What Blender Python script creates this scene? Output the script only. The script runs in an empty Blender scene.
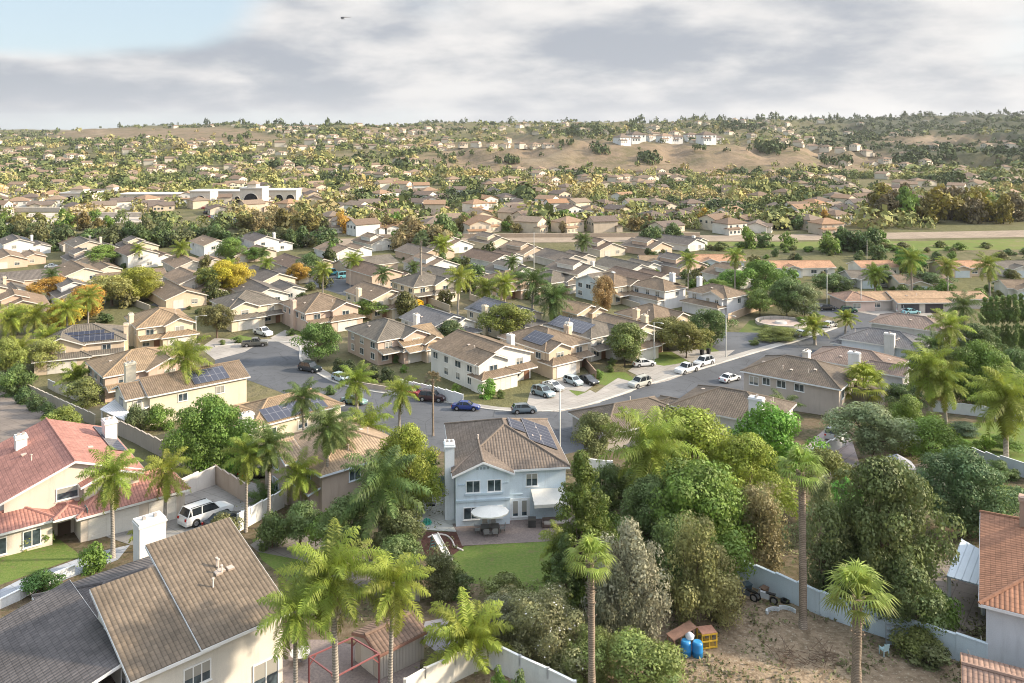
import bpy, math, random
import numpy as np
from mathutils import Vector, Matrix, noise as mnoise

S = bpy.context.scene
COL = S.collection
rnd = random.Random(7)
CAMZ, F, HY = 42.0, 820.0, 130.0
R = math.radians

# ------------------------------------------------------------------ terrain
KX = [-700, 0, 100, 200, 290, 345, 440, 500, 560, 640, 700, 790, 870, 940, 1024, 1700]
KD = [520, 650, 800, 950, 1100, 1300, 1600, 2000, 2600, 3500, 6000, 14000]
KY = [
 [205.7,190.5,179.2,171.4,164,155,147,140,133,131.5,131,131],
 [205.7,190.5,179.2,171.4,164,155,147,140,133,131.5,131,131],
 [205.7,190.5,179.2,171.0,162,151,143,134,128.5,131,131,131],
 [205.7,190.5,179.2,170.5,160,150,141,132,127.0,131,131,131],
 [205.7,190.5,179.0,170.0,160,148,139,131,126.5,130,131,131],
 [205.7,190.5,179.0,169.0,157,145,134,123,127,130,131,131],
 [205.7,190.5,179.0,168.0,155,148,139,131,124.5,128,131,131],
 [205.7,190.5,178.0,166.0,151,147,140,131,124.5,128,131,131],
 [205.7,190.5,178.0,163.0,142,146,140,130,124.5,128,131,131],
 [205.7,190.5,178.0,164.0,144,148,139,130,123.5,128,131,131],
 [205.7,190.5,178.0,165.0,147,149,139,130,121.5,128,131,131],
 [205.7,190.5,178.0,165.0,148,148,139,129,120.5,128,131,131],
 [205.7,190.5,178.2,170.0,160,152,142,132,119.5,128,131,131],
 [205.7,190.5,178.2,169.0,157,148,140,130,116.5,128,131,131],
 [205.7,190.5,178.2,168.0,153,142,131,121,114.5,128,131,131],
 [205.7,190.5,178.2,168.0,153,142,131,121,114.5,128,131,131]]
KX = np.array(KX, float); KD = np.array(KD, float); KZ = CAMZ - (np.array(KY) - HY) * KD[None, :] / F
NK_D = [0, 60, 90, 115, 150, 520]; NK_Z = [2, 2, 0, -3, -6, -6]
def fnoise(x, y, s, o=4):
    return mnoise.fractal(Vector((x / s, y / s, 3.1)), 0.9, 2.1, o)
def zg(X, Y):
    if Y <= 520:
        return float(np.interp(Y, NK_D, NK_Z))
    px = 512 + X * F / Y
    i = int(np.clip(np.searchsorted(KX, px) - 1, 0, len(KX) - 2))
    t = min(1, max(0, (px - KX[i]) / (KX[i + 1] - KX[i]))); t = t * t * (3 - 2 * t)
    a = np.interp(Y, KD, KZ[i]); b = np.interp(Y, KD, KZ[i + 1])
    z = a * (1 - t) + b * t
    w = min(1, (Y - 520) / 600)
    g = abs(fnoise(X + 40, Y * .55, 120, 3)) if Y > 900 else 0
    k = min(1, max(0, (Y - 900) / 120)) * min(1, max(0, (px - 400) / 80))
    return float(z + w * (fnoise(X, Y, 260) * 7 * min(1.6, Y / 1300) + fnoise(X, Y, 70, 2) * 2) + k * (7 - 34 * g) + w * (1 - k) * 6 * math.sin(X / 140 + Y / 300))
def P(px, py, z=0.0):
    D = F * (CAMZ - z) / (py - HY)
    return Vector(((px - 512) * D / F, D, z))
def G(px, py, h=0.0):
    """ground point whose position at height h above ground shows at the pixel"""
    D = 30.0
    if py > HY + 1:
        z = 0.0
        for _ in range(12):
            D = F * (CAMZ - z - h) / (py - HY); D = min(D, 500); z = zg((px - 512) * D / F, D)
        if D < 495:
            return Vector(((px - 512) * D / F, D, z))
    D = 480.0
    while D < 6000:
        X = (px - 512) * D / F; z = zg(X, D)
        if HY + F * (CAMZ - z - h) / D <= py: return Vector((X, D, z))
        D *= 1.004
    return Vector(((px - 512) * D / F, D, zg((px - 512) * D / F, D)))

# ------------------------------------------------------------------ mesh helpers
def tag(o, label=None, cat=None, group=None, kind=None):
    if label: o['label'] = label
    if cat: o['category'] = cat
    if group: o['group'] = group
    if kind: o['kind'] = kind
    return o
def empty(name, loc, rz=0.0, label=None, cat=None, group=None):
    o = bpy.data.objects.new(name, None); COL.objects.link(o)
    o.location = loc; o.rotation_euler = (0, 0, rz); o.empty_display_size = .5
    return tag(o, label, cat, group)
def link(name, me, parent=None, loc=None, rot=None, color=None):
    o = bpy.data.objects.new(name, me); COL.objects.link(o)
    if parent: o.parent = parent
    if loc is not None: o.location = loc
    if rot is not None: o.rotation_euler = rot
    if color is not None: o.color = (color[0], color[1], color[2], 1)
    return o
class MB:
    def __init__(s): s.v = []; s.f = []; s.m = []; s.uv = []; s.sm = []
    def face(s, pts, m=0, uv=None, sm=False):
        b = len(s.v); s.v += [tuple(p) for p in pts]; s.f.append(tuple(range(b, b + len(pts)))); s.m.append(m)
        s.uv += uv if uv else [(p[0] + p[1] * .3, p[2] + p[1]) for p in pts]; s.sm.append(sm)
    def hexa(s, p, m=0):       # 8 points: bottom 4 ccw, top 4 ccw
        for q in ((3, 2, 1, 0), (4, 5, 6, 7), (0, 1, 5, 4), (1, 2, 6, 5), (2, 3, 7, 6), (3, 0, 4, 7)):
            s.face([p[i] for i in q], m)
    def box(s, x0, y0, z0, x1, y1, z1, m=0):
        s.hexa([(x0, y0, z0), (x1, y0, z0), (x1, y1, z0), (x0, y1, z0), (x0, y0, z1), (x1, y0, z1), (x1, y1, z1), (x0, y1, z1)], m)
    def bar(s, a, b, w=.1, h=.1, m=0, up=(0, 0, 1)):
        a = Vector(a); b = Vector(b); d = (b - a).normalized(); u = Vector(up)
        r = d.cross(u)
        if r.length < 1e-4: r = d.cross(Vector((1, 0, 0)))
        r.normalize(); u = r.cross(d).normalized(); r *= w / 2; u *= h / 2
        s.hexa([a - r - u, a + r - u, a + r + u, a - r + u, b - r - u, b + r - u, b + r + u, b - r + u], m)
    def slab(s, q, t, m=0, uv=None, me=None):
        q = [Vector(p) for p in q]; top = [p + Vector((0, 0, t)) for p in q]
        s.face(top, m, uv); s.face(q[::-1], m if me is None else me)
        for i in range(len(q)):
            j = (i + 1) % len(q); s.face([q[i], q[j], top[j], top[i]], m if me is None else me)
    def tube(s, pts, rad, n=8, m=0, sm=True, cap=True):
        b = len(s.v); pts = [Vector(p) for p in pts]; k = len(pts)
        for i, p in enumerate(pts):
            d = (pts[min(i + 1, k - 1)] - pts[max(i - 1, 0)]).normalized()
            r = d.cross(Vector((0, 0, 1)))
            if r.length < .05: r = Vector((1, 0, 0))
            r.normalize(); u = r.cross(d)
            for j in range(n):
                a = 2 * math.pi * j / n
                s.v.append(tuple(p + (r * math.cos(a) + u * math.sin(a)) * rad[i]))
        for i in range(k - 1):
            for j in range(n):
                q = (b + i * n + j, b + i * n + (j + 1) % n, b + (i + 1) * n + (j + 1) % n, b + (i + 1) * n + j)
                s.f.append(q); s.m.append(m); s.sm.append(sm); s.uv += [(j / n, i), ((j + 1) / n, i), ((j + 1) / n, i + 1), (j / n, i + 1)]
        if cap:
            for i in (0, k - 1):
                s.f.append(tuple(b + i * n + j for j in range(n))); s.m.append(m); s.sm.append(False); s.uv += [(0, 0)] * n
    def mesh(s, name, mats):
        me = bpy.data.meshes.new(name); me.from_pydata(s.v, [], s.f)
        for m in mats: me.materials.append(m)
        me.polygons.foreach_set('material_index', s.m); me.polygons.foreach_set('use_smooth', s.sm)
        ul = me.uv_layers.new(name='UVMap'); ul.data.foreach_set('uv', [c for p in s.uv for c in p])
        me.update(); return me
    def build(s, name, mats, parent=None, color=None, loc=None, rot=None):
        if not isinstance(mats, (list, tuple)): mats = [mats]
        return link(name, s.mesh(name, mats), parent, loc, rot, color)

def npmesh(name, verts, quads, mats, midx=None, tint=None, smooth=False):
    me = bpy.data.meshes.new(name); nv, nq = len(verts), len(quads); k = quads.shape[1]
    me.vertices.add(nv); me.vertices.foreach_set('co', np.ascontiguousarray(verts, np.float32).ravel())
    me.loops.add(nq * k); me.loops.foreach_set('vertex_index', np.ascontiguousarray(quads, np.int32).ravel())
    me.polygons.add(nq); me.polygons.foreach_set('loop_start', np.arange(0, nq * k, k, dtype=np.int32))
    for m in mats: me.materials.append(m)
    if midx is not None: me.polygons.foreach_set('material_index', np.ascontiguousarray(midx, np.int32))
    if smooth: me.polygons.foreach_set('use_smooth', np.ones(nq, bool))
    if tint is not None:
        a = me.attributes.new('tint', 'FLOAT', 'POINT'); a.data.foreach_set('value', np.ascontiguousarray(tint, np.float32))
    me.update(); me.validate(); return me

# ------------------------------------------------------------------ materials
class NT:
    def __init__(s, name):
        s.m = bpy.data.materials.new(name); s.m.use_nodes = True; s.t = s.m.node_tree; s.n = s.t.nodes
        s.b = s.n['Principled BSDF']; s.out = s.n['Material Output']
    def N(s, typ, **k):
        n = s.n.new(typ)
        for a, v in k.items(): setattr(n, a, v)
        return n
    def L(s, a, b): s.t.links.new(a, b)
    def noise(s, scale, detail=3, vec=None, rough=.5):
        n = s.N('ShaderNodeTexNoise'); n.inputs['Scale'].default_value = scale; n.inputs['Detail'].default_value = detail; n.inputs['Roughness'].default_value = rough
        if vec is not None: s.L(vec, n.inputs['Vector'])
        return n.outputs['Fac']
    def coord(s, k='Object'): return s.N('ShaderNodeTexCoord').outputs[k]
    def math(s, op, a, b=None, c=None):
        n = s.N('ShaderNodeMath', operation=op)
        for i, x in enumerate((a, b, c)):
            if x is None: continue
            if isinstance(x, (int, float)): n.inputs[i].default_value = x
            else: s.L(x, n.inputs[i])
        return n.outputs[0]
    def rng(s, x, a, b, c, d):
        n = s.N('ShaderNodeMapRange'); s.L(x, n.inputs[0])
        for i, v in enumerate((a, b, c, d)): n.inputs[i + 1].default_value = v
        return n.outputs[0]
    def mix(s, f, a, b, mode='MIX'):
        n = s.N('ShaderNodeMix', data_type='RGBA', blend_type=mode)
        for i, x in ((0, f), (6, a), (7, b)):
            if isinstance(x, (int, float)): n.inputs[i].default_value = x
            elif isinstance(x, (tuple, list)): n.inputs[i].default_value = (*x[:3], 1)
            else: s.L(x, n.inputs[i])
        return n.outputs[2]
    def scalecol(s, col, f):      # colour times a factor
        n = s.N('ShaderNodeVectorMath', operation='SCALE')
        if isinstance(col, (tuple, list)): n.inputs[0].default_value = col[:3]
        else: s.L(col, n.inputs[0])
        if isinstance(f, (int, float)): n.inputs[3].default_value = f
        else: s.L(f, n.inputs[3])
        return n.outputs[0]
    def bump(s, h, st=.5, dist=.05):
        n = s.N('ShaderNodeBump'); n.inputs['Strength'].default_value = st; n.inputs['Distance'].default_value = dist
        s.L(h, n.inputs['Height']); s.L(n.outputs[0], s.b.inputs['Normal']); return n
    def base(s, c, rough=.8, spec=.3, metal=0):
        if isinstance(c, (tuple, list)): s.b.inputs['Base Color'].default_value = (*c[:3], 1)
        else: s.L(c, s.b.inputs['Base Color'])
        s.b.inputs['Roughness'].default_value = rough; s.b.inputs['Specular IOR Level'].default_value = spec; s.b.inputs['Metallic'].default_value = metal
        return s.m
def objcol(t): return t.N('ShaderNodeObjectInfo').outputs['Color']
def mat_objcol(name, nscale=1.5, amt=.15, rough=.85, spec=.25, fine=18, famt=.06, bst=.25):
    t = NT(name); c = t.coord()
    a = t.rng(t.noise(nscale, 4, c), .25, .75, 1 - amt, 1 + amt); b = t.rng(t.noise(fine, 2, c), .25, .75, 1 - famt, 1 + famt)
    col = t.scalecol(t.scalecol(objcol(t), a), b)
    if bst: t.bump(t.noise(fine * 1.5, 2, c), bst, .02)
    return t.base(col, rough, spec)
M = {}
def m_stucco():
    t = NT('stucco'); c = t.coord(); mp = t.N('ShaderNodeMapping'); t.L(c, mp.inputs[0]); mp.inputs['Scale'].default_value = (1.6, 1.6, .22)
    a = t.rng(t.noise(.4, 4, c), .3, .7, .92, 1.08); b = t.rng(t.noise(1, 5, mp.outputs[0], .7), .52, .75, 1, .84); f = t.rng(t.noise(16, 2, c), .3, .7, .95, 1.05)
    t.bump(t.noise(24, 2, c), .3, .02); return t.base(t.scalecol(t.scalecol(t.scalecol(objcol(t), a), b), f), .9, .2)
M['stucco'] = m_stucco()
M['paint'] = mat_objcol('painted_surface', .8, .06, .55, .4, bst=0)
M['wood'] = mat_objcol('weathered_wood', 3, .2, .8, .2)
def m_bark():
    t = NT('bark'); c = t.coord(); wv = t.N('ShaderNodeTexWave', bands_direction='Z'); wv.inputs['Scale'].default_value = 1.6; wv.inputs['Distortion'].default_value = 3; wv.inputs['Detail'].default_value = 3; t.L(c, wv.inputs[0])
    a = t.rng(wv.outputs['Fac'], 0, 1, .68, 1.15); b = t.rng(t.noise(1.2, 5, c, .7), .3, .7, .75, 1.25); f = t.rng(t.noise(12, 3, c, .7), .3, .7, .8, 1.2)
    t.bump(wv.outputs['Fac'], .6, .04); return t.base(t.scalecol(t.scalecol(t.scalecol(objcol(t), a), b), f), .95, .1)
M['bark'] = m_bark()
M['metal'] = mat_objcol('painted_metal', 1, .08, .4, .5, bst=0)
M['plastic'] = mat_objcol('plastic', 1, .05, .35, .5, bst=0)
def m_conc():
    t = NT('concrete'); c = t.coord(); a = t.rng(t.noise(.25, 5, c), .3, .7, .84, 1.14); b = t.rng(t.noise(2.2, 5, c, .7), .55, .72, 1, .8)
    mp = t.N('ShaderNodeMapping'); t.L(c, mp.inputs[0]); mp.inputs['Rotation'].default_value = (0, 0, .66); br = t.N('ShaderNodeTexBrick'); t.L(mp.outputs[0], br.inputs[0]); br.offset = 0
    br.inputs['Scale'].default_value = 1; br.inputs['Brick Width'].default_value = 1.7; br.inputs['Row Height'].default_value = 1.7; br.inputs['Mortar Size'].default_value = .04
    br.inputs['Color1'].default_value = (.96, .96, .96, 1); br.inputs['Color2'].default_value = (1.05, 1.04, 1.03, 1); br.inputs['Mortar'].default_value = (.68, .67, .65, 1)
    col = t.scalecol(t.scalecol(t.mix(1, objcol(t), br.outputs['Color'], 'MULTIPLY'), a), b); t.bump(t.noise(9, 3, c), .2, .02); return t.base(col, .9, .2)
M['concrete'] = m_conc()
def m_roof():
    t = NT('roof_tile'); uv = t.coord('UV')
    br = t.N('ShaderNodeTexBrick'); t.L(uv, br.inputs['Vector']); br.offset = 0
    br.inputs['Scale'].default_value = 1; br.inputs['Brick Width'].default_value = .32; br.inputs['Row Height'].default_value = .40
    br.inputs['Mortar Size'].default_value = .0; br.inputs['Bias'].default_value = 0
    br.inputs['Color1'].default_value = (.86, .86, .86, 1); br.inputs['Color2'].default_value = (1.14, 1.12, 1.10, 1)
    c = t.coord('Object'); big = t.rng(t.noise(.4, 5, c, .6), .3, .7, .84, 1.16); sp = t.rng(t.noise(7, 3, c), .3, .7, .9, 1.1); st = t.rng(t.noise(1.3, 5, c, .7), .55, .72, 1, .8)
    sx = t.N('ShaderNodeSeparateXYZ'); t.L(uv, sx.inputs[0])
    w = t.math('ABSOLUTE', t.math('SINE', t.math('MULTIPLY', sx.outputs[0], math.pi / .32)))
    v = t.math('FRACT', t.math('MULTIPLY', sx.outputs[1], 1 / .40))
    gr = t.rng(w, 0, .55, .62, 1); row = t.rng(v, 0, .16, .74, 1)
    col = t.mix(1, objcol(t), br.outputs['Color'], 'MULTIPLY'); col = t.scalecol(t.scalecol(t.scalecol(t.scalecol(t.scalecol(col, big), sp), st), gr), row)
    t.bump(t.math('SUBTRACT', w, t.math('MULTIPLY', v, .6)), .8, .05)
    return t.base(col, .85, .2)
M['roof'] = m_roof()
M['ridge'] = mat_objcol('ridge_tile', 4, .2, .85, .2)
def m_leaf(name, trans=.22, var=.55):
    t = NT(name); a = t.N('ShaderNodeAttribute', attribute_name='tint')
    f = t.rng(a.outputs['Fac'], 0, 1, 1 - var, 1 + var)
    c = t.coord(); n = t.rng(t.noise(.45, 3, c), .3, .7, .75, 1.25)
    col = t.scalecol(t.scalecol(objcol(t), f), n)
    ran = t.N('ShaderNodeObjectInfo').outputs['Random']
    hs = t.N('ShaderNodeHueSaturation'); t.L(t.math('ADD', t.math('MULTIPLY', a.outputs['Fac'], .03), t.math('ADD', t.math('MULTIPLY', ran, .02), .482)), hs.inputs['Hue']); t.L(col, hs.inputs['Color'])
    col = hs.outputs[0]
    t.base(col, .55, .35)
    tr = t.N('ShaderNodeBsdfTranslucent'); t.L(col, tr.inputs[0])
    mx = t.N('ShaderNodeMixShader'); mx.inputs[0].default_value = trans
    t.L(t.b.outputs[0], mx.inputs[1]); t.L(tr.outputs[0], mx.inputs[2]); t.L(mx.outputs[0], t.out.inputs[0])
    return t.m
M['leaf'] = m_leaf('foliage', .25)
M['frond'] = m_leaf('palm_frond', .35, .35)
def m_glass():
    t = NT('window_glass'); c = t.coord(); n = t.rng(t.noise(1.2, 2, c), .35, .65, 0, 1); ran = t.N('ShaderNodeObjectInfo').outputs['Random']
    sx = t.N('ShaderNodeSeparateXYZ'); t.L(c, sx.inputs[0]); k = t.math('MULTIPLY', t.math('GREATER_THAN', ran, .45), t.math('GREATER_THAN', sx.outputs[2], t.math('SUBTRACT', .5, ran)) if False else t.math('GREATER_THAN', sx.outputs[2], t.math('SUBTRACT', t.math('MULTIPLY', ran, -1.3), -.75)))
    t.base(t.mix(k, t.mix(n, (.02, .03, .04), (.09, .12, .14)), (.34, .33, .30)), .10, .6); return t.m
M['glass'] = m_glass()
def m_solar():
    t = NT('solar_cells'); uv = t.coord('UV'); br = t.N('ShaderNodeTexBrick'); t.L(uv, br.inputs['Vector']); br.offset = 0
    br.inputs['Scale'].default_value = 1; br.inputs['Brick Width'].default_value = 1.0; br.inputs['Row Height'].default_value = 1.7; br.inputs['Mortar Size'].default_value = .03
    br.inputs['Color1'].default_value = (.028, .032, .055, 1); br.inputs['Color2'].default_value = (.035, .038, .06, 1); br.inputs['Mortar'].default_value = (.2, .2, .22, 1)
    return t.base(br.outputs['Color'], .25, .5)
M['solar'] = m_solar()
def flat(name, c, rough=.6, spec=.3, metal=0, ns=None, amt=.2):
    t = NT(name)
    if ns:
        n = t.rng(t.noise(ns, 4, t.coord()), .3, .7, 1 - amt, 1 + amt); return t.base(t.scalecol(c, n), rough, spec, metal)
    return t.base(c, rough, spec, metal)
M['tyre'] = flat('tyre_rubber', (.02, .02, .02), .8)
M['rim'] = flat('wheel_rim', (.45, .45, .47), .35, .5, .7)
M['carglass'] = flat('car_glass', (.015, .02, .025), .06, .7)
M['lamp'] = flat('headlight_lens', (.7, .72, .75), .1, .6)
M['tail'] = flat('taillight_lens', (.35, .01, .01), .2, .6)
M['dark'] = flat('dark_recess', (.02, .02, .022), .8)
def m_carpaint():
    t = NT('car_paint'); t.base(objcol(t), .3, .5); t.b.inputs['Coat Weight'].default_value = .6; t.b.inputs['Coat Roughness'].default_value = .08; return t.m
M['car'] = m_carpaint()
def m_asphalt():
    t = NT('asphalt'); c = t.coord()
    a = t.rng(t.noise(.12, 5, c), .3, .7, .82, 1.18); b = t.rng(t.noise(6, 3, c), .3, .7, .92, 1.08); s = t.math('MULTIPLY', t.rng(t.noise(.9, 5, c, .75), .58, .68, 1, .72), t.rng(t.noise(.22, 6, c, .8), .56, .60, 1, .86))
    vo = t.N('ShaderNodeTexVoronoi', feature='DISTANCE_TO_EDGE'); vo.inputs['Scale'].default_value = .16; t.L(c, vo.inputs[0]); s = t.math('MULTIPLY', s, t.rng(vo.outputs[0], .006, .012, .72, 1))
    return t.base(t.scalecol(t.scalecol(t.scalecol((.102, .107, .118), a), b), s), .9, .25)
M['asphalt'] = m_asphalt()
def m_mottle(name, c1, c2, c3, s1=.3, s2=2.5, rough=.95, bst=.4, c4=None, s4=9):
    t = NT(name); c = t.coord()
    f1 = t.rng(t.noise(s1, 5, c, .6), .38, .62, 0, 1); f2 = t.rng(t.noise(s2, 5, c, .65), .42, .62, 0, 1)
    col = t.mix(f2, t.mix(f1, c1, c2), c3)
    if c4: col = t.mix(t.rng(t.noise(s4, 4, c, .7), .56, .66, 0, 1), col, c4)
    if bst: t.bump(t.noise(s2 * 3, 4, c), bst, .1)
    return t.base(col, rough, .15)
M['lawn'] = m_mottle('lawn_grass', (.10, .155, .034), (.12, .175, .038), (.155, .19, .055), .5, 4, c4=(.15, .15, .06), s4=1.2)
M['lawn_dry'] = m_mottle('thin_lawn', (.08, .12, .03), (.13, .13, .05), (.10, .13, .04), .5, 5)
M['dirt'] = m_mottle('dry_dirt', (.26, .195, .135), (.34, .26, .18), (.19, .14, .095), .25, 1.6, bst=.8, c4=(.40, .34, .26), s4=4)
M['mulch'] = m_mottle('mulch', (.10, .045, .035), (.13, .065, .05), (.07, .035, .03), .5, 5)
M['yard'] = m_mottle('yard_soil', (.12, .085, .055), (.075, .075, .035), (.16, .125, .085), .22, 1.4, c4=(.05, .065, .02), s4=2.2)
M['pavers'] = m_mottle('patio_pavers', (.22, .18, .17), (.27, .22, .20), (.18, .15, .14), .4, 5, bst=.2)
def m_terrain():
    t = NT('terrain'); c = t.coord(); a = t.N('ShaderNodeAttribute', attribute_name='dry')
    f = t.rng(t.noise(.012, 6, c, .6), .42, .58, 0, 1); g = t.rng(t.noise(.06, 5, c, .7), .42, .62, 0, 1)
    scrub = t.mix(g, (.10, .10, .05), (.19, .16, .10)); scrub = t.mix(f, scrub, (.13, .125, .06))
    dry = t.mix(g, (.25, .185, .125), (.185, .14, .095)); dry = t.mix(t.rng(t.noise(.02, 7, c, .75), .50, .60, 0, 1), dry, (.15, .125, .07)); dry = t.mix(t.rng(t.noise(.008, 5, c, .7), .56, .64, 0, .8), dry, (.31, .24, .165))
    a2 = t.N('ShaderNodeAttribute', attribute_name='scrub'); scrub = t.mix(a2.outputs['Fac'], scrub, (.065, .075, .045)); t.bump(t.noise(.08, 6, c, .7), .6, 3)
    return t.base(t.mix(a.outputs['Fac'], scrub, dry), .95, .1)
M['terrain'] = m_terrain()
HAZE = .00004
M['field'] = m_mottle('field_grass', (.11, .15, .035), (.17, .17, .06), (.13, .18, .04), .05, .3, c4=(.20, .17, .09), s4=.12)
# ------------------------------------------------------------------ camera, sun, sky
cam = bpy.data.cameras.new('camera'); camo = bpy.data.objects.new('camera', cam); COL.objects.link(camo); S.camera = camo
camo.location = (0, 0, CAMZ); camo.rotation_euler = (R(90), 0, 0)
cam.sensor_width = 36; cam.lens = 36 * F / 1024; cam.shift_y = -(341.5 - HY) / 1024; cam.clip_start = 1; cam.clip_end = 30000
SUN_EL, SUN_AZ = 24, 3          # azimuth measured from +X towards +Y
sd = Vector((math.cos(R(SUN_EL)) * math.cos(R(SUN_AZ)), math.cos(R(SUN_EL)) * math.sin(R(SUN_AZ)), math.sin(R(SUN_EL))))
sl = bpy.data.lights.new('sun', 'SUN'); sl.energy = 4.2; sl.angle = R(3.0); sl.color = (1, .85, .64)
so = bpy.data.objects.new('sun', sl); COL.objects.link(so); so.rotation_euler = sd.to_track_quat('Z', 'Y').to_euler(); so.location = (100, 0, 200)
W = bpy.data.worlds.new('World'); S.world = W; W.use_nodes = True
wt = W.node_tree; wn = wt.nodes; bg = wn['Background']; bg.inputs[1].default_value = .15
def wN(typ, **k):
    n = wn.new(typ)
    for a, v in k.items(): setattr(n, a, v)
    return n
def wL(a, b): wt.links.new(a, b)
def wM(op, a, b=None, c=None, clamp=False):
    n = wN('ShaderNodeMath', operation=op); n.use_clamp = clamp
    for i, x in enumerate((a, b, c)):
        if x is None: continue
        if isinstance(x, (int, float)): n.inputs[i].default_value = x
        else: wL(x, n.inputs[i])
    return n.outputs[0]
def wR(x, a, b, c, d):
    n = wN('ShaderNodeMapRange'); wL(x, n.inputs[0]); n.interpolation_type = 'SMOOTHSTEP'
    for i, v in enumerate((a, b, c, d)): n.inputs[i + 1].default_value = v
    return n.outputs[0]
def wX(f, a, b):
    n = wN('ShaderNodeMix', data_type='RGBA')
    for i, x in ((0, f), (6, a), (7, b)):
        if isinstance(x, (int, float)): n.inputs[i].default_value = x
        elif isinstance(x, (tuple, list)): n.inputs[i].default_value = (*x[:3], 1)
        else: wL(x, n.inputs[i])
    return n.outputs[2]
sky = wN('ShaderNodeTexSky', sky_type='NISHITA'); sky.sun_disc = False; sky.sun_elevation = R(SUN_EL); sky.sun_rotation = R(90 - SUN_AZ); sky.altitude = 100; sky.air_density = 1.0; sky.dust_density = .6
tc = wN('ShaderNodeTexCoord').outputs['Generated']; sp = wN('ShaderNodeSeparateXYZ'); wL(tc, sp.inputs[0])
zz = wM('MAXIMUM', sp.outputs[2], 0.0)
den = wM('ADD', zz, .26)
u = wM('DIVIDE', sp.outputs[0], den); v = wM('DIVIDE', sp.outputs[1], den)
cb = wN('ShaderNodeCombineXYZ'); wL(u, cb.inputs[0]); wL(v, cb.inputs[1]); cb.inputs[2].default_value = 2.7
def wnoise(scale, det, rough, off=(0, 0, 0), dist=0):
    mp = wN('ShaderNodeMapping'); wL(cb.outputs[0], mp.inputs[0]); mp.inputs['Location'].default_value = off
    n = wN('ShaderNodeTexNoise'); wL(mp.outputs[0], n.inputs[0]); n.inputs['Scale'].default_value = scale; n.inputs['Detail'].default_value = det; n.inputs['Roughness'].default_value = rough; n.inputs['Distortion'].default_value = dist
    return n.outputs['Fac']
n1 = wnoise(1.0, 8, .50, (3.1, 1.4, 0), .1); n2 = wnoise(2.6, 8, .55, (9, 4, 5), .1)
# clear patch to the upper left of the view and a thin clear band low on the left
azl = wM('DIVIDE', sp.outputs[0], wM('MAXIMUM', sp.outputs[1], .05))
left = wM('MULTIPLY', wR(azl, -.22, -.45, 0, 1), wR(zz, .055, .13, 0, 1))
low = wM('MULTIPLY', wR(azl, .1, -.5, .2, 1), wR(zz, .045, .012, 0, 1))
cover = wM('SUBTRACT', wM('SUBTRACT', wM('ADD', n1, .22), wM('MULTIPLY', left, .6)), wM('MULTIPLY', low, .30))
mask = wR(cover, .34, .66, 0, 1)
dens = wM('ADD', wM('MULTIPLY', n1, .55), wM('MULTIPLY', n2, .45))
cc = wX(wR(dens, .40, .60, 0, 1), (3.05, 2.98, 2.92), (1.5, 1.63, 1.84))
cc = wX(wR(zz, .08, .0, 0, .38), cc, (1.95, 2.05, 2.2))
cc = wX(wR(zz, .22, .8, 0, 1), cc, (7.6, 8.0, 8.7))  # brighter cloud overhead, out of view, added as fill to open the shadows
clear = wX(.85, sky.outputs[0], (1.9, 2.3, 2.6))
wL(wX(mask, clear, cc), bg.inputs[0])
S.view_settings.view_transform = 'Standard'; S.view_settings.look = 'None'; S.view_settings.gamma = 1; S.view_settings.exposure = 1.0
S.cycles.use_denoising = True; S.cycles.filter_width = 1.05; S.cycles.max_bounces = 6; S.cycles.diffuse_bounces = 3; S.cycles.glossy_bounces = 2; S.cycles.transmission_bounces = 3; S.cycles.transparent_max_bounces = 6
S.cycles.volume_bounces = 0; S.cycles.caustics_reflective = False; S.cycles.caustics_refractive = False; S.cycles.sample_clamp_indirect = 4

# ------------------------------------------------------------------ terrain sheet
DRYP = [(110,134,60,7),(165,134,70,6),(215,135,48,8),(235,139,50,6),(495,158,70,16),(560,156,95,19),(640,158,95,19),(720,160,90,18),(800,158,60,12),(470,160,60,12),(850,160,50,10),(950,141,70,6),(430,147,30,6),(395,133,30,10),(375,128,25,6),(930,138,70,3)]
def make_terrain():
    rows = [-200, -100, -40, 0, 60, 90, 115, 150, 300, 420, 520]
    y = 520.0
    while y < 14000: y *= 1.022; rows.append(y)
    ts = np.linspace(-1.15, 1.15, 330)
    v = []; dry = []; scr = []
    for Y in rows:
        w = Y + 350
        for t in ts:
            X = t * w; z = zg(X, Y); v.append((X, Y, z)); dr = 0.0
            if Y > 700:
                px = 512 + X * F / Y; py = HY + (CAMZ - z) * F / Y
                for (a, b, c, e) in DRYP:
                    q = ((px - a) / c) ** 2 + ((py - b) / e) ** 2
                    dr = max(dr, min(1, 1.5 - q * 1.1))
                dr += fnoise(X, Y, 60, 3) * .5
            dry.append(min(1, max(0, dr))); px = 512 + X * F / max(Y, 1); scr.append(min(1, max(0, (px - 800) / 60)) * min(1, max(0, (Y - 950) / 150)) if Y > 900 else 0)
    n = len(ts); k = len(rows)
    i = np.arange(k - 1)[:, None] * n + np.arange(n - 1)[None, :]; i = i.ravel()
    q = np.stack([i, i + 1, i + n + 1, i + n], 1)
    me = npmesh('ground', np.array(v), q, [M['terrain']], smooth=True)
    a = me.attributes.new('dry', 'FLOAT', 'POINT'); a.data.foreach_set('value', dry); a = me.attributes.new('scrub', 'FLOAT', 'POINT'); a.data.foreach_set('value', scr)
    return tag(link('ground', me), kind='structure')
make_terrain()
YK = [0, 60, 90, 115, 150, 520]
def clipy(poly, y, keep_above):
    out = []
    for i in range(len(poly)):
        a, b = poly[i], poly[(i + 1) % len(poly)]
        ia = (a[1] >= y) == keep_above or a[1] == y; ib = (b[1] >= y) == keep_above or b[1] == y
        if ia: out.append(a)
        if ia != ib:
            t = (y - a[1]) / (b[1] - a[1]); out.append((a[0] + (b[0] - a[0]) * t, y))
    return out
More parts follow.
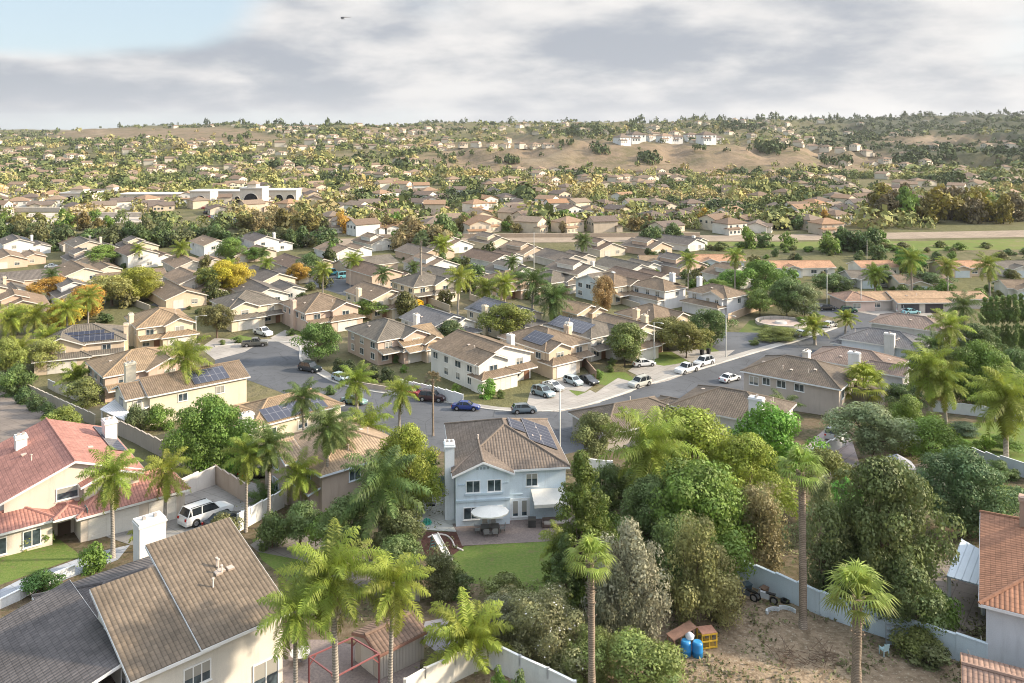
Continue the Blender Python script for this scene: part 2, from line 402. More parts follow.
def sheet(name, poly, dz, mat, world=False, thick=0, kind='structure', parent=None, color=None):
    """flat paving that follows the ground; poly in pixels (ground) or world xy"""
    pts = [(p[0], p[1]) for p in poly] if world else [tuple(G(*p)[:2]) for p in poly]
    mb = MB()
    lo = min(p[1] for p in pts); hi = max(p[1] for p in pts)
    ks = [lo - 1] + [y for y in YK if lo < y < hi] + [hi + 1]
    for a, b in zip(ks[:-1], ks[1:]):
        q = clipy(clipy(pts, a, True), b, False)
        if len(q) >= 3: mb.face([(x, y, zg(0, min(y, 519)) + dz) for x, y in q])
    if thick:
        for i in range(len(pts)):
            a, b = pts[i], pts[(i + 1) % len(pts)]
            za, zb = zg(0, a[1]) + dz, zg(0, b[1]) + dz
            mb.face([(a[0], a[1], za - thick), (b[0], b[1], zb - thick), (b[0], b[1], zb), (a[0], a[1], za)])
    o = mb.build(name, mat, parent, color)
    if kind: o['kind'] = kind
    return o
def offset_line(pts, d):
    out = []
    for i, p in enumerate(pts):
        a = Vector(pts[max(i - 1, 0)][:2]); b = Vector(pts[min(i + 1, len(pts) - 1)][:2]); t = (b - a).normalized()
        out.append((p[0] - t.y * d, p[1] + t.x * d))
    return out
def smooth_line(pts, n=6):
    """Catmull-Rom through the points"""
    out = []
    for i in range(len(pts) - 1):
        p0, p1, p2, p3 = [Vector(pts[min(max(j, 0), len(pts) - 1)][:2]) for j in (i - 1, i, i + 1, i + 2)]
        for k in range(n):
            t = k / n; out.append(tuple(.5 * ((2 * p1) + (p2 - p0) * t + (2 * p0 - 5 * p1 + 4 * p2 - p3) * t * t + (3 * p1 - p0 - 3 * p2 + p3) * t ** 3)))
    out.append(tuple(Vector(pts[-1][:2]))); return out
def strip(name, line, d0, d1, dz, mat, thick=0, color=None):
    a = offset_line(line, d0); b = offset_line(line, d1); mb = MB()
    for i in range(len(line) - 1):
        q = [a[i], a[i + 1], b[i + 1], b[i]]
        lo = min(p[1] for p in q); hi = max(p[1] for p in q)
        ks = [lo - 1] + [y for y in YK if lo < y < hi] + [hi + 1]
        for k0, k1 in zip(ks[:-1], ks[1:]):
            r = clipy(clipy(q, k0, True), k1, False)
            if len(r) >= 3: mb.face([(x, y, zg(0, y) + dz) for x, y in r])
        if thick:
            for e in (a, b):
                z0, z1 = zg(0, e[i][1]) + dz, zg(0, e[i + 1][1]) + dz
                mb.face([(*e[i], z0 - thick), (*e[i + 1], z1 - thick), (*e[i + 1], z1), (*e[i], z0)])
    return tag(mb.build(name, mat, None, color), kind='structure')

CONC = (.34, .32, .295)
far_edge = smooth_line([G(*p)[:2] for p in [(215,347),(262,342),(297,345),(301,362),(335,383),(385,394),(440,402),(500,411),(560,411),(600,402),(640,388),(700,370),(760,352),(800,341),(838,328)]])
asph = [p for p in far_edge] + [G(870,318)[:2], G(940,325)[:2], G(930,345)[:2], G(880,350)[:2], G(830,362)[:2], G(770,385)[:2], G(700,410)[:2], G(650,428)[:2], G(600,446)[:2], G(540,460)[:2], G(460,456)[:2], G(400,440)[:2], G(330,412)[:2], G(280,392)[:2], G(215,368)[:2]]
sheet('road', asph, .02, M['asphalt'], world=True)
sheet('cross_road', [(770,300),(830,304),(900,318),(960,334),(990,350),(960,352),(905,336),(850,320),(800,312)], .016, M['asphalt'])
sheet('side_road', [(712,347),(722,332),(768,333),(790,340),(770,350),(735,360)], .024, M['asphalt'])
strip('kerb', far_edge, 0, .45, .13, M['concrete'], .14, (.5, .48, .45))
strip('pavement', far_edge, .46, 2.1, .12, M['concrete'], .12, CONC)
near_edge = [p for p in smooth_line([G(*p)[:2] for p in [(930,345),(880,351),(830,364),(770,387),(700,412),(650,430),(600,449)]])]
strip('kerb', near_edge, 0, .45, .13, M['concrete'], .14, (.5, .48, .45))
strip('pavement', near_edge, .46, 2.1, .12, M['concrete'], .12, CONC)
for i, d in enumerate([[(530,392),(548,381),(562,384),(577,396),(590,390),(606,397),(600,403),(560,412),(525,411)],
          [(604,387),(618,378),(640,384),(632,392),(606,400),(590,396)],[(628,371),(640,362),(664,366),(690,362),(700,369),(668,381),(655,384)],
          [(690,362),(672,352),(690,347),(712,352),(735,350),(720,362)],[(270,338),(285,330),(318,344),(300,352)],[(200,348),(215,338),(262,342),(245,352),(215,360)],
          [(852,311),(858,306),(925,305),(935,318),(900,320)],[(390,345),(400,335),(450,340),(430,352)],[(560,389),(556,380),(575,374),(596,384),(585,392)]]):
    sheet('driveway', d, .028 + .002 * i, M['concrete'], color=(.35, .325, .30))
sheet('driveway', [(0,590),(20,580),(95,553),(130,545),(118,560),(70,578),(0,606)], .03, M['concrete'], color=(.36, .38, .42))
sheet('driveway', [(85,517),(165,496),(215,470),(262,486),(272,508),(240,530),(180,552),(130,545),(100,535)], .034, M['concrete'], color=(.27, .26, .25))
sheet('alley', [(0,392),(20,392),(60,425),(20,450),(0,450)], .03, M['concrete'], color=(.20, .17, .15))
for i, (d, m) in enumerate([([(0,530),(60,540),(82,556),(0,585)], 'lawn'), ([(0,425),(20,425),(50,445),(0,470)], 'lawn'),
          ([(252,540),(270,534),(310,548),(350,568),(365,580),(360,600),(300,590),(262,560)], 'lawn'),
          ([(440,552),(450,548),(520,541),(570,540),(580,580),(560,600),(500,590),(440,575)], 'lawn'),
          ([(910,424),(1100,420),(1100,520),(1010,470),(960,455),(905,450)], 'lawn'), ([(980,495),(1000,484),(1030,490),(1010,520),(985,515)], 'lawn'),
          ([(640,345),(660,352),(672,352),(692,362),(665,368),(640,362)], 'lawn'), ([(600,372),(625,372),(636,380),(612,386),(598,384)], 'lawn'), ([(560,392),(568,388),(590,392),(580,397)], 'lawn'),
          ([(215,343),(240,335),(262,340),(240,343)], 'lawn'), ([(275,334),(300,330),(320,338),(308,345)], 'lawn'),
          ([(690,345),(705,338),(722,350),(712,354)], 'lawn'), ([(736,335),(750,320),(800,318),(830,326),(800,338),(770,341)], 'lawn_dry')]):
    sheet('lawn', d, .012 + .0005 * i, M[m])
sheet('dirt_lot', [(640,600),(700,560),(760,575),(830,600),(900,630),(1000,670),(1000,760),(560,760),(600,640)], .01, M['dirt'])
sheet('yard_soil', [(150,480),(300,480),(450,450),(620,450),(700,430),(870,400),(960,395),(1040,400),(1250,560),(1250,790),(-150,790),(-150,500)], .004, M['yard'])
sheet('patio', [(416,498),(440,490),(456,500),(456,532),(425,530),(410,520)], .03, M['concrete'], color=(.42, .42, .40))
sheet('patio', [(456,531),(452,524),(560,512),(585,520),(580,540),(462,546)], .036, M['pavers'])
sheet('mulch_bed', [(425,532),(456,532),(464,547),(452,556),(430,560),(420,545)], .024, M['mulch'])
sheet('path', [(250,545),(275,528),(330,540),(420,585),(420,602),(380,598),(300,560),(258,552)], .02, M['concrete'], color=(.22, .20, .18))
sheet('patio', [(255,683),(290,640),(330,640),(420,660),(420,720),(200,740)], .03, M['pavers'])
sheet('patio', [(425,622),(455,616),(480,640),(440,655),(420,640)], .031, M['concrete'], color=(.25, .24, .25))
sheet('rock_garden', [(420,700),(440,683),(470,655),(560,690),(560,760),(420,760)], .026, M['dirt'])
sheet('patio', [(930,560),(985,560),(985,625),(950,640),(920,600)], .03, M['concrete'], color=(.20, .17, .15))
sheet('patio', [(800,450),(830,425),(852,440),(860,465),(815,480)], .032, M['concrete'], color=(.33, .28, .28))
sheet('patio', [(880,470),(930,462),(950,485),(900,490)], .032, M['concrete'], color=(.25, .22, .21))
# valley floor road, field and channel (D 300..400)
sheet('valley_road', [(330,239),(480,236),(760,235),(1100,229),(1100,236),(760,241),(480,243),(330,247)], .05, M['concrete'], color=(.30, .24, .185))
sheet('valley_road', [(-60,214),(150,212),(160,222),(-60,226)], .05, M['concrete'], color=(.50, .44, .38))
sheet('cross_road', [(632,270),(700,272),(770,278),(770,284),(700,280),(632,277)], .02, M['asphalt'])
sheet('driveway', [(655,266),(690,266),(694,272),(650,271)], .03, M['concrete'], color=(.45,.42,.39))
sheet('field', [(700,249),(705,242.5),(920,241),(1060,238),(1060,249),(930,251)], .04, M['field'])
sheet('parking_lot', [(200,222),(225,206),(262,205),(262,222)], .05, M['asphalt'])
# ------------------------------------------------------------------ houses
WCACHE = {}; HC = []
def window_meshes(w, h, mull):
    k = (round(w, 2), round(h, 2), mull)
    if k in WCACHE: return WCACHE[k]
    f = MB(); t = .09; d = .07
    f.box(-w/2 - t, -d, -h/2 - t, w/2 + t, 0, -h/2); f.box(-w/2 - t, -d, h/2, w/2 + t, 0, h/2 + t)
    f.box(-w/2 - t, -d, -h/2, -w/2, 0, h/2); f.box(w/2, -d, -h/2, w/2 + t, 0, h/2)
    for i in range(1, mull + 1):
        x = -w/2 + w * i / (mull + 1); f.box(x - .035, -d + .01, -h/2, x + .035, -.02, h/2)
    f.box(-w/2 - t - .06, -d - .05, -h/2 - t - .06, w/2 + t + .06, -.01, -h/2 - t - .003)
    g = MB(); g.face([(-w/2, -.025, -h/2), (w/2, -.025, -h/2), (w/2, -.025, h/2), (-w/2, -.025, h/2)])
    WCACHE[k] = (f.mesh('window_frame', [M['paint']]), g.mesh('pane', [M['glass']])); return WCACHE[k]
def add_window(par, pos, rz, w, h, mull=1, col=(.78, .78, .76), name='window'):
    a, b = window_meshes(w, h, mull)
    o = link(name, a, par, pos, (0, 0, rz), col); link('pane', b, o); return o
FACE = {'F': 0, 'R': math.pi / 2, 'B': math.pi, 'L': -math.pi / 2}
def facept(b, f, a):
    x0, y0, x1, y1 = b[:4]
    return {'F': (x0 + a, y0), 'R': (x1, y0 + a), 'B': (x1 - a, y1), 'L': (x0, y1 - a)}[f]
def facelen(b, f): return (b[2] - b[0]) if f in 'FB' else (b[3] - b[1])
def roof_planes(b):
    """planes of a block roof, dict side -> polygon; block = (x0,y0,x1,y1,h,type,pitch[,overhang])"""
    x0, y0, x1, y1, he, ty, pt = b[:7]; o = b[7] if len(b) > 7 else .45
    X0, Y0, X1, Y1 = x0 - o, y0 - o, x1 + o, y1 + o; ze = he - o * pt * .6
    if ty == 'F':
        return {'T': [(X0, Y0, he), (X1, Y0, he), (X1, Y1, he), (X0, Y1, he)]}, []
    if ty == 'S':   # shed, falling towards the front
        zt = he + (Y1 - Y0) * pt
        return {'F': [(X0, Y0, he), (X1, Y0, he), (X1, Y1, zt), (X0, Y1, zt)]}, []
    if ty == 'SL':
        zt = he + (X1 - X0) * pt
        return {'L': [(X0, Y1, he), (X0, Y0, he), (X1, Y0, zt), (X1, Y1, zt)]}, []
    if ty == 'X':
        ym = (Y0 + Y1) / 2; zr = ze + (Y1 - Y0) / 2 * pt
        return {'F': [(X0, Y0, ze), (X1, Y0, ze), (X1, ym, zr), (X0, ym, zr)], 'B': [(X1, Y1, ze), (X0, Y1, ze), (X0, ym, zr), (X1, ym, zr)]}, [((X0, ym, zr), (X1, ym, zr))]
    if ty == 'Y':
        xm = (X0 + X1) / 2; zr = ze + (X1 - X0) / 2 * pt
        return {'L': [(X0, Y1, ze), (X0, Y0, ze), (xm, Y0, zr), (xm, Y1, zr)], 'R': [(X1, Y0, ze), (X1, Y1, ze), (xm, Y1, zr), (xm, Y0, zr)]}, [((xm, Y0, zr), (xm, Y1, zr))]
    w, d = X1 - X0, Y1 - Y0
    if d <= w:
        ym = (Y0 + Y1) / 2; zr = ze + d / 2 * pt; a, c = X0 + d / 2, X1 - d / 2
        A, C = (a, ym, zr), (c, ym, zr)
        pl = {'F': [(X0, Y0, ze), (X1, Y0, ze), C, A], 'B': [(X1, Y1, ze), (X0, Y1, ze), A, C], 'L': [(X0, Y1, ze), (X0, Y0, ze), A], 'R': [(X1, Y0, ze), (X1, Y1, ze), C]}
    else:
        xm = (X0 + X1) / 2; zr = ze + w / 2 * pt; a, c = Y0 + w / 2, Y1 - w / 2
        A, C = (xm, a, zr), (xm, c, zr)
        pl = {'L': [(X0, Y1, ze), (X0, Y0, ze), A, C], 'R': [(X1, Y0, ze), (X1, Y1, ze), C, A], 'F': [(X0, Y0, ze), (X1, Y0, ze), A], 'B': [(X1, Y1, ze), (X0, Y1, ze), C]}
    e = [((X0, Y0, ze), A), ((X1, Y1, ze), C), (A, C)]
    e += [((X1, Y0, ze), C), ((X0, Y1, ze), A)] if d <= w else [((X1, Y0, ze), A), ((X0, Y1, ze), C)]
    return pl, e
def plane_pt(pl, u, v):
    """point on a roof plane: u along the eave 0..1, v up the slope 0..1"""
    p = [Vector(q) for q in pl]; a = p[0].lerp(p[1], u)
    top = (p[3].lerp(p[2], u)) if len(p) == 4 else p[2]
    e = (p[1] - p[0]).normalized(); n = (p[1] - p[0]).cross(p[2] - p[0]).normalized()
    s = n.cross(e).normalized(); H = (p[2] - p[0]).dot(s)
    return a + s * (H * v), e, s, n
def house(label, pix, h, rot, blocks, wall=(.62, .55, .45), roof=(.20, .16, .13), trim=(.75, .73, .70), wins=(), garages=(), doors=(), chim=(), solar=(), vents=3, origin=None, cat='house', group=None, name='house', ridge=None, fasc=True, foot=1.6, roof2=None):
    z = 0.0
    if origin is None:
        g = G(pix[0], pix[1], h); origin = (g.x, g.y)
        z = zg(g.x, g.y + 3) if h else g.z
        # keep the eave corner on its pixel with the final pad height
        D = F * (CAMZ - z - h) / (pix[1] - HY); origin = ((pix[0] - 512) * D / F, D)
        z = zg(0, D + 3) if h else g.z
    else: z = zg(*origin)
    root = empty(name, (origin[0], origin[1], z), R(rot), label, cat, group)
    b_ = blocks[0]; cx, cy = (b_[0] + b_[2]) / 2, (b_[1] + b_[3]) / 2; HC.append((origin[0] + cx * math.cos(R(rot)) - cy * math.sin(R(rot)), origin[1] + cx * math.sin(R(rot)) + cy * math.cos(R(rot))))
    w = MB(); rfs = {}; fs = MB(); ridge = ridge or tuple(min(.6, c * 1.5 + .05) for c in roof)
    for k, b in enumerate(blocks):
        s = .003 * k; x0, y0, x1, y1, he = b[0] + s, b[1] + s, b[2] - s, b[3] - s, b[4]
        pt = b[6]; ty = b[5]; zb = -foot if len(b) < 9 else b[8]
        he2 = he - .02
        w.face([(x0, y0, zb), (x1, y0, zb), (x1, y0, he2), (x0, y0, he2)]); w.face([(x1, y0, zb), (x1, y1, zb), (x1, y1, he2), (x1, y0, he2)])
        w.face([(x1, y1, zb), (x0, y1, zb), (x0, y1, he2), (x1, y1, he2)]); w.face([(x0, y1, zb), (x0, y0, zb), (x0, y0, he2), (x0, y1, he2)])
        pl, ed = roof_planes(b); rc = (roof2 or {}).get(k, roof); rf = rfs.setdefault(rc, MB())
        if ty == 'X':
            ym = (y0 + y1) / 2; zr = he + (y1 - y0) / 2 * pt
            for x in (x0, x1): w.face([(x, y0, he2), (x, y1, he2), (x, ym, zr)])
        if ty == 'S':
            zt = he + (y1 - y0) * pt
            for x in (x0, x1): w.face([(x, y0, he2), (x, y1, he2), (x, y1, zt)])
            w.face([(x0, y1, he2), (x1, y1, he2), (x1, y1, zt), (x0, y1, zt)])
        if ty == 'Y':
            xm = (x0 + x1) / 2; zr = he + (x1 - x0) / 2 * pt
            for y in (y0, y1): w.face([(x0, y, he2), (x1, y, he2), (xm, y, zr)])
        dz = .004 * k
        for sd_, q in pl.items():
            q = [Vector(p) + Vector((0, 0, dz)) for p in q]; e = (q[1] - q[0]).normalized(); n = (q[1] - q[0]).cross(q[2] - q[0]).normalized(); sl_ = n.cross(e)
            uv = [((p - q[0]).dot(e) + 31 * k, (p - q[0]).dot(sl_)) for p in q]
            rf.slab(q, .13, 0, uv, 0)
            for i in range(len(q)):
                a, c = q[i], q[(i + 1) % len(q)]
                if ty in 'FSSL' or abs(a.z - c.z) < .01 and a.z < q[2].z - .05 or (ty in 'XY' and abs(a.z - c.z) > .1):
                    if not fasc: continue
                    out = (c - a).cross(Vector((0, 0, 1))).normalized() * .035; up = Vector((0, 0, .10))
                    fs.hexa([a - out * .0 + Vector((0,0,-.12)), c + Vector((0,0,-.12)), c + out + Vector((0,0,-.12)), a + out + Vector((0,0,-.12)), a + up, c + up, c + out + up, a + out + up])
        for a, c in ed:
            a = Vector(a) + Vector((0, 0, .13 + dz)); c = Vector(c) + Vector((0, 0, .13 + dz)); rf.tube([a, c], [.14, .14], 6, 1, False)
    w.build('wall', M['stucco'], root, wall)
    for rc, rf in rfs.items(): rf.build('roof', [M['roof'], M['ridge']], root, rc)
    if fasc and fs.f: fs.build('fascia', M['paint'], root, trim)
    for x in wins:      # (block, face, along, z, w, h[, mullions])
        b = blocks[x[0]]; p = facept(b, x[1], x[2]); add_window(root, (p[0], p[1], x[3]), FACE[x[1]], x[4], x[5], x[6] if len(x) > 6 else 1, trim)
    for x in garages:   # (block, face, along, w[, colour])
        b = blocks[x[0]]; p = facept(b, x[1], x[2]); wd = x[3]; g = MB()
        g.box(-wd/2 - .1, -.05, 0, -wd/2, .0, 2.25); g.box(wd/2, -.05, 0, wd/2 + .1, .0, 2.25); g.box(-wd/2 - .1, -.05, 2.15, wd/2 + .1, .0, 2.27)
        for i in range(4):
            for j in range(max(2, int(wd / 1.2))):
                n = max(2, int(wd / 1.2)); a0 = -wd/2 + wd * j / n; g.box(a0 + .05, -.04, .03 + i * .53, a0 + wd / n - .05, .0, .50 + i * .53)
        g.box(-wd/2, -.02, -.6, wd/2, 0, 2.15)
        g.build('garage_door', M['paint'], root, x[4] if len(x) > 4 else (.72, .68, .60), (p[0], p[1], 0), (0, 0, FACE[x[1]]))
    for x in doors:     # (block, face, along, w, h, glass?, colour)
        b = blocks[x[0]]; p = facept(b, x[1], x[2])
        if x[5]:
            add_window(root, (p[0], p[1], x[4] / 2 + .12), FACE[x[1]], x[3], x[4], int(x[3] / .9) - 1 if x[3] > 1 else 0, x[6], 'door')
        else:
            g = MB(); g.box(-x[3]/2 - .1, -.05, -.3, -x[3]/2, 0, x[4] + .1); g.box(x[3]/2, -.05, -.3, x[3]/2 + .1, 0, x[4] + .1); g.box(-x[3]/2, -.05, x[4], x[3]/2, 0, x[4] + .1); g.box(-x[3]/2, -.025, -.3, x[3]/2, 0, x[4])
            for zz_ in (.25, 1.15): g.box(-x[3]/2 + .12, -.04, zz_, x[3]/2 - .12, -.02, zz_ + .75)
            g.build('door', M['paint'], root, x[6], (p[0], p[1], 0), (0, 0, FACE[x[1]]))
    for x in chim:      # (x, y, w, d, top[, colour])
        g = MB(); a, c, wd, d, t = x[:5]
        g.box(a - wd/2, c - d/2, -foot, a + wd/2, c + d/2, t - .35); g.box(a - wd/2 - .1, c - d/2 - .1, t - .35, a + wd/2 + .1, c + d/2 + .1, t - .2); g.box(a - wd/2 - .03, c - d/2 - .03, t - .2, a + wd/2 + .03, c + d/2 + .03, t)
        ch = g.build('chimney', M['stucco'], root, x[5] if len(x) > 5 else tuple(min(.8, q * 1.12) for q in wall))
        for i in (-1, 1):
            g = MB(); g.box(a + i * wd * .22 - .13, c - .15, t, a + i * wd * .22 + .13, c + .15, t + .25); g.build('chimney_cap', M['metal'], ch, (.35, .32, .30))
    for x in solar:     # (block, side, u0, v0, u1, v1)
        b = blocks[x[0]]; pl, _ = roof_planes(b); q = pl[x[1]]; g = MB()
        P0, e, s_, n = plane_pt(q, x[2], x[3]); P1, _, _, _ = plane_pt(q, x[4], x[3]); H = (plane_pt(q, x[2], x[5])[0] - P0).length; Wd = (P1 - P0).length
        n = n if n.z > 0 else -n; P0 = P0 + n * .26
        c4 = [P0, P0 + e * Wd, P0 + e * Wd + s_ * H, P0 + s_ * H]
        g.face(c4, 0, [(0, 0), (Wd, 0), (Wd, H), (0, H)])
        low = [p - n * .06 for p in c4]
        for i in range(4): g.face([low[i], low[(i + 1) % 4], c4[(i + 1) % 4], c4[i]], 1)
        for i in range(int(Wd) + 1):
            a = P0 + e * min(Wd, i) - n * .06; g.bar(a + s_ * .1, a + s_ * .1 - n * .13, .05, .05, 1); 
        g.build('solar_panel', [M['solar'], M['metal']], root, (.12, .12, .13))
    rr = random.Random(label)
    for i in range(vents):
        b = blocks[0]; pl, _ = roof_planes(b); sd_ = rr.choice(list(pl)); q = pl[sd_]
        if len(q) < 4 and rr.random() < .5: sd_ = list(pl)[0]; q = pl[sd_]
        p, e, s_, n = plane_pt(q, rr.uniform(.3, .7), rr.uniform(.35, .6) if len(q) == 4 else .4); g = MB()
        if i % 2: g.tube([p, p + Vector((0, 0, .75))], [.06, .06], 6, 0, True); g.tube([p + Vector((0, 0, .72)), p + Vector((0, 0, .8))], [.11, .11], 6, 0)
        else:
            n = n if n.z > 0 else -n; a = p + n * .13; g.hexa([a - e*.25, a + e*.25, a + e*.25 + s_*.5, a - e*.25 + s_*.5, a - e*.25 + n*.16, a + e*.25 + n*.16, a + e*.2 + s_*.5 + n*.03, a - e*.2 + s_*.5 + n*.03])
        g.build('roof_vent', M['metal'], root, (.5, .42, .36))
    return root
def auto_wins(blocks, seed, faces='FLR', skip=()):
    rr = random.Random(seed); out = []
    for i, b in enumerate(blocks):
        for f in faces:
            if (i, f) in skip: continue
            L = facelen(b, f)
            if L < 2.2: continue
            n = max(1, int(L / 3.4))
            for k in range(n):
                a = L * (k + .5) / n + rr.uniform(-.2, .2)
                if b[4] > 4.3:
                    out.append((i, f, a, b[4] - 1.25, rr.choice([1.5, 1.2, 1.8]) if L > 3 else 1.0, 1.15))
                    if rr.random() < .7: out.append((i, f, a, 1.5, rr.choice([1.5, 1.2]), 1.2))
                elif rr.random() < .7: out.append((i, f, a, min(1.5, b[4] - 1.1), 1.4, 1.1))
    return out
def tract(label, pix, h=5.0, rot=38, W_=9.5, Dp=11, v=0, wall=(.60, .52, .43), roof=(.17, .14, .12), trim=(.75, .73, .70), solar=(), chim=True, group=None, mirror=False, garcol=(.7, .66, .6), **k):
    """two storey tract house: hipped main block, gabled bump, garage wing, porch roof"""
    W_ *= 1.2; Dp *= 1.2
    x = (lambda a, b_: (W_ - b_, W_ - a)) if mirror else (lambda a, b_: (a, b_))
    g0, g1 = x(W_ * .48, W_ - .15); q0, q1 = x(W_ * .40, W_ + .25); p0, p1 = x(.3, W_ * .40 - .05)
    B = [(0, 0, W_, Dp, h, ['H', 'H', 'Y', 'X'][v % 4], [.40, .36, .34, .38][v % 4]), (g0, -1.0, g1, 4, h - .02, 'Y', .42), (q0, -2.6, q1, 1.0, 2.75, 'H', .36), (p0, -1.9, p1, 1.0, 2.6, 'X' if v % 2 else 'S', .3 if v % 2 else .22, .3, 2.3)]
    wi = [(1, 'F', (g1 - g0) * .5, h - 1.2, 1.7, 1.2), (0, 'F', (p0 + p1) / 2, h - 1.25, 1.5, 1.2), (0, 'F', (p0 + p1) / 2 - .8, 1.5, 1.4, 1.3)]
    wi += auto_wins([B[0]], label, 'LR')
    ch = [(-.35 if not mirror else W_ + .35, Dp * .45, .9, 1.5, h + 2.1)] if chim else []
    return house(label, pix, h, rot, B, wall, roof, trim, wi, [(2, 'F', (q1 - q0) * .5, min(4.9, q1 - q0 - .8), garcol)], [(0, 'F', p1 - .7, 1.0, 2.1, False, (.25, .13, .08))], ch, solar, 2, group=group, **k)
TR = {'tan': (.62, .50, .38), 'cream': (.66, .58, .45), 'white': (.72, .70, .66), 'blue': (.62, .68, .72), 'pink': (.58, .44, .36), 'brown': (.42, .33, .27), 'grey': (.48, .46, .44)}
RF = {'grey': (.168, .148, .124), 'brown': (.215, .163, .118), 'tan': (.30, .22, .145), 'red': (.40, .20, .165), 'orange': (.46, .27, .17), 'slate': (.17, .165, .17)}
# --- the houses one can tell apart
# subject house: pale blue, two storeys
B = [(0, .9, 11.9, 14.6, 5.5, 'H', .40, .45), (0, 0, 5.7, 6, 5.5, 'Y', .42, .45)]
subj = house('light blue two storey house with white patio umbrella and awning behind it', (456, 527), 0, 7.5, B, (.70, .79, .87), (.185, .15, .125), (.80, .82, .84),
  wins=[(1, 'F', 1.8, 4.15, 1.35, 1.15), (1, 'F', 4.05, 4.15, 1.35, 1.15), (1, 'F', 1.6, 1.35, 1.5, 1.15), (1, 'F', 4.1, 1.35, 1.5, 1.15), (0, 'F', 8.2, 4.15, 1.15, 1.25)],
  doors=[(0, 'F', 6.9, 1.95, 2.15, False, (.8, .82, .84))], chim=[(-.55, 2.6, 1.0, 1.5, 8.0, (.72, .76, .80))], solar=[(0, 'R', .26, .12, .74, .62), (0, 'R', .40, .64, .62, .92)], vents=4)
for dx in (6.42, 7.38): add_window(subj, (dx, .855, 1.18), 0, .52, 1.6, 0, (.8, .82, .84), 'glazed_leaf')
g = MB(); g.box(.0, -.10, 2.55, 5.75, -.003, 2.78); g.box(.9, -.14, 3.25, 5.0, -.003, 3.45); g.box(.2, -.07, 4.3, .95, -.004, 4.45); g.box(5.0, -.07, 4.3, 5.55, -.004, 4.45); g.box(5.755, .80, 2.62, 7.2, .895, 2.75); g.build('wall_band', M['stucco'], subj, (.50, .60, .68))
g = MB()
for i in range(4): g.box(2.15 + i * .36, -.03, 5.9, 2.4 + i * .36, -.004, 6.15)
g.build('gable_vent', M['metal'], subj, (.35, .42, .48))
# awning is fixed to the wall
g = MB(); g.slab([(8.1, -1.5, 2.45), (11.9, -1.5, 2.45), (11.9, .85, 3.1), (8.1, .85, 3.1)], .05)
g.box(8.1, -1.53, 2.15, 11.9, -1.5, 2.48); aw = g.build('awning', M['stucco'], subj, (.66, .64, .60))
for ax in (8.25, 11.75): g = MB(); g.bar((ax, -1.45, 2.42), (ax, .85, 2.1), .05, .05); g.build('awning_arm', M['metal'], aw, (.6, .6, .6))

# big brown roofed house, bottom left
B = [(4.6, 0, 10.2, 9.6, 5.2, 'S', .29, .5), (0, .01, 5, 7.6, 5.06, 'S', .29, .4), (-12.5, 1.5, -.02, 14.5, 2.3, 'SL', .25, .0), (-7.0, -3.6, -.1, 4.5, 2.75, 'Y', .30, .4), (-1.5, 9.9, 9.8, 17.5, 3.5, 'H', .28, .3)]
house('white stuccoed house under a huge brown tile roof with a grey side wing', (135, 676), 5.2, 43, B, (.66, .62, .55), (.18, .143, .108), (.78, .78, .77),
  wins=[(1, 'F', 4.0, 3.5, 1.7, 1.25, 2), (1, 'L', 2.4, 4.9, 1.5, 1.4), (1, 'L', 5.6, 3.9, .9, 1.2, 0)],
  doors=[(0, 'F', 4.3, 1.8, 2.1, True, (.75, .75, .74))], chim=[(7.5, 19, 2.2, 1.6, 6.3, (.74, .72, .68))], vents=8, roof2={2: (.125, .115, .115), 3: (.16, .13, .115), 4: (.125, .115, .115)}, origin=None)  # wing and rear roof: shade of their slopes put into a darker tile colour
# red tiled house, left
B = [(0, 0, 12.5, 15, 4.9, 'Y', .38, .5), (6.2, -3.2, 16.4, 3.6, 2.75, 'H', .36, .45), (7.0, -.9, 12.3, 5, 4.85, 'Y', .36, .4), (-3.5, -2.0, 3.9, 2.5, 2.8, 'H', .36, .45), (4.2, -2.6, 6.6, .5, 2.9, 'H', .3, .4, 2.4)]
house('two storey house with bright red tile roof, white gable and three car garage', (4, 501), 4.9, 39, B, (.66, .58, .50), RF['red'], (.80, .79, .76),
  wins=[(0, 'F', 5.6, 4.2, 1.9, 1.1, 0), (3, 'F', 2.2, 1.4, 2.4, 1.5), (3, 'F', 5.6, 1.4, 1.4, 1.5), (2, 'F', 2.6, 3.9, 1.5, 1.0)], garages=[(1, 'F', 3.1, 4.6, (.76, .72, .66)), (1, 'F', 7.9, 2.6, (.76, .72, .66))],
  doors=[(0, 'F', 5.3, 1.0, 2.1, False, (.12, .08, .06))], chim=[(12.0, 10.5, 1.3, 1.7, 7.5, (.78, .76, .73)), (3.0, 11, 1.1, 1.1, 7.6, (.74, .72, .70))], solar=[(0, 'R', .36, .06, .93, .30)], vents=3)
# right edge red tile house
B = [(0, 0, 14, 16, 5.2, 'H', .42, .45)]
house('white house with orange red tile roof at the right edge', (986, 602), 5.2, -30, B, (.60, .62, .66), (.33, .17, .11), (.76, .76, .78), wins=[(0, 'R', 3, 3.8, 1.2, 1.2)], chim=[(3.6, 12.2, 2.2, .9, 9.0, (.42, .30, .24))], vents=5)
o = house('low brown roofed annex with white skylight in the lower right corner', (968, 700), 2.2, -28, [(0, 0, 9, 5, 2.2, 'X', .3, .35)], (.6, .6, .62), (.30, .20, .16), (.55, .30, .16), vents=1)
g = MB(); g.hexa([(3, 1.0, 2.75), (5, 1.0, 2.75), (5, 1.9, 3.0), (3, 1.9, 3.0), (3.1, 1.05, 2.95), (4.9, 1.05, 2.95), (4.9, 1.85, 3.2), (3.1, 1.85, 3.2)]); g.build('skylight', M['plastic'], o, (.75, .78, .82))

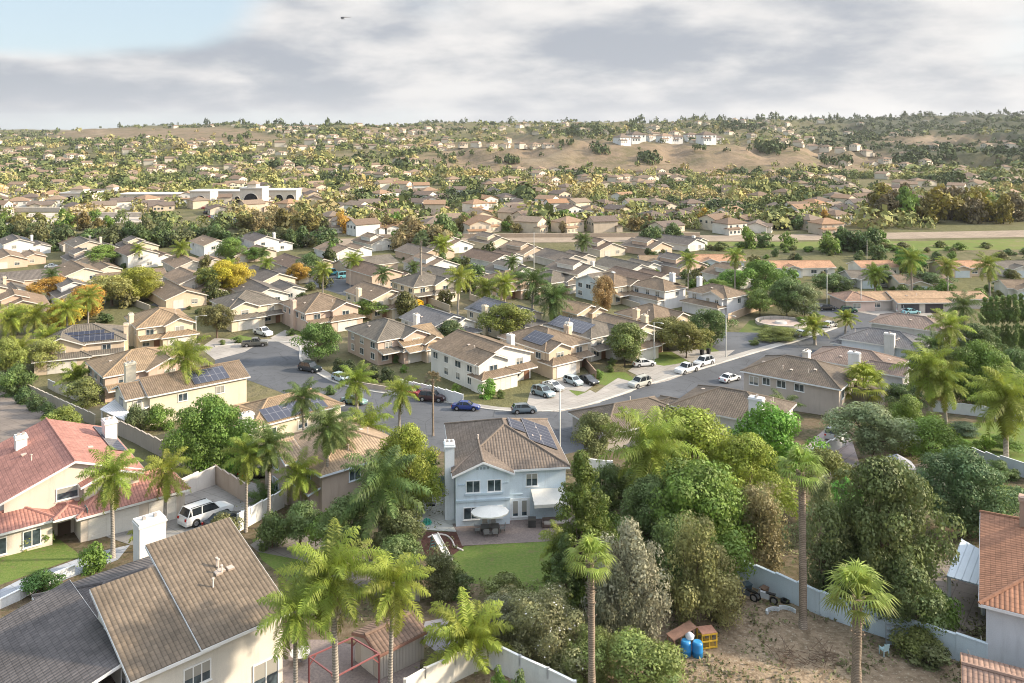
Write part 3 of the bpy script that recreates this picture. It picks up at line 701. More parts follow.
# row beyond the street
tract('tan two storey corner house with grey hip roof behind a clipped hedge', (378, 341), 5, 38, 9.5, 11.2, 0, TR['pink'], RF['grey'], chim=False)
tract('white two storey house behind the long white fence at the bend', (475, 364), 5, 38, 11, 12.5, 2, TR['white'], RF['brown'], mirror=True)
tract('tan two storey house with dark solar panels and brown twin gable porch', (545, 351), 4.9, 38, 9.5, 12, 0, TR['tan'], RF['brown'], solar=[(0, 'L', .45, .2, .85, .75)], mirror=True, garcol=(.72, .70, .68))
tract('beige house with wide solar roof next to the tan gabled one', (591, 338), 4.9, 38, 9, 12, 1, TR['white'], RF['grey'], solar=[(0, 'L', .05, .1, .8, .75)])
tract('cream house with small gabled porch behind the street trees', (628, 337), 4.9, 38, 9, 10.5, 2, TR['cream'], RF['brown'], mirror=True)
tract('brown roofed house between the cream one and the white pair', (655, 322), 4.9, 38, 9, 10, 0, TR['tan'], RF['brown'])
house('white two storey house nearest the round plaza with solar roof', (727, 298), 5.1, 38, [(0, 0, 8.5, 12.5, 5.1, 'H', .42), (-1.3, .6, .2, 7, 5.0, 'X', .4), (-3.2, .5, 0, 12, 2.8, 'H', .36)], (.68, .68, .70), RF['brown'], wins=[(0, 'L', 2, 3.9, 1.3, 1.2), (0, 'L', 9.5, 3.9, 1.3, 1.2), (1, 'L', 2, 3.9, 1, 1.1), (1, 'L', 4.8, 3.9, 1, 1.1), (0, 'R', 3, 3.8, 1.2, 1.1), (0, 'F', 5, 3.8, 1.2, 1.2)], garages=[(2, 'L', 7.8, 4.9, (.78, .78, .8))], chim=[(5, 12.9, 1.1, 1.1, 8.2)], solar=[(0, 'R', .2, .15, .7, .6)])
house('white two storey house second from the plaza with blue grey porch roof', (664.5, 291), 5.1, 38, [(0, 0, 8.5, 12, 5.1, 'H', .42), (-2.2, .5, 0, 11, 2.8, 'H', .36)], (.70, .69, .69), RF['brown'], wins=[(0, 'L', 2, 3.9, 1.3, 1.2), (0, 'L', 6, 3.9, 1.1, 1.2), (0, 'L', 9.5, 3.9, 1.3, 1.2), (0, 'R', 3, 3.8, 1.2, 1.1), (0, 'F', 5, 3.8, 1.2, 1.2)], garages=[(1, 'L', 7, 4.9, (.75, .75, .77))], chim=[(8.9, 5, 1.0, 1.4, 8.3)], solar=[(0, 'R', .1, .2, .5, .6)])
tract('house with dark roof and tall white chimneys left of the white pair', (614, 287), 5, 38, 9, 11, 0, TR['cream'], RF['brown'])
tract('pale blue fronted house with grey lower roof in the second row', (602, 285), 5, 38, 7, 9, 3, TR['blue'], RF['grey'], mirror=True)
tract('cream house with stepped porch roofs and a yellow cover at its side', (414, 287), 5, 38, 11, 10, 0, TR['cream'], RF['grey'], chim=False)
tract('pale house with plain gable behind the bushy street garden', (432, 328), 4.6, 38, 9, 11, 2, TR['white'], RF['slate'])
tract('orange tan house under a low roof left of the pale gable', (404, 346), 3.6, 38, 8, 9, 3, TR['tan'], RF['tan'], chim=True)
tract('house with blue solar roof and cream gable in the middle row', (503, 319), 4.8, 38, 9, 12, 2, TR['cream'], RF['slate'], solar=[(0, 'L', .1, .1, .9, .8)])
tract('small tan gabled house beside the fan palms', (577, 314), 4.8, 38, 7, 8, 2, TR['tan'], RF['tan'], chim=False)
tract('brown roofed house with pink wall behind the pair of fan palms', (502, 283), 4.8, 38, 10, 9, 1, TR['pink'], RF['brown'], chim=False)
tract('low house with solar panels left of the pale blue front', (551, 283), 3.4, 38, 9, 10, 0, TR['tan'], RF['grey'], solar=[(0, 'R', .1, .1, .7, .7)], chim=False)
tract('tan two storey house with twin windows left of the orange tree', (306, 313), 5, 38, 11, 12, 0, TR['pink'], RF['brown'], mirror=False)
tract('cream house with gabled upper floor facing the street end', (372, 300), 5, 38, 9, 12, 2, TR['cream'], RF['brown'])
tract('cream house with arched porch behind the parked white pickup', (229, 309), 5, 38, 11, 10.5, 0, TR['cream'], RF['grey'], mirror=True, chim=False)
tract('two storey house with tan hip roof and blue shaded side on the left', (138, 328), 5, 35, 9.5, 11, 0, TR['cream'], RF['tan'])
tract('house with long solar array over a cream wall at far left', (37, 348), 4.8, 25, 13, 10, 0, TR['tan'], RF['grey'], solar=[(0, 'F', .1, .08, .86, .42), (0, 'F', .28, .45, .75, .62)], chim=True, mirror=True)
tract('tan stucco house with brown roof between the solar house and patio cover', (105, 376), 4.8, 40, 12, 10, 1, TR['pink'], RF['tan'], chim=False)
B = [(0, 0, 15.5, 8.5, 4.9, 'X', .36), (-3.2, .6, .2, 7.2, 4.85, 'X', .38),]
house('long cream house with solar roof and white chimney beside the patio cover', (150, 395), 4.9, 40, B, (.66, .60, .48), RF['brown'], wins=[(1, 'L', 3.5, 3.7, 2.0, 1.3, 2), (0, 'F', 5, 3.6, 1.3, 1.1), (0, 'F', 11, 3.6, 1.3, 1.1), (1, 'F', 1.5, 3.6, 1.2, 1.2)], chim=[(-.5, 9.0, 1.6, 1.0, 8.2)], solar=[(0, 'F', .45, .12, .8, .85)])
B = [(0, 0, 14.5, 9.5, 3.0, 'H', .36), (-5, 2.5, 4, 10, 3.0, 'H', .36)]
house('single storey house with huge solar array and square white chimney', (252, 427), 3.0, 43, B, (.66, .58, .46), RF['tan'], wins=[(0, 'F', 3, 1.6, 1.4, 1.1), (0, 'F', 8, 1.6, 1.4, 1.1)], chim=[(-.7, .2, 1.7, 1.1, 5.2, (.76, .73, .68))], solar=[(0, 'F', .18, .06, .82, .62)])
B = [(0, 0, 11, 12.5, 4.9, 'H', .38), (-1.5, 5.5, .2, 11.5, 4.85, 'X', .4), (-1.0, 0.8, 0, 6, 2.8, 'SL', .3)]
house('brown two storey house with blue framed windows behind the tall palms', (322, 473), 4.9, 40, B, (.42, .35, .30), (.36, .27, .19), (.62, .68, .76), wins=[(0, 'L', 9.2, 3.8, 1.2, 1.3), (1, 'L', 3, 3.9, 1.5, 1.3), (1, 'L', 3, 1.4, 1.4, 1.3), (0, 'L', 10, 1.4, 1.4, 1.4), (0, 'F', 4, 3.8, 1.3, 1.2), (0, 'F', 8, 3.8, 1.3, 1.2)], vents=4)
# near side of the street, right of the subject
B = [(0, 0, 15, 9, 2.9, 'H', .40), (8.5, -3, 14.2, 4, 2.85, 'Y', .38)]
house('single storey house with two ridged brown roof behind the big olive tree', (606, 432), 2.9, 27, B, (.42, .38, .34), (.165, .135, .108), vents=4)
B = [(0, 0, 11.5, 11, 4.3, 'H', .38), (-2.2, 5, 1, 10.6, 3.0, 'H', .36)]
house('grey brown tiled house with white chimney in the middle of the right row', (772, 424), 4.3, 146 - 90, [(0, 0, 10.5, 14.5, 4.3, 'H', .38), (1, 12.5, 6, 19, 3.0, 'H', .36)], (.62, .60, .57), (.165, .135, .108), chim=[(-.5, 2.0, 1.1, 1.9, 7.9, (.74, .74, .76))], vents=4)
house('taupe two storey house with long row of white framed windows', (839, 388), 5.0, 52, [(0, 0, 11, 16, 5.0, 'H', .40), (7.5, -3.5, 14, 4, 2.8, 'H', .36)], (.50, .44, .40), (.165, .135, .108), (.80, .82, .84), wins=[(0, 'L', 6.6, 3.9, 1.4, 1.1), (0, 'L', 1.8, 3.6, 1.5, 1.3), (0, 'L', 4.0, 3.9, 1.2, 1.1), (0, 'F', 2, 3.6, 1.2, 1.3), (0, 'L', 9.6, 3.9, 1.5, 1.1)], chim=[(11.6, 9, 1.6, 1.0, 7.2, (.74, .70, .64))], vents=5)
house('brown roofed house with white fronted gable third from the cross street', (893, 372), 4.6, 52, [(0, 0, 9.5, 15, 4.6, 'H', .38), (-1, -1.8, 4, 4, 4.5, 'Y', .4), (1, 12, 7, 17, 3.0, 'H', .36)], (.62, .62, .64), (.25, .19, .16), (.78, .78, .78), wins=[(0, 'F', 6, 3.5, 1.3, 1.2), (1, 'F', 2.5, 3.4, 1.3, 1.1)], chim=[(-.5, 6.5, 1.2, 1.9, 7.3, (.74, .74, .74))], vents=5)
house('slate grey roofed house behind the brown ones near the cross street', (920, 350), 4.4, 52, [(0, 0, 9.5, 15, 4.4, 'H', .38), (1, 12, 7, 17, 3.0, 'H', .36)], (.66, .70, .76), RF['slate'], chim=[(-.5, 5.5, 1.2, 1.9, 7.0, (.66, .64, .62))], vents=5)
house('dark brown house facing the cross street, farthest of the right row', (944, 332), 3.8, 52, [(0, 0, 9, 15, 3.8, 'H', .38)], (.60, .58, .56), (.26, .20, .17), vents=4)
house('ranch house with two dark garage doors facing the cross street', (896, 301), 2.7, 2, [(0, 0, 13, 9, 2.7, 'X', .34), (-7.5, 1.5, 0, 9.5, 2.65, 'X', .34), (-.5, -2.2, 13.2, 1, 2.7, 'X', .3), (12, 2, 26, 9.5, 2.65, 'X', .3)], (.52, .47, .43), (.42, .29, .19), wins=[(1, 'F', 3, 1.4, 2, 1.1)], garages=[(2, 'F', 3.2, 4.6, (.07, .06, .07)), (2, 'F', 9.6, 4.6, (.07, .06, .07))], vents=3)
house('pink walled house with brown gable roof by the cross street', (846, 301), 2.8, 5, [(0, 0, 8, 9, 2.8, 'H', .36)], (.60, .47, .42), (.32, .21, .16), wins=[(0, 'F', 3, 1.5, 2, 1.1)], vents=1)
# orange roofed ranch row below the valley road
row = [((641, 262), 2.9, -3, 15, 'white', 'tan', 'long white ranch house with tan roof, dark car parked before it'), ((695, 261), 2.8, 0, 17, 'blue', 'orange', 'ranch house with orange roof and blue garage door, left end of its row'), ((775, 268), 2.8, 3, 20, 'white', 'orange', 'ranch house with long orange roof and white wall right of the conifers'),
       ((862, 268), 2.8, 6, 13, 'white', 'orange', 'pale house with white garage under an orange gable, right of the street lamp'), ((944, 268), 2.8, 3, 16, 'tan', 'orange', 'tan ranch house with orange roof at the foot of the green field'), ((1003, 268), 2.8, 3, 17, 'white', 'grey', 'grey roofed ranch house at the right edge below the field'),
       ((852, 278), 2.8, 0, 14, 'grey', 'grey', 'grey low house in front of the pale garage gable'), ((1008, 288), 2.8, -8, 16, 'white', 'brown', 'low brown roofed house at the right edge behind the palms'), ((900, 283), 2.8, 0, 15, 'cream', 'brown', 'low brown roofed house hidden behind the round dark tree')]
for (px, h, rot, w, wc, rc, lb) in row:
    house(lb, px, h, rot, [(0, 0, w, 9, h, 'X', .32), (w * .1, -2.5, w * .1 + 6.2, 1, h - .04, 'Y', .34)], TR[wc], RF[rc], wins=[(0, 'F', w * .65, 1.5, 1.8, 1.1), (0, 'F', w * .85, 1.5, 1.4, 1.1)], garages=[(1, 'F', 3.1, 4.6, (.62, .68, .72))], vents=1, group='ranch houses below the valley road')
# ------------------------------------------------------------------ vegetation
def leaf_quads(c, n, size, rs, aspect=1.5):
    """c, n: (N,3) centres and normals; returns vertices and quads"""
    N = len(c); r = rs.normal(size=(N, 3)); t = np.cross(n, r); t /= np.linalg.norm(t, axis=1)[:, None] + 1e-9
    b = np.cross(n, t); b /= np.linalg.norm(b, axis=1)[:, None] + 1e-9
    s = (size * rs.uniform(.4, 1.0, N) * rs.choice([.8, 1, 1.7], N))[:, None]; t = t * s * aspect * .5; b = b * s * .5
    v = np.stack([c - t, c - b * .9, c + t, c + b * .9], 1).reshape(-1, 3)
    return v, np.arange(N * 4).reshape(N, 4)
def crown(seed, H, Rx, z0, ncl, cr, nleaf, leaf, shape='round', gap=.25, droop=0.0, fine=True):
    """clumps of leaves spread through the crown volume"""
    rs = np.random.RandomState(seed); C = []
    tries = 0
    while len(C) < ncl and tries < 40000:
        tries += 1
        a = rs.uniform(0, 2 * np.pi); h = rs.uniform(0, 1)
        if shape == 'round': prof = math.sqrt(max(0, 1 - (2 * h - .95) ** 2 / 1.1))
        elif shape == 'dome': prof = math.sqrt(max(0, 1 - h ** 2.4)) * (.75 + .25 * min(1, h * 4))
        elif shape == 'cone': prof = (1 - h) ** .62 * (.6 + .4 * min(1, h * 6)) + .04
        elif shape == 'col': prof = min(1, (1 - h) * 4 + .15) * (.8 + .2 * min(1, h * 5))
        elif shape == 'fan': prof = .35 + .75 * math.sqrt(h) * math.sqrt(max(0, 1.02 - h))
        else: prof = .7
        lob = 1 + .26 * math.sin(a * 2 + seed + h * 2) + .20 * math.sin(a * 5 + seed * 2.3 + h * 5)
        rr = Rx * prof * lob * math.sqrt(rs.uniform(.12, 1)) ; r0 = Rx * prof * lob
        if rs.uniform() > (rr / (r0 + 1e-6)) ** 1.5 + .25: continue
        z = z0 + (H - z0) * h
        if mnoise.noise(Vector((math.cos(a) * rr * .4 + seed, math.sin(a) * rr * .4, z * .4))) < -gap * .6: continue
        C.append((math.cos(a) * max(0, rr - cr * .5), math.sin(a) * max(0, rr - cr * .5), z - cr * .4))
    C = np.array(C); k = len(C)
    crs = cr * rs.uniform(.5, 1.5, k); per = np.maximum(8, (nleaf / k * (crs / cr) ** 2)).astype(int)
    idx = np.repeat(np.arange(k), per); N = len(idx)
    d = rs.normal(size=(N, 3)); d[:, 2] += .35; d /= np.linalg.norm(d, axis=1)[:, None]
    rad = crs[idx] * rs.uniform(.55, 1.08, N) ** .7
    sq = np.array([1, 1, .8]); c = C[idx] + d * rad[:, None] * sq
    if droop: c[:, 2] -= np.abs(rs.normal(size=N)) * droop
    n = d * .95 + rs.normal(size=(N, 3)) * .34; n /= np.linalg.norm(n, axis=1)[:, None]
    v, q = leaf_quads(c, n, np.full(N, leaf), rs)
    ct = rs.uniform(.25, .75, k)
    tint = np.clip(ct[idx] * .75 + rs.uniform(0, .22, N) + .02, 0, 1)
    return v, q, np.repeat(tint, 4), C
def trunk_mb(H, r, C, z0, seed, nl=6, m=0, lean=.3):
    rr = random.Random(seed); mb = MB(); ht = z0 + (H - z0) * .25
    pts = [(0, 0, -.5), (rr.uniform(-1, 1) * lean * .4, rr.uniform(-1, 1) * lean * .4, ht * .5), (rr.uniform(-1, 1) * lean, rr.uniform(-1, 1) * lean, ht)]
    mb.tube(pts, [r * 1.25, r * .95, r * .7], 8, m)
    if C is not None and len(C):
        for i in range(nl):
            c = C[rr.randrange(len(C))]; a = Vector(pts[1]).lerp(Vector(pts[2]), rr.uniform(.3, 1)); c = Vector(c) * .95
            mid = a.lerp(c, .5) + Vector((0, 0, -.08 * (c - a).length)); mb.tube([a, mid, c], [r * .5, r * .32, r * .12], 5, m)
    return mb
TREE = {}
def tree_proto(key, seed, H, Rx, z0, ncl, cr, nleaf, leaf, shape='round', gap=.25, tr=.22, droop=0, nl=7):
    v, q, tint, C = crown(seed, H, Rx, z0, ncl, cr, nleaf, leaf, shape, gap, droop)
    cm = npmesh('crown', v, q, [M['leaf']], tint=tint)
    tm = trunk_mb(H, tr, C, z0, seed, nl).mesh('trunk', [M['bark']]) if tr else None
    TREE[key] = (tm, cm, H, Rx)
tree_proto('round0', 1, 8, 3.8, 2.2, 75, 1.05, 15000, .20)
tree_proto('round1', 2, 8, 4.0, 2.0, 60, 1.2, 15000, .20, gap=.15)
tree_proto('round2', 3, 8, 3.6, 2.6, 85, .9, 14000, .20, gap=.2)
tree_proto('big0', 11, 12, 6.3, 2.5, 190, 1.2, 42000, .20, 'dome', gap=.3, tr=.4, nl=12)
tree_proto('big1', 12, 11, 6.0, 2.2, 130, 1.45, 38000, .22, 'round', gap=.25, tr=.38, nl=12)
tree_proto('lump0', 13, 10, 5.6, 1.5, 120, 1.3, 42000, .17, 'dome', gap=.5, tr=.35)       # dense clipped-looking crown
tree_proto('airy0', 21, 9, 3.4, 1.2, 90, .85, 13000, .17, 'fan', gap=.1, tr=.16, droop=.45)
tree_proto('airy1', 22, 9, 3.3, 1.0, 80, .9, 13000, .17, 'round', gap=.1, tr=.16, droop=.5)
tree_proto('pine0', 31, 14, 3.4, 0.6, 380, .55, 42000, .15, 'cone', gap=.6, tr=.22, nl=14)
tree_proto('bush1', 54, 6, 5.2, .1, 110, .9, 34000, .13, 'dome', gap=.5, tr=.1)
tree_proto('col0', 41, 8, .9, .1, 50, .45, 6000, .16, 'col', gap=.6, tr=.1, nl=0)
tree_proto('shrub0', 51, 2.2, 1.5, .0, 22, .55, 3200, .14, 'dome', gap=.5, tr=0)
tree_proto('shrub1', 52, 2.0, 1.4, .0, 16, .55, 2600, .15, 'round', gap=.3, tr=.05, nl=4)
tree_proto('bush0', 53, 4, 2.6, .1, 45, .8, 8000, .17, 'dome', gap=.35, tr=.1)
def place_tree(key, loc, H, width, color, label=None, cat='tree', group=None, rz=None, bark=(.16, .12, .09), name='tree'):
    tm, cm, h0, r0 = TREE[key]; s = H / h0; sx = width / (2 * r0)
    o = empty(name, loc, rnd.uniform(0, 6.28) if rz is None else rz, label, cat, group)
    o.scale = (sx, sx, s)
    if tm: link('trunk', tm, o, color=bark)
    link('crown', cm, o, color=color); return o
def T(key, px, by, ty, wpx, color, label=None, **k):
    """tree by pixels: base (px,by) on the ground, top ty, crown width in pixels"""
    g = G(px, by); H = CAMZ - (ty - HY) * g.y / F - g.z
    return place_tree(key, g, max(.5, H), wpx * g.y / F, color, label, **k)

# --- palms
DEAD = {}
def queen_palm(seed, H=9.0, L=3.1, nf=28, wid=.026, leafl=.70, lo=-65, ns=46):
    rr = random.Random(seed); tk = MB(); lx = rr.uniform(-.25, .25); ly = rr.uniform(-.2, .2)
    pts = [(lx * (t ** 2), ly * t * t, H * t) for t in (0, .25, .5, .75, 1)]; pts[0] = (0, 0, -.5)
    tk.tube(pts, [.23, .18, .16, .15, .14], 9); top = Vector(pts[-1]); tk.tube([top, top + Vector((0, 0, .7))], [.17, .10], 8)
    V = []; T_ = []; top = top + Vector((0, 0, .5))
    for i in range(nf):
        az = i * 2.399 + rr.uniform(-.2, .2); e0 = 82 - (82 - lo) * (i / (nf - 1)) ** 1.1; e0 = R(e0 + rr.uniform(-6, 6))
        Lf = L * rr.uniform(.85, 1.1); p = top.copy(); e = e0; pts = []; steps = ns // 2
        bend = R(rr.uniform(75, 105)) * (.55 + .45 * max(0, math.sin(e0)))
        tw = rr.uniform(-.5, .5)
        for k in range(steps + 1):
            t = k / steps; pts.append((p.copy(), e)); d = Vector((math.cos(az) * math.cos(e), math.sin(az) * math.cos(e), math.sin(e))); p = p + d * (Lf / steps); e -= bend / steps * (.5 + t)
        tint = rr.uniform(.2, .8) if i < nf - 3 else rr.uniform(.0, .25)
        for k in range(steps):
            (a, e1), (b, e2) = pts[k], pts[k + 1]; d = (b - a).normalized(); side = Vector((-math.sin(az), math.cos(az), 0)); w = .035 * (1 - k / steps) + .012
            V += [a - side * w, a + side * w, b + side * w, b - side * w]; T_ += [tint] * 4
            t = (k + .5) / steps
            if t < .1: continue
            ll = leafl * (math.sin(math.pi * min(1, t * .92 + .08)) ** .6) * rr.uniform(.85, 1.1)
            for sgn in (-1, 1):
                for q in (0, .33, .66):
                    o = a + (b - a) * q; up = Vector((0, 0, 1)); nrm = side.cross(d).normalized() * 1.0
                    ld = (side * sgn * (1 - .12 * tw) + d * .55 + nrm * rr.uniform(-.75, .75)).normalized()
                    mid = o + ld * ll * .5; tip = mid + (ld * .75 + Vector((0, 0, -rr.uniform(.5, 1.2)))).normalized() * ll * .6
                    wd = d * wid
                    V += [o - wd * .6, o + wd * .6, mid + wd, mid - wd, mid - wd, mid + wd, tip + wd * .15, tip - wd * .15]; c = min(1, max(0, tint + rr.uniform(-.18, .18))); T_ += [c] * 8
    V = np.array([tuple(v) for v in V]); q = np.arange(len(V)).reshape(-1, 4)
    D_ = []
    for i in range(5):
        az = rr.uniform(0, 6.28); o = Vector((math.cos(az), math.sin(az), 0)); sd2 = Vector((-o.y, o.x, 0)); p = top - Vector((0, 0, .3)) + o * .15; ln = L * rr.uniform(.35, .6)
        for k in range(14):
            a = p + o * (.35 * math.sin(k / 14 * 2.4)) * 1.0 + Vector((0, 0, -ln * k / 14)); b = p + o * (.35 * math.sin((k + 1) / 14 * 2.4)) + Vector((0, 0, -ln * (k + 1) / 14)); D_ += [a - sd2 * .03, a + sd2 * .03, b + sd2 * .03, b - sd2 * .03]
            for sg in (-1, 1):
                c = a + sd2 * sg * rr.uniform(.1, .3) + Vector((0, 0, -rr.uniform(.2, .45))); D_ += [a, a + Vector((0, 0, -.05)), c + Vector((0, 0, -.04)), c]
    D_ = np.array([tuple(v) for v in D_]); dm = npmesh('dead_frond', D_, np.arange(len(D_)).reshape(-1, 4), [M['frond']], tint=np.full(len(D_), .5)); DEAD[seed] = dm
    tkm = tk.mesh('trunk', [M['bark']]); tkm['seed'] = seed
    return tkm, npmesh('crown', V, q, [M['frond']], tint=np.array(T_)), H, L
def fan_palm(seed, H=17.0, nf=34, rad=1.1, tr=.26, skirt=True):
    rr = random.Random(seed); tk = MB(); lx = rr.uniform(-.4, .4)
    n = 12; pts = [(lx * (i / n) ** 2, 0, H * i / n) for i in range(n + 1)]; pts[0] = (0, 0, -.5)
    tk.tube(pts, [tr * 1.25 if i == 0 else tr * rr.uniform(.92, 1.08) * (1 - .15 * i / n) for i in range(n + 1)], 10)
    top = Vector(pts[-1])
    if skirt:      # stubs of cut leaf stalks under the crown
        for i in range(60):
            a = rr.uniform(0, 6.28); z = H - rr.uniform(0, 1) ** 1.5 * H * .28; b = Vector((lx * (z / H) ** 2 + math.cos(a) * tr * .8, math.sin(a) * tr * .8, z)); tk.bar(b, b + Vector((math.cos(a) * .16, math.sin(a) * .16, .2)), .09, .05)
    V = []; T_ = []
    for i in range(nf):
        az = i * 2.399 + rr.uniform(-.25, .25); e = R(86 - 96 * (i / (nf - 1)) ** .9 + rr.uniform(-9, 9)); pl = rr.uniform(.9, 1.3)
        d = Vector((math.cos(az) * math.cos(e), math.sin(az) * math.cos(e), math.sin(e))); side = Vector((-math.sin(az), math.cos(az), 0)); nrm = side.cross(d)
        a = top; b = top + d * pl; w = .03
        V += [a - side * w, a + side * w, b + side * w, b - side * w]; tint = rr.uniform(.3, .9) if i < nf - 6 else rr.uniform(0, .2); T_ += [tint] * 4
        nb = 13
        for k in range(nb):
            th = R(-80 + 160 * k / (nb - 1)); ld = (d * math.cos(th) + side * math.sin(th) + nrm * .12).normalized(); ln = rad * (1 - .25 * abs(th) / 1.9) * rr.uniform(.9, 1.1)
            pw = ld.cross(nrm).normalized() * (.05); mid = b + ld * ln * .6; tip = mid + (ld * .6 + Vector((0, 0, -.55))).normalized() * ln * .5
            V += [b - pw * .3, b + pw * .3, mid + pw, mid - pw, mid - pw, mid + pw, tip + pw * .1, tip - pw * .1]; c = min(1, max(0, tint + rr.uniform(-.1, .1))); T_ += [c] * 8
    V = np.array([tuple(v) for v in V]); q = np.arange(len(V)).reshape(-1, 4)
    return tk.mesh('trunk', [M['bark']]), npmesh('crown', V, q, [M['frond']], tint=np.array(T_)), H, pl + rad
PALM = {'q0': queen_palm(1), 'q1': queen_palm(2, 9, 3.2, 24), 'q2': queen_palm(3, 9, 2.9, 32, lo=-75), 'f0': fan_palm(5), 'f1': fan_palm(6, 17, 24, .9, .22),
        'd0': queen_palm(7, 2.2, 4.4, 22, .045, .95, lo=8, ns=50), 's0': queen_palm(8, 2.5, 2.2, 18, .04, .5, lo=-30, ns=30), 'b0': fan_palm(9, 5, 44, .9, .3)}
def PT(key, px, by, cy, wpx, color, label, bark=(.36, .32, .28), name='palm_tree', cat='palm tree', group=None, dxc=0):
    """palm by pixels: trunk foot (px,by), crown centre cy, crown width"""
    tm, cm, h0, r0 = PALM[key]; g = G(px, by); H = CAMZ - (cy - HY) * g.y / F - g.z
    o = empty(name, g, rnd.uniform(0, 6.28), label, cat, group)
    w = wpx * g.y / F / (2 * r0 * (.80 if 'f' in key or 'b' in key else .90))
    k = link('trunk', tm, o, color=bark); k.scale = (max(.75, w) * (1.12 if name == 'fan_palm' and wpx > 20 else 1), max(.75, w) * (1.12 if name == 'fan_palm' and wpx > 20 else 1), H / h0)
    c = link('crown', cm, o, color=color); c.scale = (w, w, w); lt = tm['lean'] if 'lean' in tm else None
    # seat the crown on the scaled trunk top
    c.location = (0, 0, H - h0 * w)
    if 'seed' in tm and wpx > 40 and key[0] == 'q':
        d = link('dead_frond', DEAD[tm['seed']], o, (0, 0, H - h0 * w), color=(.26, .18, .10)); d.scale = (w, w, w)
    return o
PG = (.26, .31, .05); PD = (.13, .18, .05); PY = (.31, .345, .055)
for a in [
 ('q0',113,558,480,64,PG,'queen palm in front of the red roofed house, left of a pair'),
 ('q1',165,530,478,56,PY,'yellowish queen palm at the right end of the red roofed garage'),
 ('s0',138,552,538,24,PY,'small yellow green palm left of the square white chimney'),
 ('q1',183,412,364,60,PG,'queen palm rising before the long cream house with solar roof'),
 ('q0',246,532,458,50,PG,'queen palm right of the parked white suv, behind the white fence'),
 ('q2',269,528,450,50,PD,'darker queen palm second from the white suv'),
 ('q2',268,500,505,46,PD,'low dark palm in front of the white fence by the suv'),
 ('q1',302,515,478,54,PG,'bright queen palm in the shrubs before the brown two storey house'),
 ('q0',304,476,402,44,PD,'tall queen palm in front of the roof of the brown two storey house'),
 ('q2',327,512,432,52,PD,'queen palm with thick dark crown right of the tall one'),
 ('q0',342,500,440,40,PD,'slender palm crowded between two others over the brown roof'),
 ('q1',366,478,434,62,PG,'queen palm with wide crown behind the leafy shrub mass'),
 ('s0',350,500,478,34,PY,'short yellow palm among the shrubs below the brown house'),
 ('q1',380,560,492,96,PD,'broad queen palm left of the children slide'),
 ('q0',336,712,585,104,PG,'largest queen palm beside the red pergola, near the bottom edge'),
 ('q1',296,740,622,86,PG,'queen palm leaning over the white house wall at the bottom'),
 ('q0',390,720,592,80,PY,'yellow green queen palm in front of the garden shed'),
 ('d0',471,668,648,96,PY,'short date palm with long upright fronds at the corner of the white fence'),
 ('q1',560,596,548,48,PG,'small queen palm at the right end of the back lawn'),
 ('q0',648,532,456,100,PG,'wide queen palm in front of the olive green ficus'),
 ('q1',399,432,396,44,PG,'street palm on the near side of the road, left of the bare trunk'),
 ('q0',357,410,385,44,PG,'street palm beside the teal car'),
 ('q0',931,432,376,66,PG,'queen palm left of a close pair over the right lawn'),
 ('q1',946,434,388,56,PG,'queen palm right of a close pair over the right lawn'),
 ('q2',1006,470,405,76,PG,'queen palm with two trunks standing on the far right lawn'),
 ('b0',864,412,388,46,PY,'pale fan palm beside the window of the taupe house'),
 ('q0',949,395,330,44,PY,'tall palm above the green thicket at right'),
 ('q2',936,380,352,40,PD,'palm behind the close pair near the slate roof'),
 ('q1',965,360,310,40,PD,'palm left of the row of columnar junipers'),
 ('q1',784,430,412,44,PD,'pinnate palm with grey fronds beside the white chimney'),
 ('q0',532,330,285,40,PD,'dark palm left of two behind the solar roof house'),
 ('q2',553,334,302,40,PD,'dark palm right of two behind the solar roof house'),
 ('q0',484,306,290,30,PG,'palm with pale crown left of the middle row'),
 ('q2',505,308,286,30,PY,'sunlit palm in the middle row of houses'),
 ('q1',458,316,280,34,PY,'golden street tree palm by the cream stepped porch house'),
 ('s0',815,345,330,32,PY,'small yellow palm on the corner nearest the junction'),
 ('s0',845,338,322,26,PY,'second small yellow palm beside the junction'),
 ('q1',912,300,262,34,PG,'palm between the orange roofed ranch houses'),
 ('q0',880,345,345,30,PD,'palm over the dark brown roofs at right'),
 ('q2',918,378,372,44,PD,'dark bird of paradise like palm behind the white gable'),
 ('q0',946,285,268,26,PG,'palm before the grey roof at the right edge'),
 ('q1',990,300,268,34,PG,'tall palm near the right edge below the field'),
 ('q0',735,300,258,24,PG,'slim palm before the orange roofed ranch house'),
 ('q1',688,300,262,24,PG,'slim palm right of the white ranch house'),
 ('q2',875,300,276,26,PG,'palm next to the round dark tree')]:
    PT(*a)
FT = (.30, .24, .19)
PT('f0',592,760,562,46,(.28,.33,.07),'thick trunked tall fan palm in front of the grey green tree',FT,'fan_palm')
PT('f0',803,628,472,46,(.26,.32,.07),'tallest fan palm at the edge of the dirt lot',FT,'fan_palm')
PT('f0',856,730,598,62,(.26,.32,.07),'fan palm with swollen trunk at the bottom right of the dirt lot',FT,'fan_palm')
PT('f1',433,436,379,17,(.17,.13,.07),'nearly bare fan palm trunk beside the blue car',FT,'fan_palm')
PT('f1',421,300,241,18,(.10,.12,.05),'tall thin fan palm over the cream stepped porch house',(.36,.32,.28),'fan_palm')

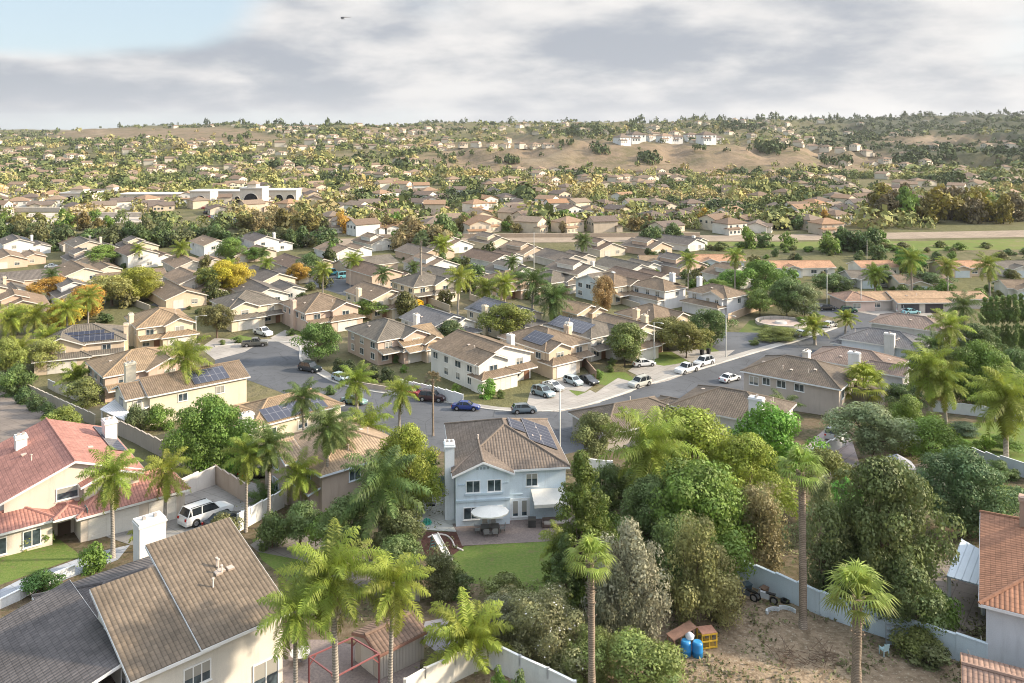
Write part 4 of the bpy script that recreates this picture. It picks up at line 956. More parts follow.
# --- broadleaf trees and shrubs
OL = (0.294, 0.344, 0.056); GR = (0.175, 0.256, 0.050); DK = (0.106, 0.150, 0.050); GY = (0.325, 0.312, 0.213); BR = (0.312, 0.250, 0.125); BG = (0.163, 0.300, 0.044); YE = (.48, .38, .045); OR_ = (.50, .30, .06); BL = (.18, .16, .12); DG = (0.150, 0.206, 0.069)
NB = {}
for a in [
 ('big1',213,478,400,72,GR,'dense green tree behind the grey garden wall'),
 ('round1',236,478,432,36,BG,'bright green small tree at the right of the dense one'),
 ('lump0',408,512,428,70,OL,'yellow green tree against the road, left of the blue house'),
 ('round0',428,488,452,26,GR,'dark green tree beside the paved side yard of the blue house'),
 ('round0',396,505,445,50,(0.175,0.193,0.052),'mottled tree behind the palms over the brown house'),
 ('round2',300,548,505,44,DG,'dark shrub tree below the bright palm'),
 ('bush0',272,548,512,40,DG,'dark bush at the end of the white fence'),
 ('bush0',330,555,514,48,GR,'green bush beside the garden path'),
 ('round0',348,560,500,60,DG,'leafy tree left of the broad queen palm'),
 ('round2',396,568,508,58,(0.140,0.158,0.061),'speckled tree over the slide and side fence'),
 ('round1',395,590,540,58,DG,'dark tree behind the shed path'),
 ('airy0',440,600,548,50,(0.140,0.149,0.061),'thin tree between slide and lawn'),
 ('bush0',455,594,566,44,DK,'dark clipped bush at the lower left of the lawn'),
 ('bush0',508,604,578,52,(0.210,0.228,0.070),'yellowish bush at the lower edge of the lawn'),
 ('bush1',545,655,594,120,(0.263,0.263,0.123),'large flowering shrub behind the white fence'),
 ('bush1',500,640,598,70,(0.263,0.263,0.158),'white flowering shrub next to the date palm'),
 ('bush1',590,676,630,70,(0.193,0.228,0.070),'shrub at the foot of the thick fan palm'),
 ('pine0',581,604,454,66,(0.149,0.184,0.038),'tall narrow conifer at the right corner of the blue house'),
 ('pine0',566,612,535,38,DG,'smaller dark conifer in front of the tall one'),
 ('airy1',628,640,520,72,(.36,.35,.24),'silvery grey tree right of the thick fan palm'),
 ('airy0',648,645,545,60,GY,'silvery grey tree nearest the blue barrels'),
 ('airy1',615,650,560,50,(0.228,0.228,0.140),'low silvery tree left of its taller twin'),
 ('airy0',690,630,515,62,(.31,.30,.12),'tan green willowy tree over the dirt lot edge'),
 ('airy1',716,622,545,54,(.34,.31,.13),'tan willowy tree closest to the junk pile'),
 ('airy0',672,610,520,60,DG,'dark willowy tree between silver and tan ones'),
 ('lump0',692,508,413,130,OL,'huge olive yellow ficus in front of the brown roof'),
 ('lump0',748,518,438,92,OL,'second olive ficus right of the huge one'),
 ('big1',700,575,470,110,GR,'green tree mass under the olive ficus'),
 ('big0',650,560,480,80,DG,'dark trees behind the silvery grey ones'),
 ('round1',775,486,408,72,BG,'glossy bright green tree below the white chimney'),
 ('round0',752,560,490,56,(0.175,0.193,0.061),'green tree in front of the second ficus'),
 ('airy0',766,574,486,56,(.30,.26,.13),'brownish thin tree left of the tallest fan palm'),
 ('airy1',822,600,475,62,(.22,.24,.11),'grey brown tree just right of the tallest fan palm'),
 ('airy0',840,600,500,60,DG,'thin dark green tree beside the massive dark one'),
 ('round0',822,515,452,52,(0.193,0.210,0.061),'yellow green tree below the white wall and parked car'),
 ('round2',845,545,480,30,(0.175,0.350,0.070),'vivid green sapling in front of the dark tree'),
 ('big0',885,618,462,124,(.155,.185,.065),'massive dark brown green tree over the white wall'),
 ('round0',905,640,560,70,(.13,.17,.06),'low dark tree against the white garden wall'),
 ('bush0',935,640,590,50,GR,'green shrub below the white patio cover'),
 ('round0',872,462,408,74,(.26,.30,.15),'grey leaved tree behind the glossy green one'),
 ('lump0',908,452,398,52,(0.210,0.263,0.052),'rounded green yellow tree left of the lawn palms'),
 ('round1',932,468,420,56,(0.193,0.280,0.052),'rounded tree in front of the lawn palms'),
 ('big1',968,535,455,86,(0.123,0.193,0.079),'wide green tree before the patio cover'),
 ('round0',1005,452,436,30,GR,'low tree on the right lawn'),
 ('round1',966,436,424,32,(0.088,0.131,0.070),'weeping mound shaped tree on the right lawn'),
 ('shrub0',963,448,440,20,BG,'small shrub left of a group on the right lawn'),
 ('shrub1',986,452,436,24,(0.245,0.333,0.052),'yellow tipped shrub on the right lawn'),
 ('shrub0',1015,480,470,18,DG,'dark shrub against the long white garden wall'),
 ('shrub0',999,475,464,16,DG,'second dark shrub against the long white garden wall'),
 ('round0',594,466,415,44,(0.193,0.210,0.079),'round tree at the near kerb in front of the light pole'),
 ('round1',318,362,324,38,(0.140,0.210,0.052),'round green street tree at the cul de sac corner'),
 ('round0',625,366,325,46,(0.158,0.193,0.052),'street tree nearest the tan twin gable porch'),
 ('round1',668,350,318,40,(0.175,0.175,0.052),'brownish green street tree beside the lamp post'),
 ('round0',686,358,324,44,(0.210,0.193,0.052),'street tree in front of the two white suvs'),
 ('round1',710,346,310,38,(0.123,0.175,0.052),'street tree at the mouth of the side road'),
 ('round2',217,338,305,30,(0.193,0.175,0.070),'thin street tree in front of the arched porch'),
 ('round0',368,318,300,34,GR,'tree before the cream gabled house'),
 ('round1',352,312,306,22,BG,'small tree beside the twin window house'),
 ('round0',450,350,322,36,(0.105,0.140,0.052),'dark garden tree beside the pale gable'),
 ('round0',507,342,306,46,(0.228,0.245,0.052),'yellow green tree in the middle of the row'),
 ('shrub0',490,398,380,22,BG,'green shrub behind the white fence near the blue car'),
 ('round0',605,318,278,24,(0.350,0.228,0.105),'orange brown tree before the white house pair'),
 ('round2',613,296,280,20,DK,'dark small tree behind the orange brown one'),
 ('bush0',85,405,380,46,(0.263,0.280,0.088),'bushy palm like shrub left of the patio cover'),
 ('bush0',66,432,408,42,(0.280,0.315,0.070),'yellow green shrub behind the red roof'),
 ('bush0',136,432,405,30,(0.175,0.210,0.088),'shrub beside the patio cover posts'),
 ('bush0',160,430,405,34,GR,'dark shrub between patio cover and dense tree'),
 ('bush0',20,395,366,36,(0.175,0.245,0.070),'bush at the far left beside the alley'),
 ('shrub0',95,572,545,32,GR,'shrub at the corner of the front lawn'),
 ('bush0',44,592,572,44,(0.123,0.210,0.052),'round hedge between driveway and dark roof'),
 ('shrub0',16,548,530,34,(0.245,0.263,0.070),'yellow green hedge under the red house window'),
 ('shrub1',42,546,532,22,GR,'small shrub right of the hedge under the window'),
 ('bush0',222,540,514,42,(0.210,0.210,0.088),'shrub hiding the dark car behind the brown roof'),
 ('shrub0',238,470,452,24,DG,'dark shrub in front of the grey wall'),
 ('round1',640,700,640,78,(0.245,0.298,0.088),'light green tree at the bottom edge, left of the barrels'),
 ('bush0',850,590,565,40,DK,'dark shrub at the white wall behind the fan palm'),
 ('bush0',914,655,628,52,(0.263,0.280,0.088),'weedy yellow green shrub in front of the white wall'),
 ('bush0',868,628,610,30,(0.210,0.245,0.088),'weeds right of the pale blue chair'),
 ('shrub1',930,668,648,50,(0.193,0.210,0.088),'straggly bush left of the skylight roof'),
 ('shrub1',498,700,668,22,GR,'potted shrub below the white fence'),
 ('shrub1',520,705,672,26,DG,'second shrub below the white fence'),
 ('bush0',60,330,302,48,YE,'golden tree at the far left behind the solar house'),
 ('round0',18,335,306,34,(0.350,0.350,0.088),'sunlit palm like tree at the far left'),
 ('round1',50,372,338,40,(0.298,0.315,0.088),'sunlit bushy tree left of the solar house'),
 ('round0',6,378,340,36,(0.280,0.298,0.070),'sunlit tree at the left edge'),
 ('round1',84,320,286,40,OR_,'orange tree behind the solar house'),
 ('round0',55,300,278,40,OR_,'orange yellow tree left of its taller neighbour'),
 ('round2',112,306,276,44,(0.350,0.333,0.105),'pale yellow tree before the ranch roofs'),
 ('big1',138,300,268,50,(0.315,0.298,0.052),'wide yellow green tree in the left ranch rows'),
 ('round0',222,296,262,34,YE,'brightest yellow tree in front of the arched porch house'),
 ('round1',240,296,264,30,YE,'yellow tree right of the brightest one'),
 ('round2',208,298,268,26,(0.298,0.298,0.070),'green yellow tree left of the brightest yellow one'),
 ('round0',103,266,246,36,GR,'dark green tree in the back ranch row at left'),
 ('round1',310,278,254,26,DG,'dark tree beside the turquoise trucks'),
 ('round0',298,284,264,22,OR_,'small orange tree beside the dark one'),
 ('round1',232,262,238,28,GR,'green tree behind the ranch roofs'),
 ('round0',255,262,248,22,GR,'small grey green tree between the ranch roofs and the dark belt'),
 ('round0',760,300,262,40,GR,'green tree left of the park group'),
 ('round1',787,316,278,34,(0.140,0.193,0.061),'large tree of the park group behind the plaza'),
 ('round1',805,318,284,34,(0.175,0.210,0.088),'grey green tree of the park group'),
 ('round0',760,316,290,32,(0.210,0.263,0.061),'light green tree beside the white house nearest the plaza'),
 ('round2',833,300,274,34,DG,'dark tree at the pink walled house'),
 ('round1',883,306,292,18,DK,'dark round garden tree at the ranch garage'),
 ('round0',880,286,270,30,DK,'dark tree behind the ranch garage house'),
 ('round1',925,290,272,40,DK,'broad dark tree behind the ranch roof'),
 ('round0',908,276,250,34,(0.105,0.228,0.035),'bright green dense tree below the field'),
 ('round1',735,290,270,30,BG,'green tree before the orange roofs'),
 ('round0',716,296,280,26,GR,'dark green tree in front of the blue garage ranch house'),
 ('lump0',780,338,328,50,(0.193,0.228,0.052),'low clipped hedge mound in front of the plaza'),
 ('bush0',900,272,262,24,GR,'bush between two ranch houses'),
 ('big1',985,412,345,60,GR,'green thicket tree beside the columnar junipers'),
 ('big0',955,405,350,56,(0.193,0.228,0.070),'pale green thicket tree left of the darker one'),
 ('big1',1015,405,350,50,DG,'dark thicket tree at the right edge'),
 ('big0',975,380,325,50,(0.123,0.175,0.061),'thicket tree under the junipers'),
 ('round1',905,415,385,40,DK,'dark shrubby tree beside the pale fan palm'),
 ('round0',1000,480,462,26,DG,'spiky shrub at the end of the white garden wall') ]:
    NB[a[-1]] = T(*a)
for a in [('round0',612,520,468,46,DG,'dark tree behind the tall conifer, right of the blue house'),('bush0',604,540,505,40,GR,'bush at the foot of the tall conifer'),('round2',632,505,470,36,GR,'green tree left of the wide queen palm'),('bush0',868,445,425,30,DG,'dark bush below the window of the taupe house'),('bush0',800,470,452,30,GR,'bush behind the glossy green tree')]: T(*a)
for i, x in enumerate([985, 991, 997, 1003, 1009, 1015, 1021, 1027]):
    T('col0', x, 352 + (i % 3), 297 - i * .6, 9, (.16, .22, .06), 'columnar juniper in a tight row at the right edge', group='row of columnar junipers', name='juniper_tree')
for i, (x, y) in enumerate([(0, 388), (12, 396), (24, 403), (36, 410), (47, 418), (58, 425)]):
    T('shrub0', x, y, y - 15, 20, DK, 'clipped dark hedge bush along the alley wall', group='clipped hedge along the alley', name='hedge', cat='hedge')
for i, (x, y) in enumerate([(338, 372), (350, 374), (362, 377), (374, 380), (386, 381)]):
    T('shrub0', x, y, y - 13, 18, (.06, .08, .03), 'clipped hedge bush below the tan corner house', group='clipped hedge below the tan corner house', name='hedge', cat='hedge')

# --- tree belt behind the ranch rows and other mid-distance trees
def far_proto(seed, shape='round', col=False):
    v, q, tint, C = crown(seed, 8, 3.9, 1.0, 26, 1.5, 1500, .62, shape, gap=.2)
    t = trunk_mb(8, .25, C, 1.0, seed, 2); nv = len(t.v); tq = [f for f in t.f if len(f) == 4]
    V = np.concatenate([np.array(t.v), v]); Q = np.concatenate([np.array(tq), q + nv]); mi = np.concatenate([np.ones(len(tq)), np.zeros(len(q))]).astype(int)
    return npmesh('tree', V, Q, [M['leaf'], M['bark2']], mi, np.concatenate([np.full(nv, .5), tint]))
M['bark2'] = flat('dark_bark', (.10, .08, .06), .9)
FARM = [far_proto(61), far_proto(62, 'dome'), far_proto(63), far_proto(64, 'cone')]
def far_tree(X, Y, H, w, color, label, group, kind=None):
    k = rnd.randrange(3) if kind is None else kind
    o = link('tree', FARM[k], None, (X, Y, zg(X, Y) - .3), (0, 0, rnd.uniform(0, 6.28)), color); o.scale = (w / 7.8, w / 7.8, H / 8)
    if 'eucalyptus' in label: o.name = 'eucalyptus_tree'; return tag(o, label, 'eucalyptus', group)
    return tag(o, label, 'tree', group)
for i in range(40):     # dark belt
    px = -10 + i * 8.7 + rnd.uniform(-4, 4); by = 246 + rnd.uniform(-3, 3) - (4 if px < 60 else 0); g = G(px, by)
    c = rnd.choice([DG, DK, (.14, .15, .06), (.17, .17, .07), (.10, .13, .05)])
    far_tree(g.x, g.y, rnd.uniform(6, 11), rnd.uniform(7, 11), c, 'dark green tree in the long belt behind the left ranch roofs', 'tree belt behind the ranch rows')
for (a, b, y0, y1, n, cols, lab, grp, hs) in [
  (395, 450, 243, 252, 12, [GR, BR, (.16,.11,.05), DG], 'mixed tree in the clump at the end of the valley road', 'clump at the end of the valley road', (8, 14)),
  (640, 680, 240, 246, 7, [DK, DG], 'dark tree in the line across the valley road', 'dark line of trees on the valley road', (5, 8)),
  (740, 880, 246, 254, 14, [DK, DG, GR], 'dark tree at the left end of the green field', 'dark trees at the left end of the field', (6, 10)),
  (880, 1020, 216, 224, 24, [(.24,.20,.04), (.20,.17,.05), (.17,.13,.07), GR], 'tall golden eucalyptus above the valley road on the right', 'golden eucalyptus grove', (13, 20)),
  (230, 330, 222, 232, 16, [BR, (.20,.17,.05), (.2,.13,.06)], 'autumn brown tree in front of the far apartments', 'autumn trees by the far apartments', (7, 11)),
  (330, 620, 226, 234, 22, [BR, GR, (.20,.16,.06), (.14,.14,.04), OR_], 'small garden tree along the upper side of the valley road', 'garden trees above the valley road', (5, 10)),
  (620, 900, 222, 233, 18, [OR_, (.20,.17,.05), DG, (.24,.17,.07)], 'golden brush tree above the valley road', 'brush above the valley road', (4, 8)),
  (0, 120, 222, 232, 12, [(.18,.16,.05), GR, (.2,.15,.05)], 'olive yellow tree before the beige lots at left', 'trees before the beige lots', (6, 9))]:
    for i in range(n):
        px = rnd.uniform(a, b); by = rnd.uniform(y0, y1); g = G(px, by); h = rnd.uniform(*hs)
        far_tree(g.x, g.y, h, h * rnd.uniform(.7, 1.1), rnd.choice(cols), lab, grp)
# garden trees between the mid rows
GT = 'small garden tree between the closely packed tract roofs'
for i in range(45):
    px = rnd.uniform(-10, 1030); by = rnd.uniform(256, 322)
    if 205 < px < 440 and by > 322: continue
    if px > 640 and by > 300: continue
    g = G(px, by); h = rnd.uniform(3.5, 7)
    far_tree(g.x, g.y, h, h * rnd.uniform(.7, 1), rnd.choice([GR, DG, (.12,.13,.04), (.16,.15,.05), BR, (.08,.1,.03)]), GT, 'garden trees among the tract roofs')

for i in range(170):
    px = rnd.uniform(-10, 1030); by = 250 + 95 * rnd.random()
    if px > 560 and by > 300: continue
    if 205 < px < 330 and by > 335: continue
    g = G(px, by); h = rnd.uniform(1.2, 3.0); o = far_tree(g.x, g.y, h, h * rnd.uniform(1.0, 1.8), rnd.choice([GR, DG, (.16,.18,.05), (.12,.15,.05), DK]), 'low shrub in a yard between the packed tract houses', 'yard shrubs among the tract houses', 1); o.name = 'shrub'; o['category'] = 'shrub'
for i, (x, y, w, h) in enumerate([(330,395,14,9),(455,392,12,8),(500,398,10,8),(610,372,10,7),(598,378,12,8),(658,345,12,8),(640,352,10,6),(520,372,12,9),(238,343,14,6),(222,345,8,5),(292,335,12,6),(612,365,10,7),(745,362,1,1),(765,330,14,5),(800,322,12,5),(815,318,14,6),(755,345,12,5),(840,300,12,7),(870,302,10,6),(330,352,12,6),(395,362,10,8),(404,372,10,7)]):
    if w > 2: T('shrub0', x, y, y - h, w, rnd.choice([GR, DG, (.14,.18,.05)]), 'small front garden shrub beside the main street', group='front garden shrubs along the main street', cat='shrub', name='shrub')

# blossoms on the two flowering shrubs
rs = np.random.RandomState(9); cm = TREE['bush0'][1]; cm = TREE['bush1'][1]; fv = np.array([v.co[:] for v in cm.vertices])[::4]; pick = fv[rs.choice(len(fv), 520, replace=False)]; nn_ = pick - np.array([0, 0, 1.5]); nn_ /= np.linalg.norm(nn_, axis=1)[:, None]
v_, q_ = leaf_quads(pick + nn_ * .06, nn_, np.full(520, .12), rs, 1.0); M['petal'] = flat('white_petals', (.72, .70, .70), .7); bl = npmesh('blossom', v_, q_, [M['petal']])
for k, o in NB.items():
    if 'flowering' in k: link('blossom', bl, o)

for i in range(60):
    px = rnd.uniform(640, 1030); by = rnd.uniform(252, 304)
    if 690 < px < 840 and by > 296: continue
    g = G(px, by); h = rnd.uniform(1.8, 4.2); o = far_tree(g.x, g.y, h, h * rnd.uniform(.9, 1.5), rnd.choice([GR, DG, (.16,.18,.05), DK, (.18,.17,.07)]), 'garden bush among the ranch houses below the field', 'garden bushes among the ranch houses', 1); o.name = 'bush'; o['category'] = 'bush'
for i in range(34):
    px = rnd.uniform(690, 1030); g = G(px, rnd.uniform(247, 253)); h = rnd.uniform(1.5, 3.2); o = far_tree(g.x, g.y, h, h * rnd.uniform(1.2, 2), rnd.choice([GR, (.16,.18,.05), (.2,.19,.08)]), 'scrubby bush along the foot of the green field', 'scrub along the green field', 1); o.name = 'bush'; o['category'] = 'bush'

for a in [('q0',12,352,322,38,PY,'sunlit golden palm at the left edge, highest of its cluster'),('q1',34,350,318,36,PY,'sunlit golden palm second from the left edge'),('q2',50,362,340,34,PG,'green palm in front of the golden palms at far left'),('q1',22,372,352,36,PY,'low golden palm above the alley hedge'),
 ('q0',68,348,312,34,PY,'golden palm rising behind the solar house'),('s0',78,392,382,40,PG,'bushy palm beside the patio cover at left'),('q1',88,338,300,30,PG,'green palm between the orange tree and the solar house')]: PT(*a)
for i in range(16):
    px = rnd.uniform(10, 640); by = rnd.uniform(262, 300); PT(rnd.choice(['q0', 'q1', 'q2']), px, by, by - rnd.uniform(16, 26), rnd.uniform(16, 24), rnd.choice([PG, PD, PY]), 'small palm in a yard of the back tract rows', group='palms among the back tract rows')

# low weeds and ground cover over the yards
rs = np.random.RandomState(33); pts = []
for i in range(5200):
    px = rs.uniform(230, 1000); py = rs.uniform(470, 690); 
    if fnoise(px * 1.0, py * 2.0, 60, 2) < .02: continue
    g = G(px, py)
    if 455 < px < 575 and 505 < py < 582: continue
    if 280 < px < 420 and py > 625: continue
    for k in range(7): pts.append((g.x + rs.normal() * .35, g.y + rs.normal() * .35, g.z + rs.uniform(.02, .22)))
c = np.array(pts); n = rs.normal(size=c.shape); n[:, 2] = np.abs(n[:, 2]) + .6; n /= np.linalg.norm(n, axis=1)[:, None]
v, q = leaf_quads(c, n, np.full(len(c), .17), rs)
o = link('ground_cover', npmesh('ground_cover', v, q, [M['leaf']], tint=np.repeat(rs.uniform(0, 1, len(c)), 4)), color=(.17, .17, .07)); tag(o, 'sparse weeds and ground cover over the back yards and dirt lot', 'ground cover', kind='stuff')
# ------------------------------------------------------------------ ranch tract at left and centre (one storey and a half gables)
RCH = {}
def ranch_proto(v):
    """shared meshes for a small tract house: walls, roof, fascia, window, garage"""
    Lb = [(0, 0, 8.5, 15, 2.7, 'Y', .36, .4), (8.0, 3, 13.5, 12, 2.65, 'Y', .34, .4)] if v % 2 == 0 else [(0, 0, 9.5, 13, 2.8, 'Y', .36, .4), (1.2, 3, 6.0, 9.5, 4.9, 'Y', .36, .3)]
    if v == 2: Lb = [(0, 0, 8, 14, 4.7, 'Y', .36, .4), (7.6, 1, 13, 11, 2.7, 'Y', .34, .4)]
    if v == 3: Lb = [(0, 0, 15, 9, 2.7, 'X', .34, .4), (1.5, -2.5, 7.5, 1, 2.66, 'Y', .36, .4)]
    return Lb
def ranch(px, py, v, wall, roof, label, rot=38):
    B_ = [tuple([b[0]*1.25, b[1]*1.25, b[2]*1.25, b[3]*1.25] + list(b[4:])) for b in ranch_proto(v)]; h = B_[0][4]
    w = B_[0][2] - B_[0][0]
    wi = [(0, 'F', w * .7, min(1.5, h - 1.1), 1.5, 1.1), (1, 'F', 2.5, 1.4 if B_[1][4] < 3 else 3.8, 1.3, 1.0)]
    if h > 4: wi.append((0, 'F', w * .4, 3.6, 1.4, 1.1))
    house(label, (px, py), h, rot, B_, wall, roof, (.70, .67, .62), wi, garages=[(0, 'F', w * .3, 2.6, (.64, .60, .55))] if v != 3 else [(1, 'F', 3, 4.6, (.7, .68, .64))], vents=1, group='one storey tract houses in the back rows', fasc=True)
rl = random.Random(21)
WS = [TR['cream'], TR['tan'], TR['white'], (.60, .50, .42), (.66, .58, .48), (.56, .52, .47), (.62, .46, .36), (.50, .42, .34), (.70, .70, .70)]
RS = [RF['brown'], RF['grey'], (.15, .13, .12), (.18, .13, .10), (.25, .18, .125), (.20, .165, .135), (.27, .20, .145), (.16, .14, .125)]
spots = [(-8,262),(30,256),(72,262),(128,256),(152,256),(176,268),(204,262),(235,256),(268,256),(-15,284),(22,288),(58,298),(100,284),(150,276),(166,300),(196,292),(180,284),
 (210,286),(262,282),(240,276),(290,268),(322,266),(348,268),(372,276),(300,262),(335,254),(395,284),(415,276),(392,262),(428,268),(330,282),(-5,312),(28,318),(250,298),
 (448,262),(470,268),(492,262),(512,276),(540,268),(562,262),(586,270),(610,262),(600,250),(452,282),(470,290),(420,256),(360,256),(640,284),(668,276),(700,284),(740,280),(556,252),(524,254),(490,250),(90,306),(628,272),(590,256),(680,268),(66,276),(118,270)]
kept = []
for i, (x, y) in enumerate(spots):
    gq = G(x, y, 2.8)
    if any((gq.x - a) ** 2 + (gq.y - b) ** 2 < 18 ** 2 for a, b in kept): continue
    kept.append((gq.x, gq.y))
    side = 'left' if x < 200 else 'centre left' if x < 400 else 'centre' if x < 560 else 'centre right'
    v = rl.choice([0, 0, 1, 1, 2, 3]) if y < 290 else rl.choice([0, 1, 3])
    ranch(x, y, v, rl.choice(WS), rl.choice(RS), 'small tract house with %s gable roof in the %s back rows' % (['long low', 'stepped', 'tall', 'wide low'][v], side), 38 + rl.uniform(-3, 3) if x < 560 else 30)

# fill the tract on its own street grid
rf_ = random.Random(8); U = Vector((math.cos(R(38)), math.sin(R(38)))); Vv = Vector((-U.y, U.x)); nf_ = 0
names = ['wide low brown gabled', 'tan gabled', 'long brown gabled', 'stepped brown gabled']
cand = []
for i in range(-30, 40):
    for j in range(-14, 24):
        p = Vector((-40, 250)) + U * (i * 19.5 + rf_.uniform(-1, 1)) + Vv * (j * 25 + rf_.uniform(-1.5, 1.5)); px = 512 + p.x * F / p.y
        if not (208 < p.y < 338 and -25 < px < 690): continue
        py = HY + 48 * F / p.y
        if 205 < px < 330 and py > 318: continue
        cand.append((p.y, p.x, px))
cand.sort()
for (Y, X, px) in cand:
    if any((X - a) ** 2 + (Y - b) ** 2 < 17.5 ** 2 for a, b in HC): continue
    v = rf_.choice([0, 0, 1, 1, 2]) if Y > 240 else rf_.choice([1, 2, 2]); B_ = [tuple([b[0]*1.22, b[1]*1.22, b[2]*1.22, b[3]*1.22] + list(b[4:])) for b in ranch_proto(v)]
    w = B_[0][2]; side = 'left' if px < 230 else 'middle' if px < 460 else 'right'; o_ = Vector((X, Y)) - U * w / 2 - Vv * B_[0][3] / 2; h = B_[0][4]
    wi = [(0, 'F', w * .7, min(1.5, h - 1.1), 1.5, 1.1), (1, 'F', 2.3, 1.4 if B_[1][4] < 3 else 3.8, 1.3, 1.0)] + ([(0, 'F', w * .35, 3.6, 1.4, 1.1), (0, 'L', 4, 3.6, 1.2, 1.1)] if h > 4 else [])
    house('stucco tract house with tiled gable roof packed into the %s of the back rows' % side, None, 0, 38 + rf_.uniform(-2, 2), B_, rf_.choice(WS), rf_.choice(RS), (.70, .67, .62), wi, garages=[(0, 'F', w * .3, 2.6, (.64, .60, .55))], vents=2, solar=[(0, 'R', .2, .15, .75, .7)] if rf_.random() < .18 else [], chim=[(w + .3, 6, .8, 1.2, h + 2.2)] if rf_.random() < .3 else [], origin=(o_.x, o_.y), group='one storey tract houses in the back rows'); nf_ += 1
    if nf_ > 75: break
# streets between the back rows
for i, d in enumerate([[(40,276),(60,270),(110,280),(95,290)], [(150,305),(190,288),(215,292),(180,312)], [(300,282),(330,270),(370,280),(345,296)]]):
    sheet('back_street', d, .03 + i * .002, M['asphalt'])

# ------------------------------------------------------------------ distant town
def small_house_mesh(kind):
    B_ = [[(-6, -5, 6, 5, 5.0, 'H', .4), (-7, -7, 0, -4, 2.7, 'X', .3)], [(-7, -5, 7, 5, 3.0, 'X', .36), (-5, -7, 1, -3, 2.95, 'Y', .36)], [(-5, -6, 5, 6, 5.2, 'Y', .38), (-6, -8, 2, -5, 2.8, 'X', .3)]][kind]
    w = MB()
    for k, b in enumerate(B_):
        x0, y0, x1, y1, he = b[:5]; w.box(x0, y0, -2, x1, y1, he, 0); pl, ed = roof_planes(b)
        if b[5] == 'Y':
            for y in (y0, y1): w.face([(x0, y, he), (x1, y, he), ((x0 + x1) / 2, y, he + (x1 - x0) / 2 * b[6])], 0)
        if b[5] == 'X':
            for x in (x0, x1): w.face([(x, y0, he), (x, y1, he), (x, (y0 + y1) / 2, he + (y1 - y0) / 2 * b[6])], 0)
        for q in pl.values(): w.slab([Vector(p) + Vector((0, 0, .004 * k)) for p in q], .2, 1)
        n = 3
        for i in range(n):
            a = x0 + (x1 - x0) * (i + .5) / n; zc = he - 1.3
            w.box(a - .6, y0 - .06, zc - .6, a + .6, y0 - .01, zc + .6, 2); w.box(a - .6, y1 + .01, zc - .6, a + .6, y1 + .06, zc + .6, 2)
            c = y0 + (y1 - y0) * (i + .5) / n; w.box(x1 + .01, c - .5, zc - .6, x1 + .06, c + .5, zc + .6, 2)
    return w.mesh('house', [M['stucco'], M['froof'], M['glass']])
def m_froof():
    t = NT('distant_roof_tile'); ran = t.N('ShaderNodeObjectInfo').outputs['Random']
    cr = t.N('ShaderNodeValToRGB'); t.L(ran, cr.inputs[0]); e = cr.color_ramp.elements
    e[0].color = (.20, .14, .10, 1); e[1].color = (.33, .19, .11, 1); x = e.new(.5); x.color = (.15, .12, .105, 1); x = e.new(.75); x.color = (.26, .20, .15, 1)
    return t.base(t.scalecol(cr.outputs[0], t.rng(t.noise(1.5, 3, t.coord()), .3, .7, .85, 1.15)), .9, .2)
M['froof'] = m_froof()
SH = [small_house_mesh(i) for i in range(3)]
def is_bare(X, Y):
    px = 512 + X * F / Y; z = zg(X, Y); py = HY + (CAMZ - z) * F / Y
    for (a, b, c, e) in DRYP[:12]:
        if ((px - a) / c) ** 2 + ((py - b) / e) ** 2 < .8: return True
    return False
def in_view(X, Y, m=60): return -m < 512 + X * F / Y < 1024 + m
rd = random.Random(5)
cnt = 0; far_h = []
while len(far_h) < 680:
    Y = 375 * (2300 / 375) ** (rd.random() ** .9); X = rd.uniform(-.72, .72) * Y
    px = 512 + X * F / Y; py = HY + (CAMZ - zg(X, Y)) * F / Y
    if not in_view(X, Y): continue
    dens = fnoise(X, Y, 130, 2) + .35
    if Y < 1000: dens += .25
    if px < 330 and Y < 470: continue
    if px > 830 and Y < 500: continue
    if px > 820 and Y > 950: dens -= .35
    if px < 320 and Y > 1000: dens += .15
    if is_bare(X, Y) or rd.random() > dens + .2: continue
    if any((X - a) ** 2 + (Y - b) ** 2 < (15 if Y < 900 else 20) ** 2 for a, b in far_h): continue
    far_h.append((X, Y))
# ridge-top houses, placed where the photograph shows them
for (px, py) in [(622,141),(632,139),(643,140),(655,138),(668,139),(680,139),(693,138),(705,140),(714,141),(463,147),(476,147),(492,148),(505,148),(520,148),(535,148),(548,147),(357,149),(372,149),(386,150),(400,150),(412,150),(425,149),(437,148),(298,150),(312,150),(330,151),(402,132),(416,133),(430,133),(812,150),(826,152),(840,152),(855,150),(845,165),(870,166),(885,163),(905,168),(925,165),(943,172),(960,175),(905,157),(822,158),(866,156)]:
    g = G(px, py); far_h.insert(0, (g.x, g.y))
for j, by in enumerate((231, 224, 218, 211)):
    for px in range(345 + j * 9, 930 if j else 760, 23):
        if 395 < px < 440 and j == 0: continue
        g = G(px + rd.uniform(-4, 4), by + rd.uniform(-.8, .8))
        if all((g.x - a) ** 2 + (g.y - b) ** 2 > 13 ** 2 for a, b in far_h) and not (px > 870 and j < 2): far_h.insert(0, (g.x, g.y))
far_h.sort(key=lambda p: p[1]); tops = set()
sv = []; stuff_v = [[], [], []]
order = sorted(far_h, key=lambda p: p[1])
ZN = [(650, 'distant house in the near rows across the valley road', 'houses across the valley road'), (1000, 'distant house amid the valley trees', 'houses amid the valley trees'), (9999, 'tiny pale house on the distant hills', 'houses on the distant hills')]
bigm = [MB() for _ in range(1)]
